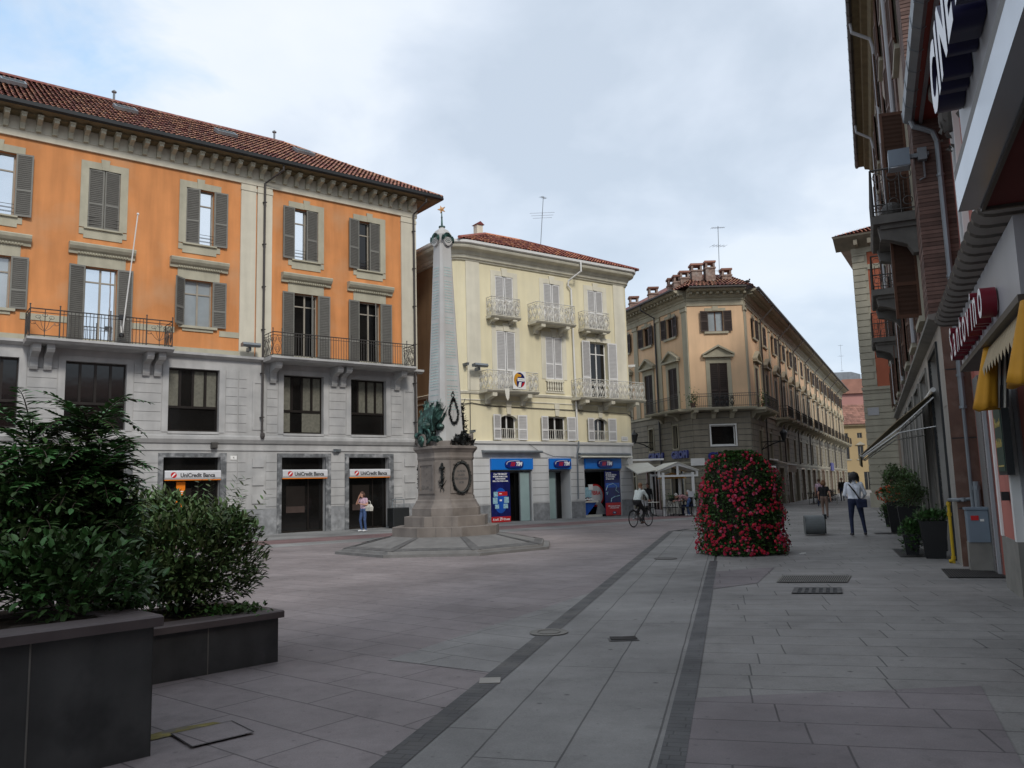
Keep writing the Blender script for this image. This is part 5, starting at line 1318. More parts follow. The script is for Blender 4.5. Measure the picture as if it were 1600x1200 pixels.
# far houses closing the street
FB = thing('far_house', 'distant yellow house with a tiled roof closing the street', 'building', (48.5, 122, 0), rz_of(98))
fw_ = [(1.2 + 2.0 * i - .4, 1.2 + 2.0 * i + .4, 4.6, 6.6) for i in range(7)]; fw2 = [(1.2 + 2.0 * i - .35, 1.2 + 2.0 * i + .35, 7.7, 8.5) for i in range(7)]; fg = [(1.0 + 2.4 * i, 2.1 + 2.4 * i, 0, 2.7) for i in range(6)]
b = MB(); wall(b, 0, 15, 0, 9.6, fw_ + fw2 + fg, dep=.2); shell(b, 0, 15, 0, 9.6, 10); b.build('wall', 'far_yellow', FB)
for p, q, z0, z1 in fw_ + fw2 + fg: window(FB, p, q, z0, z1, y=.18, mats=('taupe_base', 'glass_black'))
for p, q, z0, z1 in fw_:
    b = MB(); b.prism([(p - .3, z1 + .1), (q + .3, z1 + .1), ((p + q) / 2, z1 + .6)], -.2, 0, 'y'); b.box(p - .2, q + .2, -.1, .05, z0 - .15, z0); b.build('pediment', 'stone_beige', FB)
b = MB(); b.box(-.3, 15.3, -.4, .1, 9.5, 9.75); b.build('cornice', 'soffit_wood', FB)
b = MB(); th_ = math.atan(.6); roof_tiles(b, (0, -.5, 9.78), (1, 0, 0), (0, math.cos(th_), math.sin(th_)), (0, -math.sin(th_), math.cos(th_)), 10, .65, .5, lambda v: (-.4, 15.4)); b.build('roof', 'roof_far', FB)
FP = thing('far_house', 'distant pink house with a round window above the yellow house', 'building', (49.5, 130, 0), rz_of(98))
b = MB(); wall(b, 0, 14, 0, 15.2, (), dep=.2); shell(b, 0, 14, 0, 15.2, 8); b.build('wall', 'far_pink', FP)
b = MB(); b.prism([(1.6 + .95 * math.cos(6.283 * k / 16), 12.7 + .75 * math.sin(6.283 * k / 16)) for k in range(16)], -.08, .05, 'y', 0); b.prism([(1.6 + .7 * math.cos(6.283 * k / 16), 12.7 + .55 * math.sin(6.283 * k / 16)) for k in range(16)], -.09, .05, 'y', 1); b.box(1.56, 1.64, -.11, -.05, 12.1, 13.3); b.box(.9, 2.3, -.11, -.05, 12.66, 12.74); b.build('round_window', ['grey_trim', 'glass_black'], FP)
b = MB(); b.prism([(-.6, 15.2), (14.5, 15.2), (9, 17.5), (3.5, 17.5)], -.5, 8, 'y'); b.build('roof', 'roof_far', FP)
FG = thing('far_tower', 'grey rooftop block far behind the pink house', 'building', (53.0, 142, 0), rz_of(98))
b = MB(); wall(b, 0, 8, 0, 19.8, [(3, 4.2, 18.6, 19.4)], dep=.15); shell(b, 0, 8, 0, 19.8, 6); b.prism([(0, 19.8), (8, 19.8), (6.5, 20.3), (1.5, 20.3)], 0, 6, 'y'); b.build('wall', 'zinc', FG); window(FG, 3, 4.2, 18.6, 19.4, y=.12, mats=('white_paint', 'glass_sky'))
antenna(T(0, 0, 0), (58.6, 143, 20.0), 5.5, 'tall television antenna far down the street above the rooftops', (.1, 0), 1)
# ================================================================== right side of the street (frame: x towards the viewer, y away from the street)
XS = rotz(rz_of(203.6))
BB = thing('brick_building', 'tall brown brick building with iron balconies over a marble-clad ground floor', 'building', (0, 0, 0), rz_of(203.6))
XA, XB, YW = -45.0, -17.3, 1.28
bays = [-19.75, -23.5, -27.15, -31.0, -36.2, -40.0, -43.4]
lev = [(5.05, 6.85), (7.25, 9.7), (11.2, 13.2), (14.6, 16.5)]
b = MB(); wall(b, XA, XB, 4.7, 17.9, [(a - .55, a + .55, z0, z1) for a in bays for z0, z1 in lev], y=YW, dep=.25)
b.quad((XB, YW, 4.7), (XB, 12, 4.7), (XB, 12, 17.9), (XB, YW, 17.9)); b.quad((XA, 12, 0), (XA, YW, 0), (XA, YW, 17.9), (XA, 12, 17.9)); b.quad((XB, 12, 0), (XA, 12, 0), (XA, 12, 17.9), (XB, 12, 17.9))
b.build('wall', 'stucco_grey', BB)
b = MB()   # brick pier with its courses modelled, at the near corner and between the bays
def bricks(x0, x1, y0, y1, z0, z1, h=.08):
    z = z0
    while z < z1 - .02:
        b.box(x0 + rnd.uniform(0, .006), x1 - rnd.uniform(0, .006), y0 + rnd.uniform(0, .006), y1, z, min(z1, z + h - .018)); z += h
    b.box(x0 + .012, x1 - .012, y0 + .012, y1, z0, z1, 0, .05)
bricks(XB - 1.0, XB + .05, YW - .06, 1.86, 4.72, 14.0)
bricks(XB - 1.0, XB + .05, YW - .06, 2.6, 14.0, 17.8)
for p, q in ((-21.9, -21.0), (-25.6, -24.9), (-29.5, -28.7), (-34.2, -32.6), (-38.6, -37.7), (-42.2, -41.3)): bricks(p, q, YW - .05, YW, 4.72, 17.8, .25)
b.build('brick_pier', 'brick_red', BB)
ops_g = [(-20.8, -18.5, 0, 4.28), (-24.6, -22.2, 0, 4.2), (-28.3, -25.8, 0, 4.2), (-32.5, -29.8, 0, 4.2), (-37, -34.5, 0, 4.2), (-41, -38.7, 0, 4.2)]
b = MB(); wall(b, XA, XB, 0, 4.6, ops_g, y=1.40, dep=.3)
for p, q in ((-18.35, -17.5), (-22.0, -21.0), (-25.6, -24.8), (-29.6, -28.6)):
    for z in (1.5, 3.0): b.box(p, q, 1.392, 1.41, z, z + .012)
b.build('marble_front', 'marble_pale', BB)
b = MB(); b.box(XB - .02, XB + .03, 1.40, 1.86, 0, 4.62)
for z in (1.05, 2.35, 3.65): b.box(XB + .03, XB + .036, 1.41, 1.86, z, z + .02, 1)
b.build('marble_return', ['marble_brown', 'dark_metal'], BB)
b = MB(); b.prism([(1.41, 4.58), (1.30, 4.61), (1.20, 4.65), (1.20, 4.73), (1.41, 4.76)], XA, XB + .1, 'x'); b.build('ledge', 'cement', BB)
for i, (p, q, z0, z1) in enumerate(ops_g):
    b = MB(); y = 1.66
    b.quad((p, y, 0), (q, y, 0), (q, y, z1), (p, y, z1), 1); b.box(p, p + .07, y - .06, y - .004, 0, z1); b.box(q - .07, q, y - .06, y - .004, 0, z1); b.box(p + .07, q - .07, y - .06, y - .004, 2.35, 2.45); b.box(p + .07, q - .07, y - .12, y - .004, 3.2, 3.32); b.box(p + (q - p) * .33, p + (q - p) * .33 + .05, y - .055, y - .004, 3.32, z1); b.box(p + (q - p) * .67, p + (q - p) * .67 + .05, y - .055, y - .004, 3.32, z1); b.box((p + q) / 2 - .04, (p + q) / 2 + .04, y - .06, y - .004, 0, 2.35)
    b.box(p - .1, p, 1.36, 1.42, 0, z1 + .1); b.box(q, q + .1, 1.36, 1.42, 0, z1 + .1); b.box(p, q, 1.36, 1.42, z1, z1 + .1)
    b.build('shop_door', ['cement' if i else 'dark_metal', 'glass_black'], BB)
for a in bays:
    for li, (z0, z1) in enumerate(lev):
        wo = window(BB, a - .55, a + .55, z0, z1, y=YW + .22, mats=('wood_frame', 'glass_dark'))
        b = MB(); b.box(a - .7, a - .55, YW - .05, YW, z0 - .1, z1 + .1); b.box(a + .55, a + .7, YW - .05, YW, z0 - .1, z1 + .1); b.box(a - .7, a + .7, YW - .06, YW, z1, z1 + .15); b.box(a - .75, a + .75, YW - .12, YW + .1, z0 - .12, z0); b.build('surround', 'stone_beige', wo)
        ang = (100, 104, 94, 150)[li]
        shutter(wo, a - .55, z0, z1, .5, 172, -1, 'shutter_rust', y=YW - .05, pitch=.1); shutter(wo, a + .55, z0, z1, .5, 98 if (li == 1 and a < -19 and a > -21) or (li == 0 and a > -21) else 170, 1, 'shutter_rust', y=YW - .05, pitch=.1)
for p, q in ((-21.0, -18.5), (-28.4, -25.9), (-37.5, -35.0)):
    b = MB(); b.prism([(YW, 7.02), (.42, 7.02), (.38, 7.10), (.38, 7.20), (YW, 7.21)], p, q, 'x'); b.box(p + .1, q - .1, .55, YW, 6.92, 7.02)
    bal = b.build('balcony', 'dark_cement', BB)
    for u in (p + .3, q - .3):
        b = MB(); b.prism([(YW, 6.35), (1.15, 6.35), (1.05, 6.55), (.75, 6.68), (.55, 6.72), (.5, 7.0), (YW, 7.0)], u - .14, u + .14, 'x'); b.build('corbel', 'dark_cement', bal)
    b = MB(); zt_ = 8.2
    P = [(p, YW - .02), (p, .44), (q, .44), (q, YW - .02)]
    for s, e in zip(P, P[1:]):
        S_, E_ = Vector((*s, 0)), Vector((*e, 0)); n = max(2, round((E_ - S_).length / .28))
        for z, r_ in ((zt_, .022), (7.28, .014)): b.tube([S_ + Vector((0, 0, z)), E_ + Vector((0, 0, z))], r_, 4)
        for k in range(n + 1): c = S_.lerp(E_, k / n); b.tube([c + Vector((0, 0, 7.2)), c + Vector((0, 0, zt_))], .014 if 0 < k < n else .024, 4, caps=False)
        for k in range(n):
            c0, c1 = S_.lerp(E_, k / n), S_.lerp(E_, (k + 1) / n); m_ = (c0 + c1) / 2; d = (c1 - c0)
            for zc, r_ in ((8.03, .10), (7.45, .09)): b.tube([m_ + d.normalized() * r_ * math.cos(6.283 * j / 10) + Vector((0, 0, zc + r_ * math.sin(6.283 * j / 10))) for j in range(11)], .010, 3)
            b.tube([m_ - d * .22 + Vector((0, 0, 7.55)), m_ - d * .22 + Vector((0, 0, 7.9))], .010, 3); b.tube([m_ + d * .22 + Vector((0, 0, 7.55)), m_ + d * .22 + Vector((0, 0, 7.9))], .010, 3)
    b.build('railing', 'iron', bal)
b = MB(); b.quad((XA - .3, .52, 18.0), (XA - .3, YW + .1, 18.0), (XB + .3, YW + .1, 18.0), (XB + .3, .52, 18.0)); b.prism([(YW, 17.5), (1.15, 17.55), (1.05, 17.75), (.85, 17.8), (.8, 18.0), (YW, 18.0)], XA - .2, XB + .1, 'x'); b.box(XA - .3, XB + .3, .5, 12, 18.004, 18.12)
b.build('eaves', 'soffit_wood', BB)
b = MB(); b.quad((XA - .3, .48, 18.12), (XB + .3, .48, 18.12), (XB + .3, 8, 20.5), (XA - .3, 8, 20.5)); b.build('roof', 'roof_tile', BB)
b = MB(); b.prism([(.58, 18.10), (.56, 17.98), (.48, 17.93), (.40, 17.98), (.38, 18.12)], XA - .3, XB + .3, 'x')
x = XA
while x < XB: b.prism([(.59, 18.11), (.57, 17.97), (.48, 17.92), (.39, 17.97), (.37, 18.13)], x, x + .04, 'x'); x += .9
b.build('gutter', 'brown_pipe', BB)
for x in (-30.2, -39.5, -21.8):
    b = MB(); b.tube([(x, .5, 17.95), (x, .52, 17.6), (x, 1.1, 17.2), (x, 1.17, 16.8), (x, 1.17, 4.9)], .06, 8); b.build('downpipe', 'grey_white', BB)
# retractable awning over the far doorway
s = thing('street_awning', 'pale beige striped awning sloping out over the shrub pots', 'awning'); place(s, XS, (-22.4, 1.38, 3.52))
b = MB()
for k in range(8):
    x0, x1 = -2.1 + k * .525, -2.1 + (k + 1) * .525
    b.loft([[(x0, 0, .0), (x1, 0, .0), (x1, 0, .02), (x0, 0, .02)], [(x0, -.8, -.62), (x1, -.8, -.62), (x1, -.8, -.6), (x0, -.8, -.6)], [(x0, -1.6, -1.34), (x1, -1.6, -1.34), (x1, -1.6, -1.32), (x0, -1.6, -1.32)]], m=k % 2, caps=True)
b.box(-2.1, 2.1, -1.63, -1.60, -1.55, -1.32, 0); b.build('awning_cloth', ['cloth_khaki', 'cloth_beige'], s)
b = MB(); b.tube([(-2.15, 0, .06), (2.15, 0, .06)], .055, 10); b.tube([(-2.1, -1.6, -1.33), (2.1, -1.6, -1.33)], .025, 6)
for x in (-2.05, 2.05): b.tube([(x, 0, -.1), (x, -.7, -.72), (x, -1.58, -1.36)], .018, 5); b.tube([(x, 0, -.75), (x, -.75, -.85), (x, -1.55, -1.38)], .014, 5)
b.build('awning_frame', 'white_paint', s)
# box lamp on an arm
s = thing('wall_lamp', 'grey rectangular lamp box on a wall arm above the iron balcony', 'lamp'); place(s, XS, (-17.2, 1.28, 7.9))
b = MB(); b.box(-.22, .12, -.52, -.14, -.18, .16); b.box(-.20, .10, -.50, -.16, -.20, -.18, 1); b.build('lamp_box', ['box_grey', 'glass_pale'], s)
b = MB(); b.box(-.04, .04, -.14, .2, -.04, .04); b.box(-.1, .1, .0, .16, -.12, .12); b.tube([(.0, .1, -.1), (0, .1, -.45), (.0, .0, -.5)], .02, 5); b.build('bracket', 'zinc', s)
b = MB(); b.ball((0, 0, .02), (.28, .24, .22), 12, 8); o = b.build('balcony_pot', 'iron'); place(o, XS, (-18.9, .82, 7.32)); tag(o, 'round dark covered pot on the nearest iron balcony', 'pot')

# ---------------------------------------------------------------- cinema building
CB = thing('cinema_building', 'low red-plastered cinema building with grey pilasters and a deep gutter', 'building', (0, 0, 0), rz_of(203.6))
YC = 1.85
b = MB(); wall(b, -17.25, 18, 3.9, 8.62, [(-12.5, -11.3, 5.0, 7.2), (-8, -6.8, 5, 7.2), (-3, -1.8, 5, 7.2)], y=YC, dep=.2)
b.quad((18, YC, 0), (18, 12, 0), (18, 12, 8.6), (18, YC, 8.6)); b.quad((-17.25, 12, 0), (18, 12, 0), (18, 12, 8.6), (-17.25, 12, 8.6))
wall(b, -17.25, 18, 0, 3.9, [(-15.9, -14.3, 0, 3.1), (-12.7, -8.5, 0, 3.0), (-7.5, 12, 0, 3.1)], y=YC, dep=.25)
b.build('wall', 'salmon', CB)
for p, q in ((-12.5, -11.3), (-8, -6.8), (-3, -1.8)):
    wo = window(CB, p, q, 5.0, 7.2, y=YC + .18, mats=('white_paint', 'glass_dark')); b = MB(); b.box(p - .2, p, YC - .06, YC, 4.9, 7.3); b.box(q, q + .2, YC - .06, YC, 4.9, 7.3); b.box(p, q, YC - .06, YC, 7.2, 7.4); b.build('surround', 'grey_white', wo)
for p, q in ((-16.1, -15.55), (-14.2, -13.7), (-10.4, -9.9)):
    b = MB(); b.box(p, q, YC - .08, YC, 3.9, 8.3); b.box(p - .03, p + .03, YC - .10, YC, 3.9, 8.3, 1); b.box(q - .03, q + .03, YC - .10, YC, 3.9, 8.3, 1)
    b.build('pilaster', ['grey_white', 'white_paint'], CB)
b = MB(); b.box(-16.95, -16.2, YC - .05, YC + .02, 0, 3.4); b.build('granite_pilaster', 'granite', CB)
b = MB(); b.box(-17.2, -16.98, YC - .03, YC, .7, 3.9); b.build('plaster_strip', 'salmon', CB)
b = MB(); b.box(-14.25, -12.75, 1.70, 1.9, 0, .76); b.build('pier_base', 'cement', CB)
b = MB(); b.box(-14.2, -12.8, 1.72, 1.9, .76, 3.0); b.build('pier', 'salmon', CB)
b = MB(); b.box(-14.24, -14.1, 1.69, 1.9, .76, 3.0); b.box(-12.9, -12.76, 1.69, 1.9, .76, 3.0); b.build('pier_trim', 'white_paint', CB)
b = MB(); b.box(-13.25, -13.15, 1.62, 1.71, 1.30, 1.42); b.build('door_bell', 'dark_metal', CB)
for p, q, z1 in ((-15.9, -14.3, 3.1), (-12.7, -8.5, 3.0), (-7.5, 12, 3.1)):
    b = MB(); y = YC + .22
    b.quad((p, y, 0), (q, y, 0), (q, y, z1), (p, y, z1), 1); n = max(1, round((q - p) / 1.4))
    for k in range(n + 1): x = p + (q - p) * k / n; b.box(max(p, x - .05), min(q, x + .05), y - .08, y - .004, 0, z1)
    b.box(p, q, y - .07, y - .003, 2.3, 2.4); b.box(p - .12, p, YC - .05, YC + .02, 0, z1 + .12); b.box(q, q + .12, YC - .05, YC + .02, 0, z1 + .12); b.box(p, q, YC - .05, YC + .02, z1, z1 + .12)
    b.build('shop_door', ['grey_white', 'glass_dark'], CB)
b = MB(); b.box(-17.25, 18, 1.22, YC + .05, 8.62, 8.70); b.build('soffit', 'dark_red_plain', CB)
b = MB(); b.prism([(1.36, 8.84), (1.34, 8.66), (1.22, 8.58), (1.10, 8.66), (1.08, 8.84)], -17.3, 18, 'x')
x = -17.3
while x < 18: b.prism([(1.37, 8.85), (1.35, 8.65), (1.22, 8.57), (1.09, 8.65), (1.07, 8.85)], x, x + .04, 'x'); x += .75
b.box(-17.25, 18, 1.36, 1.42, 8.55, 8.80)
b.build('gutter', 'zinc', CB)
b = MB(); b.quad((-17.25, 1.1, 8.86), (18, 1.1, 8.86), (18, 8, 11), (-17.25, 8, 11)); b.quad((-17.25, 8, 8.6), (-17.25, 1.1, 8.86), (-17.25, 8, 11), (-17.25, 8, 10.9)); b.build('roof', 'roof_tile', CB)
b = MB(); b.tube([(-17.15, 1.22, 8.62), (-17.15, 1.26, 8.48), (-17.15, 1.42, 8.40), (-17.15, 1.58, 8.30), (-17.15, 1.64, 8.1), (-17.15, 1.64, 2.9)], .055, 8); b.tube([(-17.15, 1.64, 2.9), (-17.15, 1.64, .9)], .035, 8)
for z in (7.4, 5.4, 3.5, 2.9): b.lathe([(.07, 0), (.07, .05)], 8, (-17.15, 1.64, z))
b.build('downpipe', 'zinc', CB)
for x in (-15.8, -13.9):
    b = MB(); b.ball((x, 1.70, 8.0), (.13, .15, .30), 10, 7); b.prism([(1.84, 8.2), (1.55, 8.32), (1.45, 8.45), (1.45, 8.6), (1.84, 8.6)], x - .16, x + .16, 'x')
    for k in range(26): leaf(b, Vector((x + rnd.uniform(-.12, .12), 1.66 + rnd.uniform(-.08, .1), 7.35 + k * .04)), rdir(0), .14, .09)
    b.build('console', 'dark_cement', CB)
# marquee with CINEMA letters
MQ = thing('cinema_marquee', 'cinema marquee with big white block letters over the pavement', 'marquee'); place(MQ, XS, (0, 0, 0))
b = MB(); b.box(-5.5, 4, .66, .74, 3.42, 5.1); b.box(-5.5, -5.42, .74, 1.84, 3.42, 5.1); b.box(-5.42, 4, .74, 1.84, 5.0, 5.1); b.build('fascia', 'grey_white', MQ)
b = MB(); b.box(-5.5, 4, .60, .72, 3.25, 3.44); b.prism([(.60, 3.25), (.72, 3.25), (.95, 3.33), (.90, 3.42), (.60, 3.42)], -5.52, 4, 'x') if False else None
b.build('trim', 'chrome_strip', MQ)
b = MB(); b.box(-5.5, 4, .72, .74, 3.23, 3.32); b.box(-5.5, -5.47, .74, 1.84, 3.23, 3.40); b.box(-5.5, 4, .60, .66, 3.44, 3.50); b.build('frame', 'slat_grey', MQ)
b = MB(); b.box(-5.47, 4, .74, 1.84, 3.25, 3.29); b.build('underside', 'dark_red', MQ)
x = -5.44
for ch, adv in zip('CINEMA', (.40, .17, .43, .37, .50, .43)):
    text(ch, .53, .07, ['letter_white', 'letter_navy'], 'letter', MQ, ft(x, .585, 3.99), bold=.024, align='LEFT', sx=.95); x += adv
# shop board with script lettering
SB = thing('shop_board', 'white shop board with red-sided raised lettering', 'sign'); place(SB, XS, (0, 0, 0))
b = MB(); b.box(-12.15, -7.5, 1.2, 1.26, 3.08, 3.74); b.box(-7.56, -7.5, 1.26, 1.84, 3.08, 3.74); b.box(-12.15, -12.09, 1.26, 1.84, 3.08, 3.74); b.box(-12.09, -7.56, 1.26, 1.84, 3.68, 3.72); b.build('board', 'grey_white', SB)
b = MB(); b.box(-12.2, -7.46, 1.17, 1.84, 3.02, 3.08); b.build('board_edge', 'slat_grey', SB)
xs = -11.95
for ch, adv in zip('Santovino', (.46, .40, .40, .30, .42, .42, .22, .42, .42)):
    text(ch, .58, .065, ['letter_white', 'letter_red'], 'letter', SB, ft(xs, 1.12, 3.32), bold=.006, align='LEFT', shear=.12, sx=.95); xs += adv
CA = thing('slatted_canopy', 'grey canopy of rounded slats above the white shop board', 'canopy'); place(CA, XS, (0, 0, 0))
b = MB(); x = -12.5
while x < -5.7:
    n = 6; pl = [(1.84, 0), (1.02, 0)] ; d = .125
    poly = [(1.84, -.115), (1.06, -.115)] + [(1.06 - .115 * math.cos(R(-90 + 180 * k / 6)), .115 * math.sin(R(-90 + 180 * k / 6))) for k in range(1, 6)] + [(1.06, .115), (1.84, .115)]
    Y = T(x, 0, 3.80 + .012 * (x + 12.5)) @ Matrix.Rotation(R(62), 4, 'Y'); b.X = Y
    b.prism([(p[0], p[1]) for p in poly], 0, 0, 'x') if False else b.loft([[(-p[1], p[0], -.02) for p in poly], [(-p[1], p[0], .02) for p in poly]], caps=True)
    x += .31
b.X = None; b.build('slats', 'slat_grey', CA)
# mustard awning drapes
def drape(x, lab, w0=.16, w1=.30, z0=2.36, z1=3.02, ys=1.04):
    s = thing('awning_drape', lab, 'awning'); place(s, XS, (x, 0, 0))
    rings = []
    for j in range(9):
        t = j / 8; z = z1 + (z0 - z1) * t; ring = []
        ya, yb = ys + .16 - .15 * t, ys + .30 - .05 * t
        wd = w0 + (w1 - w0) * t
        for k in range(28):
            a = 6.283 * k / 28; rr = 1 + .10 * math.sin(7 * a + x) * t
            ring.append((wd * .5 * math.cos(a) * rr, (ya + yb) / 2 + (yb - ya) / 2 * math.sin(a) * rr, z + (.02 * math.sin(3 * a) * t)))
        rings.append(ring)
    b = MB(); b.loft(rings, caps=True); b.build('fabric', 'mustard', s, smooth=True)
    b = MB()
    for k in range(4): b.loft([[(.06, ys + .30 + .025 * k, z1 + .05), (.06, ys + .318 + .025 * k, z1 + .05), (.0, ys + .318 + .025 * k, z1 + .05), (.0, ys + .30 + .025 * k, z1 + .05)], [(.06, ys + .23 + .028 * k, z0), (.06, ys + .248 + .028 * k, z0), (0, ys + .248 + .028 * k, z0), (0, ys + .23 + .028 * k, z0)]], m=k % 2, caps=True)
    b.build('striped_fold', ['cloth_cream', 'black_text'], s)
    return s
drape(-10.0, 'mustard awning drape hanging under the far half of the shop board'); drape(-7.45, 'mustard awning drape hanging under the near end of the shop board', w1=.5, ys=1.02)
s = thing('valance', 'beige scalloped valance between the two mustard drapes', 'awning'); place(s, XS, (0, 0, 0))
b = MB(); n = 22
top = [(-9.9 + 2.3 * k / n, 1.24, 3.0) for k in range(n + 1)]; bot = [(-9.9 + 2.3 * k / n, 1.16, 2.78 - (.09 if k % 2 else 0)) for k in range(n + 1)]
b.add(top + bot, [(k, k + 1, n + 2 + k, n + 1 + k) for k in range(n)]); b.build('fabric', 'cloth_beige', s)
# menu board on the pier
s = thing('menu_board', 'dark green framed board with gold writing on the red pier', 'sign'); place(s, XS, (-12.62, 1.66, 2.2))
b = MB(); b.box(-.40, .34, -.06, .03, -.55, .62); b.build('frame', 'dark_metal', s)
b = MB(); b.box(-.35, .29, -.07, -.055, -.50, .57); b.build('panel', 'board_green', s)
b = MB()
for r_ in range(3):
    x = -.30
    while x < .2:
        h_ = rnd.uniform(.06, .15); b.box(x, x + rnd.uniform(.02, .035), -.074, -.068, .36 - r_ * .27, .36 - r_ * .27 + h_); b.box(x, x + .06, -.0735, -.068, .36 - r_ * .27 + h_ * .4, .36 - r_ * .27 + h_ * .4 + .02); x += rnd.uniform(.055, .09)
b.build('lettering', 'gold_text', s)
b = MB(); b.box(-.28, .22, -.074, -.068, -.44, -.42); b.build('underline', 'gold_text', s)
# utility box and pipes in the corner
s = thing('utility_box', 'blue-grey metal utility box on a concrete stand by the brown marble', 'box'); place(s, XS, (-16.62, 1.62, 0))
b = MB(); b.cham(-.18, .18, -.16, .18, .50, 1.06, .012); b.box(-.20, .20, -.18, .20, 1.06, 1.10); b.build('cabinet', 'box_grey', s)
b = MB(); b.box(.182, .188, -.10, .02, .88, .96); b.box(.182, .188, .04, .10, .86, .90, 1); b.build('sticker', ['sign_red', 'white_paint'], s)
b = MB(); b.box(-.16, .16, -.17, .19, 0, .50); b.build('stand', 'cement', s)
b = MB(); b.tube([(-17.9, 1.30, 0), (-17.9, 1.30, 1.12), (-17.88, 1.31, 1.2)], .030, 8); b.tube([(-17.9, 1.30, .05), (-17.9, 1.22, .04)], .034, 8)
for z in (.08, .9, 1.1): b.lathe([(.042, 0), (.042, .06)], 8, (-17.9, 1.30, z))
o = b.build('gas_pipe', 'yellow_pipe'); place(o, XS, (0, 0, 0)); tag(o, 'bright yellow upright gas pipe beside the nearest black pot', 'pipe')
b = MB(); b.tube([(-17.88, 1.31, 1.2), (-17.3, 1.34, 1.22), (-17.22, 1.42, 1.22), (-17.2, 1.70, 1.24), (-17.2, 1.72, 1.5)], .035, 8); b.tube([(-17.1, 1.72, .9), (-17.1, 1.72, 1.55)], .06, 8); b.lathe([(.05, 0), (.05, .07)], 8, (-17.22, 1.5, 1.19)); b.lathe([(.07, 0), (.07, .07)], 8, (-17.1, 1.72, 1.4))
o = b.build('water_pipe', 'zinc'); place(o, XS, (0, 0, 0)); tag(o, 'grey bent pipe running round the brown marble corner', 'pipe')
# ================================================================== monument
MX = thing('obelisk_monument', 'pale war-memorial obelisk with bronze trophies on a stepped pink-grey pedestal', 'monument', (-1.98, 23.65, 0), R(-3))
def octo(A, w, z, rot=0.0):   # alternating octagon: chamfer faces at 0/90/180/270 with half-width w, apothem A
    p = [(-w, -A), (w, -A), (A, -w), (A, w), (w, A), (-w, A), (-A, w), (-A, -w)]
    return [(x, y, z) for x, y in p]
def stack(b, rows, m=0, caps=True): b.loft([octo(*r_) for r_ in rows], m=m, caps=caps)
b = MB(); stack(b, [(2.92, 1.22, 0), (2.92, 1.22, .07)]); stack(b, [(2.76, 1.15, .07), (2.74, 1.14, .13), (2.72, 1.13, .14)]); stack(b, [(2.70, 1.12, .135), (1.50, .63, .40)], m=0)
for k in range(8):   # dark radial ribs of the sloping plinth
    a = [octo(2.71, 1.125, .145)[k], octo(1.50, .63, .405)[k]]
    P, Q = Vector(a[0]), Vector(a[1]); d = (Q - P); s = Vector((-d.y, d.x, 0)).normalized() * .13
    b.quad(P - s, P + s, Q + s * .6, Q - s * .6, 1) if (P - s - Q).length else None
o8, i8 = octo(2.71, 1.125, .146), octo(2.5, 1.04, .192)
for k in range(8):
    b.quad(o8[k], o8[(k + 1) % 8], tuple(Vector(i8[(k + 1) % 8])), i8[k], 1)
b.build('plinth', ['mon_plinth', 'mon_plinth_dark'], MX)
b = MB()
stack(b, [(1.46, .61, .38), (1.46, .61, .645), (1.45, .60, .655)]); stack(b, [(1.14, .47, .655), (1.14, .47, .925), (1.13, .465, .935)]); stack(b, [(.95, .30, .935), (.95, .30, 1.15), (.93, .29, 1.17)])
for k in range(4):
    an = R(90 * k)
    for A, z0, z1, xs in ((1.46, .40, .64, (-.1, .33)), (1.14, .67, .92, (-.22, .3)), ):
        for x in xs:
            Y = rotz(an); b.X = Y; b.box(x - .006, x + .006, -A - .003, -A + .02, z0, z1, 1); b.X = None
b.build('steps', ['mon_stone', 'mon_plinth_dark'], MX)
b = MB()
stack(b, [(.93, .28, 1.17), (.91, .27, 1.22), (.86, .24, 1.30), (.84, .24, 1.36), (.80, .215, 1.40), (.79, .21, 1.50)]); stack(b, [(.765, .205, 1.50), (.765, .205, 2.50)], caps=False)
stack(b, [(.775, .208, 2.50), (.80, .215, 2.56), (.79, .21, 2.62), (.80, .21, 2.70), (.86, .23, 2.78), (.90, .25, 2.82), (.90, .25, 2.88), (.82, .22, 2.90)])
# sunk panels on the wide faces, made with proud borders
fd = (.765 + .205) / 2 * math.sqrt(2); fwid = (.765 - .205) / math.sqrt(2)
for k in range(4):
    b.X = rotz(R(45 + 90 * k)); y = -fd
    b.box(-fwid + .02, -fwid + .11, y - .025, y + .01, 1.56, 2.46); b.box(fwid - .11, fwid - .02, y - .025, y + .01, 1.56, 2.46); b.box(-fwid + .11, fwid - .11, y - .025, y + .01, 2.36, 2.46); b.box(-fwid + .11, fwid - .11, y - .025, y + .01, 1.56, 1.64)
b.X = None
b.build('pedestal', 'mon_stone', MX)
b = MB(); stack(b, [(.74, .22, 2.90), (.74, .22, 3.02), (.66, .2, 3.04)])
# round-headed shield niche on the left side, and its twins
for k in range(4):
    b.X = rotz(R(90 * k + 0)) @ T(0, 0, 0)
    an = [(.20 * math.cos(R(180 - 18 * j)), 3.06 + .20 * math.sin(R(180 - 18 * j))) for j in range(11)]
    b.prism([(-.20, 2.90)] + an + [(.20, 2.90)], -.80, -.62, 'y') if k in (1, 3) else None
b.X = T(-.56, -.52, 0) @ rotz(R(-42)); an = [(.17 * math.cos(R(180 - 18 * j)), 3.08 + .17 * math.sin(R(180 - 18 * j))) for j in range(11)]; b.prism([(-.17, 2.90)] + an + [(.17, 2.90)], -.06, .08, 'y'); b.X = None
b.build('pedestal_block', 'mon_stone', MX)
b = MB(); H0, H1 = 3.03, 8.98
def ob(t): A = .535 + (.25 - .535) * (t ** .93); return A
rows = [(ob(t), ob(t) * .16, H0 + (H1 - H0) * t) for t in (0, .12, .25, .4, .6, .8, .93, 1)]
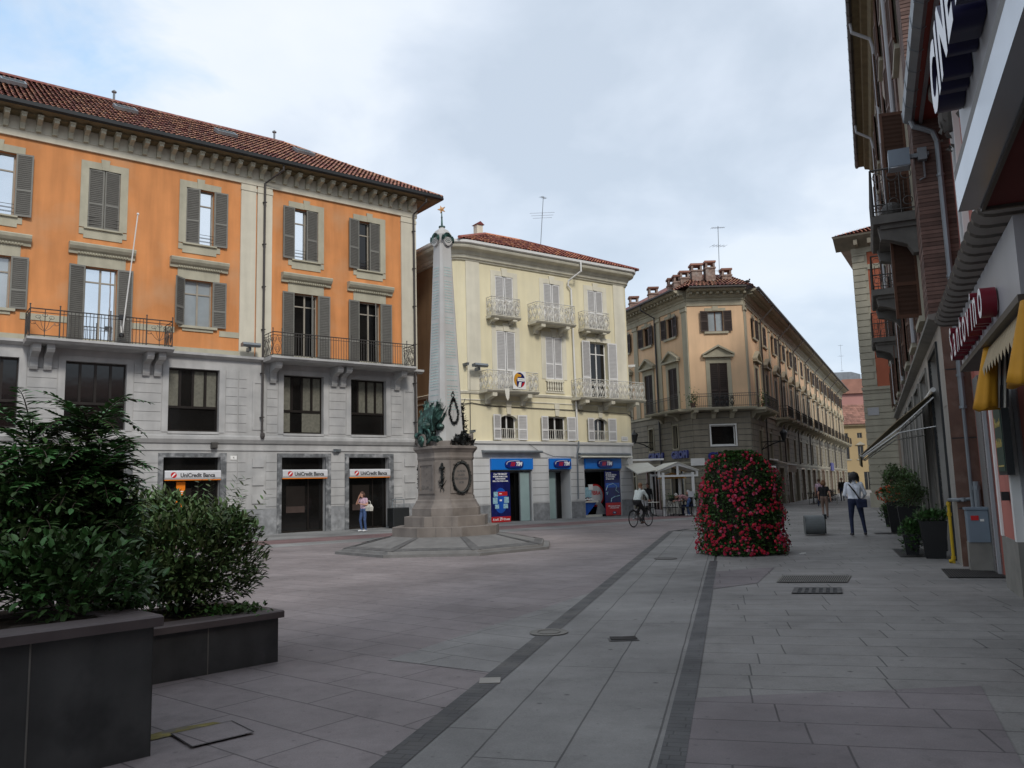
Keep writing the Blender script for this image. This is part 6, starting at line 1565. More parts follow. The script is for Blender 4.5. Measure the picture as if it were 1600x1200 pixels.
stack(b, rows, caps=True); stack(b, [(.265, .065, 8.96), (.29, .08, 9.02), (.29, .09, 9.22), (.20, .06, 9.36), (.09, .03, 9.44), (.07, .02, 9.50)])
for k in range(4):
    b.X = rotz(R(45 + 90 * k)); fy = -(.29 + .06) / 2 * math.sqrt(2) + .02
    b.prism([(.17 * math.cos(R(180 + 15 * j)), 9.12 + .26 * math.sin(R(180 + 15 * j))) for j in range(13)], fy - .06, fy + .1, 'y')
b.X = None
obel = b.build('obelisk', 'mon_white', MX)
# cut inscriptions washed green: rows of short strokes on two faces
for k in (0, 3):
    b = MB(); 
    for r_ in range(52):
        t = .14 + .74 * r_ / 52; z = H0 + (H1 - H0) * t; A = ob(t); fd_ = (A + A * .16) / 2 * math.sqrt(2); hw = (A - A * .16) / math.sqrt(2) * .72
        tilt = 0
        b.X = rotz(R(45 + 90 * k) if k == 3 else R(-45)) if False else rotz(R(45 if k == 0 else -45))
        x = -hw
        if rnd.random() < .12: continue
        while x < hw:
            l = rnd.uniform(.02, .07); b.box(x, min(hw, x + l), -fd_ - .006, -fd_ + .03, z, z + .024); x += l + rnd.uniform(.012, .03)
    b.X = None
    b.build('inscription', 'verdigris_stain', obel)
# bronze rosettes near the top
for k in range(4):
    b = MB(rotz(R(45 + 90 * k))); y = -.285
    for r_, ph in ((.155, 0), (.10, 1), (.05, 2)):
        b.torus((0, y + .015, 9.10), r_ * .92, .024, (0, 1, 0), 16, 5)
    for s in (-1, 1): b.prism([(s * .12, 9.06), (s * .20, 9.00), (s * .215, 9.08), (s * .19, 9.17), (s * .10, 9.15)], y - .01, y + .03, 'y')
    b.prism([(-.09, 9.2), (.09, 9.2), (.05, 9.26), (-.05, 9.26)], y, y + .05, 'y')
    b.build('rosette', 'bronze_green', obel)
b = MB(); b.lathe([(.10, 9.48), (.10, 9.52), (.03, 9.54), (.03, 9.6), (.022, 9.78), (.03, 9.80), (.018, 9.84), (.014, 9.98)], 8); b.build('finial', 'bronze_green', MX)
b = MB()
pts = []
for k in range(10): r_ = .13 if k % 2 == 0 else .05; a = R(90 + 36 * k + 18); pts.append((r_ * math.cos(a), 10.05 + r_ * math.sin(a)))
b.prism(pts, -.02, .02, 'y'); b.ball((0, 0, 10.05), .05, 6, 5); b.build('star', 'gilt', MX)
# bronze trophy of flags, arms and a gun wheel on the left-front face
rnd.seed(11)
b = MB(rotz(R(-45)))
y0 = -.66
for k in range(12): b.ball((rnd.uniform(-.34, .34), y0 + .12 + rnd.uniform(-.06, .10), 3.02 + rnd.uniform(.0, .50)), (rnd.uniform(.09, .16), .12, rnd.uniform(.09, .15)), 8, 6)
for k in range(52):   # fan of flags, bayonets and staves
    x = rnd.uniform(-.27, .25); a = R(x * 95 + rnd.uniform(-12, 12)); ln = rnd.uniform(.55, .98) * (1 - .25 * abs(a)); z = 3.42 + rnd.uniform(-.1, .05); y = y0 + .12 + rnd.uniform(-.10, .16)
    p, q = (x, y, z), (x + ln * math.sin(a), y + .16, z + ln * math.cos(a)); b.tube([p, q], .020, 5, r2=.007)
    if k % 5 < 3:
        p_, q_ = Vector(p), Vector(q); d = q_ - p_; s = Vector((d.z, 0, -d.x)).normalized() * rnd.uniform(.03, .065); r3 = []
        for j in range(6):
            c = p_.lerp(q_, .18 + .15 * j); w_ = math.sin(math.pi * (j + .6) / 6.2) + .15
            r3.append([c - s * w_, c + Vector((0, -.05 - .03 * (j % 2), 0)) - s * .4, c + Vector((0, -.02, 0)), c + Vector((0, -.06, 0)) + s * .4, c + s * w_])
        b.loft(r3, closed=False)
for k in range(16):   # folds of cloth
    x = -.30 + .04 * k; b.tube([(x * .6, y0 + .12, 4.0), (x * .9, y0 - .02 + .03 * (k % 3), 3.66), (x * 1.1, y0 - .03, 3.32)], .034, 5, r2=.022)
b.torus((.18, y0 - .12, 3.17), .20, .036, (0.2, 1, 0), 18, 6); b.torus((.18, y0 - .12, 3.17), .06, .03, (.2, 1, 0), 10, 5)
for k in range(8): a = R(45 * k); b.tube([(.18, y0 - .12, 3.17), (.18 + .19 * math.cos(a), y0 - .12, 3.17 + .19 * math.sin(a))], .014, 4)
b.ball((.12, y0 - .10, 3.48), (.17, .16, .13), 10, 6); b.ball((-.32, y0 - .06, 3.22), (.14, .13, .11), 8, 6); b.tube([(-.24, y0, 3.72), (-.12, y0 - .10, 3.5), (-.08, y0 - .12, 3.24)], .10, 8); b.tube([(.0, y0, 3.70), (.10, y0 - .1, 3.56)], .08, 8); b.tube([(.3, y0 - .05, 3.12), (.58, y0 - .06, 3.02)], .055, 7); b.tube([(-.2, y0 - .02, 3.12), (-.50, y0 + .06, 3.05)], .06, 7)
b.build('bronze_trophy', 'bronze_green', MX, smooth=False)
b = MB(T(-.56, -.52, 0) @ rotz(R(-42)))
b.loft([[(0.12 * math.cos(R(30 * j)), -.075, 3.06 + .14 * math.sin(R(30 * j)) - (.04 if j in (8, 9, 10) else 0)) for j in range(12)], [(0.10 * math.cos(R(30 * j)), -.12, 3.06 + .12 * math.sin(R(30 * j))) for j in range(12)]], caps=True); b.ball((0, -.12, 3.08), .05, 7, 5)
b.build('shield', 'bronze_green', MX)
b = MB(rotz(R(45)))   # laurel heap on the right-front corner
for k in range(300):
    u = rnd.uniform(-.40, .36); h = max(0, .36 - abs(u + .0) * .75); leaf(b, Vector((u + .12, -.70 + rnd.uniform(-.06, .12), 2.93 + rnd.uniform(0, h))), rdir(.4), .13, .055)
for k in range(5): b.ball((.12 + rnd.uniform(-.2, .2), -.66, 2.98 + rnd.uniform(0, .15)), .11, 7, 5)
b.build('laurel', 'bronze_dark', MX)
b = MB(rotz(R(45)))   # and the tall cascade seen in profile at the right edge
for k in range(420): z = rnd.uniform(3.05, 4.1); leaf(b, Vector((.46 + rnd.uniform(-.06, .08) - (z - 3) * .13, -.30 + rnd.uniform(-.1, .1), z)), rdir(.2), .11, .06)
b.tube([(.36, -.3, 3.9), (.52, -.3, 4.3)], .012, 4); b.build('laurel', 'bronze_dark', MX)
b = MB(rotz(R(45))); t_ = .2; fd_ = (ob(.16) * 1.16) / 2 * math.sqrt(2) + .0   # teardrop wreath on the obelisk's right face
for k in range(44):
    a = 6.283 * k / 44; s_ = .5 - .5 * math.cos(a)
    x = .155 * math.sin(a) * (.45 + .55 * (1 - s_) ** .0 if s_ < .5 else .45 + .55 * (2 - 2 * s_)); z = 3.55 + .92 * s_ * .78
    yy = -fd_ - .015 + (z - 3.98) * .055
    for j in range(5): leaf(b, Vector((x, yy, z)), Vector((rnd.uniform(-1, 1), -.4, rnd.uniform(-1, 1))), .07, .04)
    b.ball((x, yy, z), .026, 5, 4)
b.torus((0, -fd_ + .015, 4.37), .055, .018, (0, 1, 0), 12, 4); b.ball((0, -fd_, 4.46), .03, 6, 4); b.tube([(0, -fd_ + .0, 3.7), (0, -fd_ + .01, 3.95)], .014, 4)
b.build('wreath', 'bronze_dark', obel)
b = MB(rotz(R(45))); n = 30   # oval wreath with inscription on the pedestal
for k in range(60):
    a = 6.283 * k / 60; x, z = .30 * math.cos(a), 2.0 + .42 * math.sin(a)
    b.ball((x, -fd - .04, z), .042, 5, 4)
    for j in range(2): leaf(b, Vector((x, -fd - .05, z)), Vector((math.cos(a) + rnd.uniform(-.8, .8), -.5, math.sin(a) + rnd.uniform(-.8, .8))), .075, .04)
b.build('oval_wreath', 'bronze_dark', MX)
b = MB(rotz(R(45))); b.loft([[(.28 * math.cos(6.283 * k / n), -fd - .005, 2.0 + .40 * math.sin(6.283 * k / n)) for k in range(n)], [(.26 * math.cos(6.283 * k / n), -fd - .03, 2.0 + .38 * math.sin(6.283 * k / n)) for k in range(n)]], caps=True); tab = b.build('tablet', 'mon_stone', MX)
for i, t_ in enumerate(('AI PRODI', 'DI ASTI', 'PER LA PATRIA', 'MCM')): text(t_, .085, .002, 'mon_plinth_dark', 'lettering', tab, rotz(R(45)) @ ft(0, -fd - .033, 2.17 - i * .105), bold=.003, sx=.85)
for k in (-1, 0):
    b = MB(rotz(R(90 * k)) if k else None); y = -.80      # torch pendants on the narrow faces
    b.prism([(-.02, 1.72), (.02, 1.72), (.035, 1.9), (.03, 2.2), (-.03, 2.2), (-.035, 1.9)], y, y + .05, 'y')
    for q in range(40): leaf(b, Vector((rnd.uniform(-.05, .05), y, rnd.uniform(1.75, 2.3))), Vector((rnd.uniform(-1, 1), -.5, rnd.uniform(-1, 1))), .08, .045)
    b.ball((0, y, 2.27), (.09, .05, .05), 8, 5); b.ball((0, y, 2.36), (.035, .03, .07), 6, 5)
    for s in (-1, 1): b.tube([(0, y, 1.78), (s * .06, y, 1.83), (s * .12, y, 1.93)], .016, 5, r2=.006); b.tube([(0, y, 1.75), (s * .05, y, 1.66), (s * .04, y, 1.6)], .016, 5, r2=.006)
    b.build('torch', 'bronze_dark', MX)
b = MB(rotz(R(-45)))
for z in (1.75, 1.93, 2.12, 2.3): b.ball((.02, -fd - .01, z), .016, 5, 4); b.ball((.14, -fd - .01, z + .06), .010, 5, 4); b.ball((-.12, -fd - .01, z - .03), .008, 5, 4)
for (pts_) in ([(-.2, 1.72), (-.2, 1.82), (-.12, 1.80), (-.14, 1.72), (-.2, 1.70)], [(-.08, 1.80), (-.07, 1.71), (0, 1.71), (.01, 1.8)], [(.04, 1.8), (.05, 1.69), (.1, 1.76), (.06, 1.78)], [(.12, 1.71), (.24, 1.72)], [(.13, 1.67), (.24, 1.68)]): b.tube([(x, -fd - .004, z - .02) for x, z in pts_], .006, 3)
b.build('graffiti', 'mon_plinth_dark', MX)

# ================================================================== planters and their plants
def planter(name, label, corner, L1, L2, h, group):
    s = thing(name, label, 'planter', (corner[0], corner[1], 0), R(45), group)    # local -x runs along the front to the left, +y runs back
    b = MB(); w_ = .22
    b.box(-L1, 0, 0, L2, 0, h - .07)
    for x in (-.72, -1.5, -2.3, -3.1):
        if x > -L1: b.box(x - .005, x + .005, -.003, .01, 0, h - .07, 2)
    b.box(-.004, .0, -.004, .004, 0, h - .07, 1)
    b.build('body', ['planter_stone', 'iron', 'cement'], s)
    b = MB(); o = .05
    def bar(x0, x1, y0, y1):
        b.cham(x0, x1, y0, y1, h - .07, h, .012)
    bar(-L1 - o, o, -o, w_); bar(-L1 - o, o, L2 - w_, L2 + o); bar(-w_, o, w_ + .002, L2 - w_ - .002); bar(-L1 - o, -L1 + w_, w_ + .002, L2 - w_ - .002)
    b.build('rim', 'planter_cap', s)
    b = MB(); n = 12
    g = [[(-L1 + w_ + (L1 - 2 * w_) * i / n, w_ + (L2 - 2 * w_) * j / n, h - .06 + rnd.uniform(0, .05)) for i in range(n + 1)] for j in range(n + 1)]
    b.loft(g, closed=False); b.build('soil', 'soil', s)
    return s
planter('stone_planter', 'near dark stone planter with a wide purple-grey rim', (-2.40, 5.50), 3.4, 1.15, .885, 'dark stone planters')
planter('stone_planter', 'lower dark stone planter behind the near one', (-2.41, 8.38), 2.6, 1.25, .50, 'dark stone planters')
rnd.seed(5)
FINE[0] = True
# tall fern-leaved shrub in the near planter: long pinnate leaves in whorls at the stem tips
def pinnate(b, p, az_, droop, ln, npair, lw, ll, m=1):
    d = Vector((math.cos(az_), math.sin(az_), 0)); pts = []
    for i in range(npair + 1):
        t = i / npair; pts.append(p + d * ln * t + Vector((0, 0, ln * (droop[0] * t - droop[1] * t * t))))
    b.tube(pts, .007, 4, 0, r2=.003)
    side = Vector((-d.y, d.x, 0)); tt = rnd.random()
    for i in range(1, npair + 1):
        ax = (pts[i] - pts[i - 1]).normalized()
        sz = (1 - .55 * abs(i / npair - .40) * 1.6)
        for s in (-1, 1):
            leaf(b, pts[i], side * s + ax * .45 + Vector((0, 0, rnd.uniform(-.15, .22))), ll * sz, lw * sz, m, .12, min(1, max(0, tt + rnd.uniform(-.25, .25))))
    leaf(b, pts[-1], (pts[-1] - pts[-2]), ll * .6, lw * .8, m, .1)
FS = thing('tall_shrub', 'tall dark shrub with long toothed fern-like leaves in the near planter', 'shrub', (-3.35, 6.45, .84))
b = MB(); lv = MB()
def stem(x, y, h, lean, whorls, n_, ln):
    top = Vector((x + lean[0], y + lean[1], h)); b.tube([(x, y, 0), (x + lean[0] * .4, y + lean[1] * .4, h * .5), top], .030, 6, r2=.016)
    for wz in whorls:
        c = Vector((x, y, 0)).lerp(top, wz)
        for k in range(n_): pinnate(lv, c + Vector((0, 0, rnd.uniform(-.06, .06))), 6.283 * k / n_ + rnd.uniform(-.3, .3), (rnd.uniform(.35, 1.25), rnd.uniform(.35, .95)), ln * rnd.uniform(.75, 1.1), 13, .050, .125)
stem(-.05, .0, 1.38, (.02, .0), (1.0, .90, .72), 12, .40); stem(.06, -.1, 1.12, (.05, .0), (1.0, .9, .75), 11, .36); stem(-.46, .1, 1.34, (-.12, .05), (1.0, .86), 12, .50); stem(-.95, -.1, 1.10, (-.3, 0), (1.0, .85, .65), 9, .6); stem(.06, .1, .98, (.0, .1), (1.0, .75, .5), 10, .36); stem(-.2, -.25, 1.1, (0, -.1), (1, .8, .55), 10, .45); stem(-.6, -.35, .95, (-.1, -.1), (1, .7, .45), 9, .5); stem(.05, -.12, .85, (.0, -.05), (1, .7, .4), 9, .45)
b.build('stem', 'bark', FS); lv.build('foliage', ['bark', 'leaf_dark'], FS)
# rounded low bushes below it
def bush(name, label, loc, rad, n, ln, wd, mt, cat='shrub', stems=6, flat=1.0, grp=None, spiky=0.0, core=.55):
    s = thing(name, label, cat, loc, 0, grp); b = MB()
    for k in range(stems):
        a = rnd.uniform(0, 6.283); e = Vector((math.cos(a) * rad[0] * .6, math.sin(a) * rad[1] * .6, rad[2] * rnd.uniform(1.0, 1.7))); b.tube([(0, 0, -.02), e * .5 + Vector((rnd.uniform(-.05, .05), 0, .0)), e], .013, 5, r2=.005)
    b.build('stem', 'bark', s); b = MB()
    lobes = [(rdir(.3), rnd.uniform(.35, .6)) for k in range(9)]
    for k in range(n):
        if rnd.random() < .6:
            c, r_ = rnd.choice(lobes); q = Vector((c.x * .62, c.y * .62, c.z * .62)) + rdir(0) * r_ * rnd.uniform(.55, 1.0)
        else: q = rdir(.15) * rnd.uniform(core, 1.0)
        if q.z < -.95: q.z = -.9
        p = Vector((q.x * rad[0], q.y * rad[1], rad[2] + q.z * rad[2]))
        d = (Vector((q.x, q.y, q.z * .6 + .5)).normalized() + rdir(0) * .8)
        leaf(b, p, d, ln * rnd.uniform(.7, 1.25), wd * rnd.uniform(.8, 1.2), 0, .15)
    for k in range(int(spiky)):   # long shoots that break the outline, with paired leaves
        a = rnd.uniform(0, 6.283); st = Vector((math.cos(a) * rad[0] * .75, math.sin(a) * rad[1] * .75, rad[2] * rnd.uniform(1.1, 1.75))); d = Vector((math.cos(a) * rnd.uniform(.1, .8), math.sin(a) * rnd.uniform(.1, .8), 1)).normalized(); l = rnd.uniform(.26, .55) * max(rad) * 1.1
        for i in range(9):
            q = st + d * l * i / 8
            for s_ in (-1, 1): leaf(b, q, d * .6 + d.cross(Vector((.3, .8, .2))).normalized() * s_, ln * .95, wd * .8, 0, .1)
    b.build('foliage', mt, s); return s
bush('low_shrub', 'low glossy bush at the front of the near planter', (-3.10, 5.75, .83), (.60, .42, .30), 1500, .085, .045, 'leaf_low')
bush('low_shrub', 'low glossy bush at the left edge of the near planter', (-4.05, 5.35, .83), (.75, .5, .36), 1800, .085, .045, 'leaf_low')
bush('low_shrub', 'leafy bush at the back of the near planter under the tall shrub', (-3.75, 6.35, .83), (.80, .60, .60), 4200, .085, .04, 'leaf_dark', spiky=10)
bush('round_shrub', 'broad small-leaved bush overflowing the lower planter', (-3.52, 8.62, .42), (.90, .80, .62), 11500, .085, .036, 'leaf_shrub', spiky=22, stems=10)
bush('round_shrub', 'smaller bush filling the left of the lower planter', (-4.30, 8.2, .42), (.70, .65, .46), 4500, .085, .036, 'leaf_shrub', spiky=10, stems=8)
b = MB()
for k in range(420): leaf(b, Vector((rnd.gauss(0, .13), rnd.gauss(0, .12), rnd.uniform(0, .10))), rdir(.5), .06, .035)
struct(tag(b.build('low_plant', 'leaf_bright', loc=(-2.85, 8.35, .45)), 'pale green low plant in the right corner of the lower planter', 'plant'), 'stuff')
b = MB()
for k in range(240): leaf(b, Vector((rnd.gauss(0, .13), rnd.gauss(0, .12), rnd.uniform(0, .10))), rdir(.6), .06, .032)
struct(tag(b.build('low_plant', 'leaf_bright', loc=(-2.80, 5.95, .85)), 'pale green low plant in the right corner of the near planter', 'plant'), 'stuff')

FINE[0] = False
# ================================================================== tower of red geraniums
FT = thing('flower_tower', 'big round tower of red and pink geraniums standing on the paving', 'flower display', (5.30, 19.35, 0))
def tower_r(z):
    t = z / 2.32
    r_ = .99 - .14 * t if t < .70 else (.892 - ((t - .70) / .30) ** 2 * .45)
    return r_ * (.97 + .05 * math.sin(z * 9))
rnd.seed(21)
b = MB(); b.lathe([(.0, .02), (.78, .02), (.82, .3), (.80, 1.2), (.72, 1.9), (.45, 2.18), (0, 2.25)], 20); b.build('frame', 'soil', FT)
b = MB(); fl = MB(); pk = MB()
def tsurf(lump=True):
    z = rnd.uniform(.02, 2.36) if rnd.random() < .86 else 2.25; a = rnd.uniform(0, 6.283)
    r_ = tower_r(min(z, 2.3))
    if z > 2.2: r_ *= math.sqrt(rnd.random())
    lum = noise.noise(Vector((math.cos(a) * 2.2, math.sin(a) * 2.2, z * 2.0)))
    r_ += lum * .12
    return z, a, r_, lum
for k in range(15000):
    z, a, r_, lum = tsurf(); r_ -= abs(rnd.gauss(0, .10)); n_ = Vector((math.cos(a), math.sin(a), .25 if z < 2.1 else 1.2))
    leaf(b, Vector((r_ * math.cos(a), r_ * math.sin(a), z)), n_ + rdir(0) * 1.0, rnd.uniform(.05, .085), rnd.uniform(.045, .075), 0, .2)
for k in range(220):   # trailing shoots beyond the outline
    z, a, r_, lum = tsurf()
    for i in range(5): leaf(b, Vector(((r_ + .04 * i) * math.cos(a), (r_ + .04 * i) * math.sin(a), z - .012 * i * i)), rdir(.2), .06, .05)
def blossom(bb, c, n_, sz):
    for j in range(9):
        d = (n_ * 1.1 + rdir(0)).normalized(); p = c + d * sz * .55; s = d.orthogonal().normalized(); s = (s * math.cos(j) + d.cross(s) * math.sin(j)); u = d.cross(s); q = sz * .52
        t_ = rnd.random()
        bb.add([p - s * q, p - u * q * .8 + d * .008, p + s * q, p + u * q * .8 + d * .008], [(0, 1, 2, 3)], 0, t_)
for k in range(2900):
    z, a, r_, lum = tsurf()
    if noise.noise(Vector((math.cos(a) * 3.1 + 9, math.sin(a) * 3.1, z * 3.0))) < -.06 and rnd.random() < .82: continue
    if z > 1.95 and rnd.random() < .7: continue
    n_ = Vector((math.cos(a), math.sin(a), .3)).normalized()
    c = Vector((r_ * math.cos(a), r_ * math.sin(a), z)) + n_ * rnd.uniform(.0, .07)
    pink = rnd.random() < (.45 if abs(z - 1.30 + .1 * math.sin(a * 2)) < .16 else .10)
    blossom(pk if pink else fl, c, n_, rnd.uniform(.026, .056))
o = b.build('foliage', 'leaf_bright', FT); o['kind'] = 'stuff'
o = fl.build('red_flowers', 'petal_red', FT); o['kind'] = 'stuff'
o = pk.build('pink_flowers', 'petal_pink', FT); o['kind'] = 'stuff'
b = MB(); b.box(-.05, .05, -.04, .04, 0, .008); b.box(.0, .09, -.02, .05, .008, .02)
tag(b.build('litter', 'white_paint', loc=(6.45, 18.75, .006)), 'scrap of white litter on the paving beside the flower tower', 'litter')
# ================================================================== pots along the right-hand wall
def pot(n_, u, lab, h=.80, w0=.20, w1=.29):
    b = MB(); b.loft([[(sx * w, sy * w, z) for sx, sy in ((-1, -1), (1, -1), (1, 1), (-1, 1))] for w, z in ((w0, 0), (w1, h), (w1 - .03, h), (w1 - .05, h - .08))], caps=True)
    o = b.build('plant_pot', 'pot_black'); place(o, XS, (-u, n_, 0)); return tag(o, lab, 'pot', 'black pots along the right-hand wall')
def plant_at(n_, u, z, name, lab, rad, n, ln, wd, mt, flowers=None, **k):
    p = XS @ Vector((-u, n_, z)); s = bush(name, lab, p, rad, n, ln, wd, mt, cat='plant', **k)
    if flowers:
        b = MB()
        for i in range(flowers):
            d = rdir(.2); q = Vector((d.x * rad[0], d.y * rad[1], rad[2] + d.z * rad[2])); blossom(b, q, d, rnd.uniform(.03, .05))
        o = b.build('flowers', 'petal_orange', s); o['kind'] = 'stuff'
    return s
pot(1.06, 19.0, 'nearest square black pot with a trailing plant beside the yellow pipe', h=.76, w0=.18, w1=.255)
plant_at(1.06, 19.0, .70, 'trailing_plant', 'low green plant with a leafy sprig in the nearest black pot', (.34, .34, .13), 700, .08, .05, 'leaf_low', spiky=8, stems=3)
plant_at(.66, 19.6, .05, 'trailing_plant', 'bushy plant spilling to the ground left of the nearest black pot', (.24, .26, .36), 900, .08, .05, 'leaf_low', stems=3)
pot(.66, 19.6, 'small black pot half hidden by its trailing plant', h=.45, w0=.12, w1=.16)
pot(.86, 25.3, 'tapered black pot under the clipped round bush', h=.86, w0=.22, w1=.30)
plant_at(.80, 25.3, .78, 'clipped_bush', 'dense clipped round bush in a black pot', (.62, .55, .36), 2600, .07, .03, 'leaf_shrub', stems=4)
pot(.62, 27.6, 'black pot of orange-red flowers', h=.95, w0=.22, w1=.30)
plant_at(.58, 27.6, .90, 'flowering_plant', 'orange-red geraniums in a black pot', (.55, .5, .26), 900, .08, .05, 'leaf_bright', flowers=130, stems=3)
pot(.55, 31.2, 'farthest black pot at the foot of the tall leafy shrub', h=.7, w0=.24, w1=.32)
plant_at(.72, 31.2, .55, 'potted_shrub', 'tall leafy shrub in the farthest black pot', (.48, .42, .78), 2400, .10, .05, 'leaf_shrub', spiky=12, stems=6)
plant_at(.48, 31.0, .05, 'trailing_plant', 'drooping plant hiding the farthest black pot', (.40, .36, .40), 1100, .11, .045, 'leaf_bright', stems=4)
plant_at(1.05, 29.0, .6, 'potted_shrub', 'upright leafy shrub behind the orange-red flowers', (.42, .36, .66), 1500, .10, .05, 'leaf_shrub', spiky=16, stems=5)

# ================================================================== street furniture
s = thing('curled_bench', 'grey curled metal bench seen end-on in the street', 'bench', (9.02, 24.95, 0), R(-14))
b = MB(); pr = []
for k in range(22): a = R(-60 + 300 * k / 21); pr.append((.31 * math.cos(a) * .95, .30 + .30 * math.sin(a)))
inn = [(y * .90, .30 + (z - .30) * .90) for y, z in pr]
b.loft([[(-.28, y, z) for y, z in pr], [(.28, y, z) for y, z in pr]], closed=False); b.loft([[(-.28, y, z) for y, z in inn][::-1], [(.28, y, z) for y, z in inn][::-1]], closed=False)
for x in (-.28, .28): b.loft([[(x, y, z) for y, z in pr], [(x, y, z) for y, z in inn]] if x > 0 else [[(x, y, z) for y, z in inn], [(x, y, z) for y, z in pr]], closed=False)
b.box(-.275, -.265, -.27, .27, .04, .56); b.build('shell', 'bench_grey', s, smooth=False)
b = MB(); b.box(.285, .33, -.05, .30, .05, .55); b.prism([(.3, .40), (.9, .46), (.9, .40), (.3, .34)], .02, .36, 'x'); b.box(.285, .37, .0, .3, .48, .62); b.build('seat', 'dark_metal', s)
s = thing('litter_bin', 'dark square litter bin beside the monument steps', 'bin', (-5.35, 37.55, 0), R(37))
b = MB(); b.cham(-.42, .42, -.30, .30, .08, .92, .03); b.box(-.36, .36, -.25, .25, 0, .08); b.build('body', 'dark_metal', s)
b = MB(); b.tube([(-.30, 0, .92), (-.30, 0, 1.28), (.30, 0, 1.28), (.30, 0, .92)], .025, 6); b.tube([(-.1, .1, .92), (-.1, .1, 1.36), (.28, .1, 1.36)], .02, 5); b.build('handle', 'zinc', s)
# cafe pavilion
PV = thing('cafe_pavilion', 'white gabled cafe pavilion with a cream canvas roof', 'pavilion', (8.55, 42.9, 0), R(4))
for (x, y) in ((-.78, 0), (.80, 0), (-.78, 2.6), (.80, 2.6)):
    b = MB(); b.box(x - .06, x + .06, y - .06, y + .06, 0, 2.25); b.build('post', 'white_paint', PV)
b = MB(); b.box(-1.05, 1.08, -.07, .07, 2.02, 2.12); b.box(-1.05, -.95, -.07, .07, 2.12, 2.32); b.box(.98, 1.08, -.07, .07, 2.12, 2.32); b.box(-.05, .05, -.05, .05, 2.12, 2.62)
for s_ in (-1, 1): b.loft([[(s_ * 1.06, -.08, 2.28), (s_ * 1.06, -.08, 2.38), (0, -.08, 2.74), (0, -.08, 2.62)], [(s_ * 1.06, .08, 2.28), (s_ * 1.06, .08, 2.38), (0, .08, 2.74), (0, .08, 2.62)]], caps=True)
b.box(-.84, -.72, .07, 2.6, 2.1, 2.2); b.box(.74, .86, .07, 2.6, 2.1, 2.2); b.build('gable_frame', 'white_paint', PV)
b = MB()
for s_ in (-1, 1): b.loft([[(s_ * 1.12, y, 2.36), (0, y, 2.80), (0, y, 2.76), (s_ * 1.12, y, 2.32)] for y in (-.15, 2.8)], caps=True)
b.build('canvas_roof', 'cloth_cream', PV)
s = thing('cafe_awning', 'cream canvas awning sloping down left of the cafe pavilion', 'awning', (7.55, 43.3, 0), R(6))
b = MB(); b.loft([[(-1.15, -.3, 2.22), (0, -.2, 2.40), (.3, 2.8, 2.86), (-1.15, 2.8, 2.80)], [(-1.15, -.3, 2.26), (0, -.2, 2.44), (.3, 2.8, 2.90), (-1.15, 2.8, 2.84)]], caps=True); b.box(-1.9, 0, -.42, -.38, 1.98, 2.14) if False else None; b.build('canvas', 'cloth_cream', s)
b = MB(); b.tube([(-1.12, -.3, 2.22), (-1.12, 2.8, 2.78)], .03, 5); b.box(-1.0, 1.2, 2.7, 2.8, 3.0, 3.10); b.build('awning_arm', 'white_paint', s)
def cafe_chair(loc, rz, lab, grp, mt='dark_metal'):
    s = thing('cafe_chair', lab, 'chair', loc, rz, grp)
    b = MB(); b.box(-.21, .21, -.21, .21, .43, .47); b.build('seat', mt, s)
    b = MB(); b.tube([(-.20, .2, .45), (-.20, .26, .86), (.20, .26, .86), (.20, .2, .45)], .014, 5); b.tube([(-.12, .22, .5), (.12, .25, .84)], .01, 4); b.tube([(.12, .22, .5), (-.12, .25, .84)], .01, 4); b.build('backrest', mt, s)
    for x, y in ((-.19, -.19), (.19, -.19), (-.19, .19), (.19, .19)): b = MB(); b.tube([(x, y, .44), (x * 1.15, y * 1.15, 0)], .013, 5); b.build('leg', mt, s)
    return s
def cafe_table(loc, lab, grp, r_=.35, mt='dark_metal', top='cloth_cream'):
    s = thing('cafe_table', lab, 'table', loc, 0, grp)
    b = MB(); b.lathe([(r_, .72), (r_, .75), (r_ - .02, .755)], 16); b.build('table_top', top, s)
    b = MB(); b.tube([(0, 0, .05), (0, 0, .72)], .03, 6); 
    for k in range(3): a = 2.094 * k; b.tube([(0, 0, .1), (.28 * math.cos(a), .28 * math.sin(a), .01)], .018, 5)
    b.build('leg', mt, s); return s
ch0 = cafe_chair((7.9, 42.7, 0), R(190), 'wire cafe chair pulled to the table below the pavilion post', 'wire cafe chairs under the pavilion')
spots = [(8.15, 42.5, 10, 'wire cafe chair standing in front of the white table cloth'), (8.75, 42.55, 60, 'wire cafe chair left of the bending guest in the plaid shirt'), (9.35, 42.8, 250, 'wire cafe chair behind the guest in dark clothes'), (7.1, 43.3, 120, 'wire cafe chair in the shade left of the pavilion'), (6.75, 43.1, 200, 'wire cafe chair half hidden behind the cyclist')]
for x, y, r_, lab in spots: c = copy_tree(ch0); c.location = (x, y, 0); c.rotation_euler = (0, 0, R(r_)); c['label'] = lab
tb0 = cafe_table((8.35, 43.2, 0), 'round cafe table under the middle of the pavilion gable', 'round cafe tables under the pavilion')
for x, y, lab in ((7.15, 42.75, 'round cafe table left of the pavilion post'), (9.25, 43.3, 'round cafe table near the right pavilion post')): c = copy_tree(tb0); c.location = (x, y, 0); c['label'] = lab
b = MB(); n = 20
b.loft([[(.36 * math.cos(6.283 * k / n), .36 * math.sin(6.283 * k / n), .76) for k in range(n)], [(.40 * (1 + .06 * (k % 2)) * math.cos(6.283 * k / n), .40 * (1 + .06 * (k % 2)) * math.sin(6.283 * k / n), .12) for k in range(n)]], caps=True)
tag(b.build('tablecloth', 'cloth_cream', loc=(8.35, 43.2, 0)), 'long cream tablecloth on the middle cafe table', 'tablecloth')
s = thing('cafe_barrier', 'grey barred railing at the right end of the cafe', 'railing', (9.75, 43.2, 0), R(8))
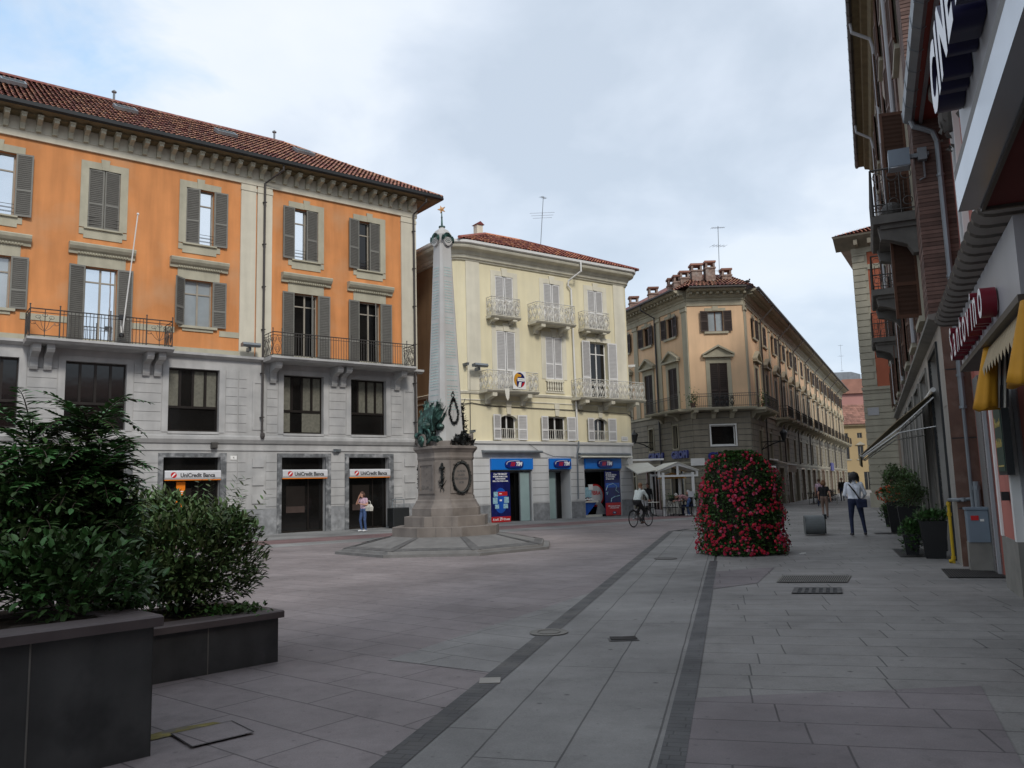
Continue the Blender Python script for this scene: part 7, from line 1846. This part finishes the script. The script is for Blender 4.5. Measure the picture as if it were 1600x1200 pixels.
b = MB(); b.box(-.45, .45, -.03, .03, .98, 1.04); b.box(-.45, .45, -.02, .02, .06, .10)
for k in range(9): b.box(-.45 + k * .11, -.43 + k * .11, -.012, .012, .1, .98)
b.build('bars', 'zinc', s)
b = MB(); b.box(-.14, .14, -.015, .015, .95, 1.25); tag(b.build('menu_sign', 'sign_grey', loc=(9.15, 42.75, 0.0)), 'small pale menu sign on the cafe railing', 'sign')
for x, y, lab in ((8.15, 42.75, 'small pale green potted plant on the cafe barrier left of the post'), (9.4, 43.0, 'small potted plant beside the right pavilion post')):
    b = MB(); b.lathe([(.10, .76), (.14, .92)], 8, m=1)
    for k in range(120): leaf(b, Vector((rnd.gauss(0, .14), rnd.gauss(0, .12), .98 + rnd.gauss(0, .07))), rdir(.4), .09, .05)
    tag(b.build('potted_plant', ['leaf_bright', 'pot_black'], loc=(x, y, 0)), lab, 'plant')
s = thing('parasol', 'folded-back yellow parasol inside the dark cafe', 'parasol', (8.75, 45.6, 0))
b = MB(); b.lathe([(.85, 1.95), (.45, 2.15), (.03, 2.28)], 8, caps=False); b.build('canopy', 'mustard', s); b = MB(); b.tube([(0, 0, 0), (0, 0, 2.28)], .025, 6); b.build('pole', 'zinc', s)
# tables along the street
pt = lambda u, o: tuple(PM['R'] @ Vector((u, -o, 0)))
stc = cafe_chair(pt(9.5, 2.4), R(30), 'dark cafe chair', 'dark chairs at the street cafe', 'bronze_frame'); stt = cafe_table(pt(8.9, 2.6), 'dark table', 'tables at the street cafe', .38, 'bronze_frame', 'dark_metal')
k = 0
words = ['first', 'second', 'third', 'fourth', 'fifth', 'sixth', 'seventh']
for i in range(7):
    u = 8.9 + i * 1.9
    o = stt if i == 0 else copy_tree(stt); o.location = pt(u, 2.3 + .3 * (i % 2)); o['label'] = 'dark street cafe table, %s of the row from the flower tower' % words[i]
    for j, (du, do, r_) in enumerate(((-.6, .1, 120), (.6, .2, 290))):
        c = stc if (i == 0 and j == 0) else copy_tree(stc); c.location = pt(u + du, 2.3 + .3 * (i % 2) + do); c.rotation_euler = (0, 0, R(r_ + 25 * i)); c['label'] = 'dark street cafe chair on the %s side of the %s table from the flower tower' % (('near', 'far')[j], words[i])
b = MB(); b.box(-.55, .55, -.2, .2, .40, .46); b.box(-.5, -.44, -.17, .17, 0, .40); b.box(.44, .5, -.17, .17, 0, .40)
o = b.build('low_bench', 'marble_pale', loc=pt(8.6, 3.4)); o.rotation_euler = (0, 0, rz_of(116)); tag(o, 'low pale bench in front of the street cafe tables', 'bench')
# ================================================================== people
def capsule(b, p, q, r0_, r1_, n=10):
    p, q = Vector(p), Vector(q); d = (q - p); l = d.length; d.normalize(); u = d.orthogonal().normalized(); v = d.cross(u); rings = []
    for a in (-80, -50, -20, 0): rings.append((p + d * r0_ * math.sin(R(a)), r0_ * math.cos(R(a))))
    for a in (0, 20, 50, 80): rings.append((q + d * r1_ * math.sin(R(a)), r1_ * math.cos(R(a))))
    b.loft([[c + (u * math.cos(6.283 * k / n) + v * math.sin(6.283 * k / n)) * r for k in range(n)] for c, r in rings], caps=True)
def person(label, loc, rz, J, mats, sleeve='long', hair='short', hair_mat='hair_brown', voxel=.009, bulk=1.0, scale=1.0, skirt=None, shin_skin=False):
    """J overrides joints (x right, y forward, z up); returns the Empty, parts: body (one continuous mesh), hair"""
    D = dict(pel=(0, 0, .94), wst=(0, 0, 1.10), chs=(0, .0, 1.30), nck=(0, -.01, 1.47), hed=(0, .02, 1.62),
             shL=(-.18, 0, 1.41), shR=(.18, 0, 1.41), elL=(-.23, -.03, 1.13), elR=(.23, -.03, 1.13), wrL=(-.24, .05, .88), wrR=(.24, .05, .88),
             hdL=(0, .02, -.10), hdR=(0, .02, -.10), hiL=(-.09, 0, .90), hiR=(.09, 0, .90), knL=(-.10, .03, .50), knR=(.10, .03, .50), anL=(-.10, -.03, .09), anR=(.10, -.03, .09),
             toL=(-.01, .17, -.045), toR=(.01, .17, -.045), look=(0, 1, 0))
    D.update(J); V = {k: Vector(v) for k, v in D.items()}
    b = MB(); segs = []
    def seg(p, q, r0_, r1_, m): capsule(b, p, q, r0_, r1_); segs.append((Vector(p), Vector(q), (r0_ + r1_) / 2, m))
    TOP, BOT, SKN, SHO = 0, 1, 2, 3
    k = bulk
    side = (V['shR'] - V['shL']).normalized(); hs = (V['hiR'] - V['hiL']).normalized()
    for s_ in (-1, 1):   # torso as a broad, flat bundle
        seg(V['pel'] + hs * .065 * s_, V['wst'] + side * .055 * s_, .115 * k, .100 * k, BOT)
        segs[-1] = (V['pel'] + hs * .065 * s_ - Vector((0, 0, .03)), V['pel'] + hs * .065 * s_ + Vector((0, 0, .0)), .115, BOT)
        segs.append((V['wst'] + side * .055 * s_ - Vector((0, 0, .06)), V['wst'] + side * .055 * s_, .10, TOP))
        seg(V['wst'] + side * .055 * s_, V['chs'] + side * .075 * s_, .100 * k, .112 * k, TOP)
        seg(V['chs'] + side * .075 * s_, (V['shL'] if s_ < 0 else V['shR']) * .8 + V['nck'] * .2 - Vector((0, 0, .02)), .108 * k, .07, TOP)
    seg(V['chs'], V['nck'], .10, .055, TOP); seg(V['nck'], V['hed'] - Vector((0, 0, .06)), .050, .048, SKN)
    lk = V['look'].normalized(); rt = lk.cross(Vector((0, 0, 1))).normalized(); upv = rt.cross(lk)
    Hm = Matrix((rt, lk, upv)).transposed().to_4x4(); Hm.translation = V['hed']
    b.X = Hm; b.ball((0, 0, .03), (.076, .095, .112), 14, 9); b.ball((0, .03, -.05), (.052, .065, .06), 10, 7); b.ball((0, .10, -.0), (.014, .022, .024), 6, 5); b.ball((0, .095, -.052), (.026, .012, .010), 6, 5)
    for s_ in (-1, 1): b.ball((s_ * .077, -.005, .0), (.012, .022, .032), 6, 5); b.ball((s_ * .03, .082, .028), (.015, .012, .010), 6, 5)
    b.X = None
    segs.append((V['hed'] - upv * .05, V['hed'] + upv * .06, .09, SKN))
    for S in 'LR':
        seg(V['sh' + S], V['el' + S], .058 * k, .044 * k, TOP)
        fm = TOP if sleeve == 'long' else SKN
        if sleeve == 'short':
            p, q, r_, m = segs.pop(); mid = p.lerp(q, .62); segs.append((p, mid, r_, TOP)); segs.append((mid, q, r_, SKN))
        seg(V['el' + S], V['wr' + S], .042 * (k if fm == TOP else 1), .030, fm)
        w_ = V['wr' + S]; hd = V['hd' + S]; d = hd.normalized()
        cx = (V['wr' + S] - V['el' + S]); nrm = d.cross(Vector((0, 1, 0)) if abs(d.y) < .8 else Vector((0, 0, 1))).normalized(); acr = d.cross(nrm).normalized()
        if acr.y < 0: acr = -acr; 
        seg(w_, w_ + d * .045, .026, .030, SKN)
        for s_ in (-.5, .5): seg(w_ + d * .03 + acr * .026 * s_, w_ + d * .085 + acr * .03 * s_, .020, .019, SKN)
        for f_, (off, ln) in enumerate(((-.033, .062), (-.011, .074), (.011, .070), (.031, .055))):
            p = w_ + d * .085 + acr * off; m1_ = p + d * ln * .55 + nrm * .006; m2 = m1_ + d * ln * .40 + nrm * .022
            seg(p, m1_, .0105, .0095, SKN); seg(m1_, m2, .0095, .008, SKN)
        p = w_ + d * .035 - acr * .028; m1_ = p - acr * .028 + d * .035; seg(p, m1_, .013, .011, SKN); seg(m1_, m1_ + d * .03 - acr * .006, .011, .009, SKN)
        seg(V['hi' + S], V['kn' + S], .088 * k, .062, BOT); seg(V['kn' + S], V['an' + S], .060, .043, SKN if shin_skin else BOT)
        a_ = V['an' + S]; t_ = V['to' + S]; seg(a_ - Vector((0, 0, .03)), a_ - t_.normalized() * .05 - Vector((0, 0, .045)), .040, .038, SHO); seg(a_ - Vector((0, 0, .035)), a_ + t_, .042, .034, SHO)
    o = thing('person', label, 'person', loc, rz); o.scale = (scale,) * 3
    tmp = b.build('tmp', ['skin'])
    md = tmp.modifiers.new('r', 'REMESH'); md.mode = 'VOXEL'; md.voxel_size = voxel
    ms = tmp.modifiers.new('s', 'SMOOTH'); ms.iterations = 3; ms.factor = .4
    dg = bpy.context.evaluated_depsgraph_get(); me = bpy.data.meshes.new_from_object(tmp.evaluated_get(dg)); bpy.data.objects.remove(tmp)
    me.name = 'body'; me.materials.clear()
    for x in mats: me.materials.append(M[x])
    for p in me.polygons:
        c = p.center; best = None
        for (a_, q_, r_, m) in segs:
            ab = q_ - a_; t = max(0, min(1, (c - a_).dot(ab) / max(1e-9, ab.length_squared))); dd = (c - a_ - ab * t).length / r_ if True else 0
            if best is None or dd < best[0]: best = (dd, m)
        p.material_index = best[1]; p.use_smooth = True
    bo = bpy.data.objects.new('body', me); col.objects.link(bo); bo.parent = o
    if hair:
        b = MB(Hm); n = 14
        def cap(zlo, back, puff):
            rings = []
            for i in range(7):
                e = R(90 - 15 * i * (1.15 if back else 1.0)); ring = []
                for j in range(n):
                    a = 6.283 * j / n; r_ = 1.0 + puff
                    ring.append((.080 * r_ * math.cos(e) * math.cos(a), -.012 + .100 * r_ * math.cos(e) * math.sin(a) * (.86 if math.sin(a) > 0 else 1), .035 + .118 * r_ * math.sin(e) + (.045 if math.sin(a) > .3 and i > 4 else 0)))
                rings.append(ring)
            b.loft(rings)
        cap(0, True, .10)
        if hair == 'bob':
            for k2 in range(9): a = R(180 + 22.5 * k2); b.tube([(.082 * math.cos(a), -.01 + .1 * math.sin(a), .06), (.090 * math.cos(a), -.01 + .11 * math.sin(a), -.03), (.078 * math.cos(a), -.01 + .095 * math.sin(a), -.10)], .030, 6)
        if hair == 'long':
            for k2 in range(9): a = R(180 + 22.5 * k2); b.tube([(.085 * math.cos(a), -.01 + .1 * math.sin(a), .08), (.105 * math.cos(a), -.02 + .125 * math.sin(a), -.02), (.095 * math.cos(a), -.03 + .12 * math.sin(a), -.15)], .040, 6)
        b.build('hair', hair_mat, o, smooth=True)
    b = MB(Hm)
    for s_ in (-1, 1): b.ball((s_ * .030, .094, .028), .008, 6, 4)
    b.build('eyes', 'black_text', o)
    return o
def face(az): return R(-az)      # forward (+y) turned to an azimuth clockwise from north
# woman on the phone in front of the bank door
P_ = (-6.42, 34.75, .008)
person('woman on the phone in a pink shirt, blue jeans and white trainers', P_, face(215), dict(elR=(.30, .12, 1.22), wrR=(.12, .16, 1.50), hdR=(-.03, -.02, .09), elL=(-.25, .02, 1.16), wrL=(-.10, .22, 1.20), hdL=(.09, .05, .02), knR=(.12, .08, .50), anR=(.12, .0, .09), hed=(0.02, .06, 1.60), look=(.1, 1, -.25)),
       ['cloth_pink', 'denim', 'skin', 'shoe_white'], sleeve='short', hair='bob', scale=.96)
s = thing('handbag', 'white patterned handbag on the arm of the woman on the phone', 'bag', (P_[0] + .26, P_[1] - .18, 1.02), face(225))
b = MB(); b.loft([[(-.19, -.07, -.15), (.19, -.07, -.15), (.19, .07, -.15), (-.19, .07, -.15)], [(-.21, -.08, 0), (.21, -.08, 0), (.21, .08, 0), (-.21, .08, 0)], [(-.15, -.03, .13), (.15, -.03, .13), (.15, .03, .13), (-.15, .03, .13)]], caps=True); b.build('bag_body', 'bag_white', s)
b = MB(); b.tube([(-.13, 0, .12), (-.1, 0, .24), (0, 0, .28), (.1, 0, .24), (.13, 0, .12)], .013, 6); b.build('handle', 'bag_white', s)
# man in the white jacket walking away
P_ = (9.95, 24.1, .008)
person('man with dark hair in a white jacket and navy trousers, seen from behind', P_, face(14), dict(hed=(.03, .07, 1.60), nck=(.02, .03, 1.47), look=(.15, 1, -.55), elR=(.28, .02, 1.14), wrR=(.26, .24, 1.02), hdR=(-.04, .08, -.03), elL=(-.25, .02, 1.13), wrL=(-.18, .22, 1.05), hdL=(.06, .07, 0), knL=(-.12, .02, .50), anL=(-.13, -.06, .09), knR=(.17, .05, .50), anR=(.22, .04, .09), hiL=(-.09, 0, .90), hiR=(.10, 0, .90)),
       ['cloth_white', 'denim_dark', 'skin', 'shoe_dark'], hair='long', hair_mat='hair_black', bulk=1.14, scale=1.06, voxel=.008)
s = thing('shoulder_bag', 'black shoulder bag slung across the back of the man in white', 'bag', P_, face(14))
b = MB(); b.cham(.02, .30, -.22, -.12, .82, 1.06, .02); b.box(.05, .27, -.235, -.22, .96, 1.0); b.build('bag_body', 'denim_dark', s)
b = MB(); b.tube([(-.16, -.02, 1.52), (-.10, -.13, 1.42), (.0, -.17, 1.26), (.10, -.165, 1.08), (.12, -.17, 1.0)], .020, 5); b.tube([(-.16, -.02, 1.52), (-.12, .12, 1.40), (.05, .16, 1.2), (.24, .06, 1.02), (.28, -.12, 1.0)], .018, 5); b.build('strap', 'cloth_black', s)
# woman walking away, black top
person('woman with reddish hair in a black top and tan trousers walking away', (13.42, 35.7, .008), face(20), dict(knL=(-.09, .10, .50), anL=(-.08, -.22, .17), toL=(0, .12, -.14), knR=(.10, .06, .50), anR=(.10, .06, .09), elR=(.25, -.05, 1.14), wrR=(.28, -.02, .90), elL=(-.24, .05, 1.14), wrL=(-.24, .20, .96), hiL=(-.08, 0, .9)),
       ['cloth_black', 'cloth_tan', 'skin', 'shoe_dark'], sleeve='short', hair='bob', hair_mat='hair_ginger', scale=.93, voxel=.010)
person('person in a pink top walking beyond the woman in black', (18.9, 51.0, .008), face(30), dict(knL=(-.09, .12, .50), anL=(-.09, -.05, .09)), ['cloth_pink', 'denim_dark', 'skin', 'shoe_dark'], sleeve='short', hair='short', hair_mat='hair_brown', scale=.97, voxel=.014)
person('man in a dark jacket and pale shirt walking towards the square', (24.9, 62.5, .008), face(205), dict(knL=(-.09, .12, .50), anL=(-.09, -.02, .09)), ['cloth_black', 'denim_dark', 'skin', 'shoe_dark'], hair='short', hair_mat='hair_black', scale=1.0, voxel=.014, bulk=1.1)
q = XS @ Vector((-32.6, .62, .008))
person('elderly person in grey beside the tall potted shrub', q, face(300), dict(elR=(.25, .08, 1.15), wrR=(.22, .30, 1.0)), ['cloth_grey', 'cloth_grey', 'skin', 'shoe_dark'], hair='short', hair_mat='hair_grey', scale=.97, voxel=.014)
# cyclist and bicycle
az_ = 42
BK = thing('bicycle', 'dark city bicycle ridden across the square', 'bicycle', (4.98, 32.75, .0), face(az_))
def wheel(y):
    b = MB(); b.torus((0, y, .335), .315, .019, (1, 0, 0), 32, 6); w_ = b.build('wheel', 'rubber', BK)
    b = MB(); b.torus((0, y, .335), .292, .010, (1, 0, 0), 28, 4); b.build('rim', 'chrome', w_)
    b = MB(); b.tube([(-.05, y, .335), (.05, y, .335)], .022, 8)
    for k in range(18): a = 6.283 * k / 18; b.tube([(.02 * (-1) ** k, y, .335), (0, y + .29 * math.cos(a), .335 + .29 * math.sin(a))], .0022, 3)
    b.build('spokes', 'chrome', w_)
wheel(-.53); wheel(.53)
b = MB()
for p, q in (((0, -.12, .30), (0, -.22, .82)), ((0, -.12, .30), (0, .33, .62)), ((0, -.20, .62), (0, .30, .80)), ((.04, -.53, .335), (.03, -.12, .30)), ((-.04, -.53, .335), (-.03, -.12, .30)), ((.04, -.53, .335), (.02, -.20, .68)), ((-.04, -.53, .335), (-.02, -.20, .68)), ((0, .28, .88), (0, .36, .60)), ((.045, .36, .62), (.045, .53, .335)), ((-.045, .36, .62), (-.045, .53, .335))): b.tube([p, q], .016, 6)
b.tube([(0, .285, .88), (0, .26, 1.0)], .014, 6); b.tube([(0, -.53 - .34, .40), (0, -.53 - .24, .62), (0, -.53, .695), (0, -.53 + .24, .60)], .02, 4); b.tube([(0, .53 + .34, .42), (0, .53 + .2, .64), (0, .53, .695), (0, .53 - .2, .62)], .02, 4)
b.build('frame', 'dark_metal', BK)
b = MB(); b.tube([(-.28, .12, 1.03), (-.24, .22, 1.04), (0, .27, 1.0), (.24, .22, 1.04), (.28, .12, 1.03)], .013, 6); b.build('handlebar', 'chrome', BK)
b = MB(); b.loft([[(-.10, -.36, .86), (.10, -.36, .86), (.08, -.36, .91), (-.08, -.36, .91)], [(-.07, -.22, .87), (.07, -.22, .87), (.05, -.22, .92), (-.05, -.22, .92)], [(-.02, -.06, .87), (.02, -.06, .87), (.02, -.06, .91), (-.02, -.06, .91)]], caps=True); b.build('saddle', 'cloth_black', BK)
b = MB(); b.lathe([(.09, -.006), (.09, .006)], 16); bo = b.build('chainring', 'chrome', BK); bo.rotation_euler = (0, R(90), 0); bo.location = (.05, -.12, .30)
for s_, z in ((1, .14), (-1, .46)):
    b = MB(); b.tube([(.05 * s_, -.12, .30), (.07 * s_, -.12, z)], .010, 5); b.box(.07 * s_ - .0, .07 * s_ + .09 * s_, -.16, -.08, z - .012, z + .012) if s_ > 0 else b.box(-.16, -.07, -.16, -.08, z - .012, z + .012); b.build('pedal', 'dark_metal', BK)
b = MB()
for z in (.80, .90, 1.0): b.tube([(-.15, .40, z), (.15, .40, z), (.15, .64, z), (-.15, .64, z), (-.15, .40, z)], .006, 4)
for x, y in ((-.15, .4), (0, .4), (.15, .4), (.15, .52), (.15, .64), (0, .64), (-.15, .64), (-.15, .52)): b.tube([(x, y, .78), (x, y, 1.0)], .006, 4)
b.box(-.15, .15, .40, .64, .775, .785); b.build('basket', 'dark_metal', BK)
person('cyclist with ginger hair in a pale jacket and black trousers', (4.98, 32.75, .0), face(az_), dict(pel=(0, -.22, .98), wst=(0, -.19, 1.12), chs=(0, -.06, 1.30), nck=(0, .02, 1.46), hed=(0, .07, 1.58), shL=(-.18, .0, 1.40), shR=(.18, .0, 1.40), elL=(-.27, .10, 1.20), elR=(.27, .10, 1.20), wrL=(-.26, .17, 1.08), wrR=(.26, .17, 1.08), hdL=(.0, .08, -.05), hdR=(0, .08, -.05),
       hiL=(-.09, -.20, .94), hiR=(.09, -.20, .94), knR=(.11, .12, .60), anR=(.12, -.10, .22), knL=(-.11, .20, .80), anL=(-.12, -.06, .54), toL=(0, .15, -.03), toR=(0, .15, -.04)), ['cloth_offwhite', 'cloth_black', 'skin', 'marble_brown'], hair='short', hair_mat='hair_ginger', bulk=1.12, voxel=.010)
b = MB(); b.box(-.11, .11, -.16, .0, 0, .20); o = b.build('parcel', 'sign_grey', loc=(0, 0, 0)); o.rotation_euler = (0, 0, face(az_)); o.location = (5.28, 33.2, .79); tag(o, 'pale bag in the front basket of the bicycle', 'bag')
# cafe guests
sit = dict(pel=(0, 0, .52), wst=(0, .02, .68), chs=(0, .06, .88), nck=(0, .10, 1.05), hed=(0, .14, 1.18), shL=(-.18, .07, .99), shR=(.18, .07, .99), elL=(-.23, .16, .74), elR=(.23, .16, .74), wrL=(-.16, .38, .76), wrR=(.16, .38, .76), hdL=(.02, .09, 0), hdR=(-.02, .09, 0), hiL=(-.09, .02, .50), hiR=(.09, .02, .50), knL=(-.11, .44, .50), knR=(.11, .44, .50), anL=(-.11, .42, .09), anR=(.11, .42, .09))
person('seated cafe guest in dark clothes with a grey cap of hair', (9.2, 43.0, .0), face(285), sit, ['cloth_black', 'denim_dark', 'skin', 'shoe_dark'], hair='short', hair_mat='hair_grey', voxel=.012)
person('person in a plaid shirt bending over the cafe table', (8.95, 42.62, .0), face(275), dict(pel=(0, -.05, .80), wst=(0, .08, .92), chs=(0, .28, 1.00), nck=(0, .44, 1.02), hed=(0, .58, 1.02), look=(0, 1, -.7), shL=(-.17, .36, 1.0), shR=(.17, .36, 1.0), elL=(-.22, .46, .78), elR=(.22, .46, .78), wrL=(-.14, .66, .80), wrR=(.14, .66, .80), hdL=(0, .09, -.03), hdR=(0, .09, -.03), hiL=(-.09, -.05, .78), hiR=(.09, -.05, .78), knL=(-.10, .06, .44), knR=(.10, .02, .44)), ['cloth_plaid', 'denim', 'skin', 'shoe_white'], hair='short', hair_mat='hair_grey', voxel=.012)
person('person in dark clothes standing in the shade of the cafe', (7.35, 45.4, .0), face(200), dict(), ['cloth_black', 'cloth_black', 'skin', 'shoe_dark'], hair='short', hair_mat='hair_brown', scale=.98, voxel=.014)
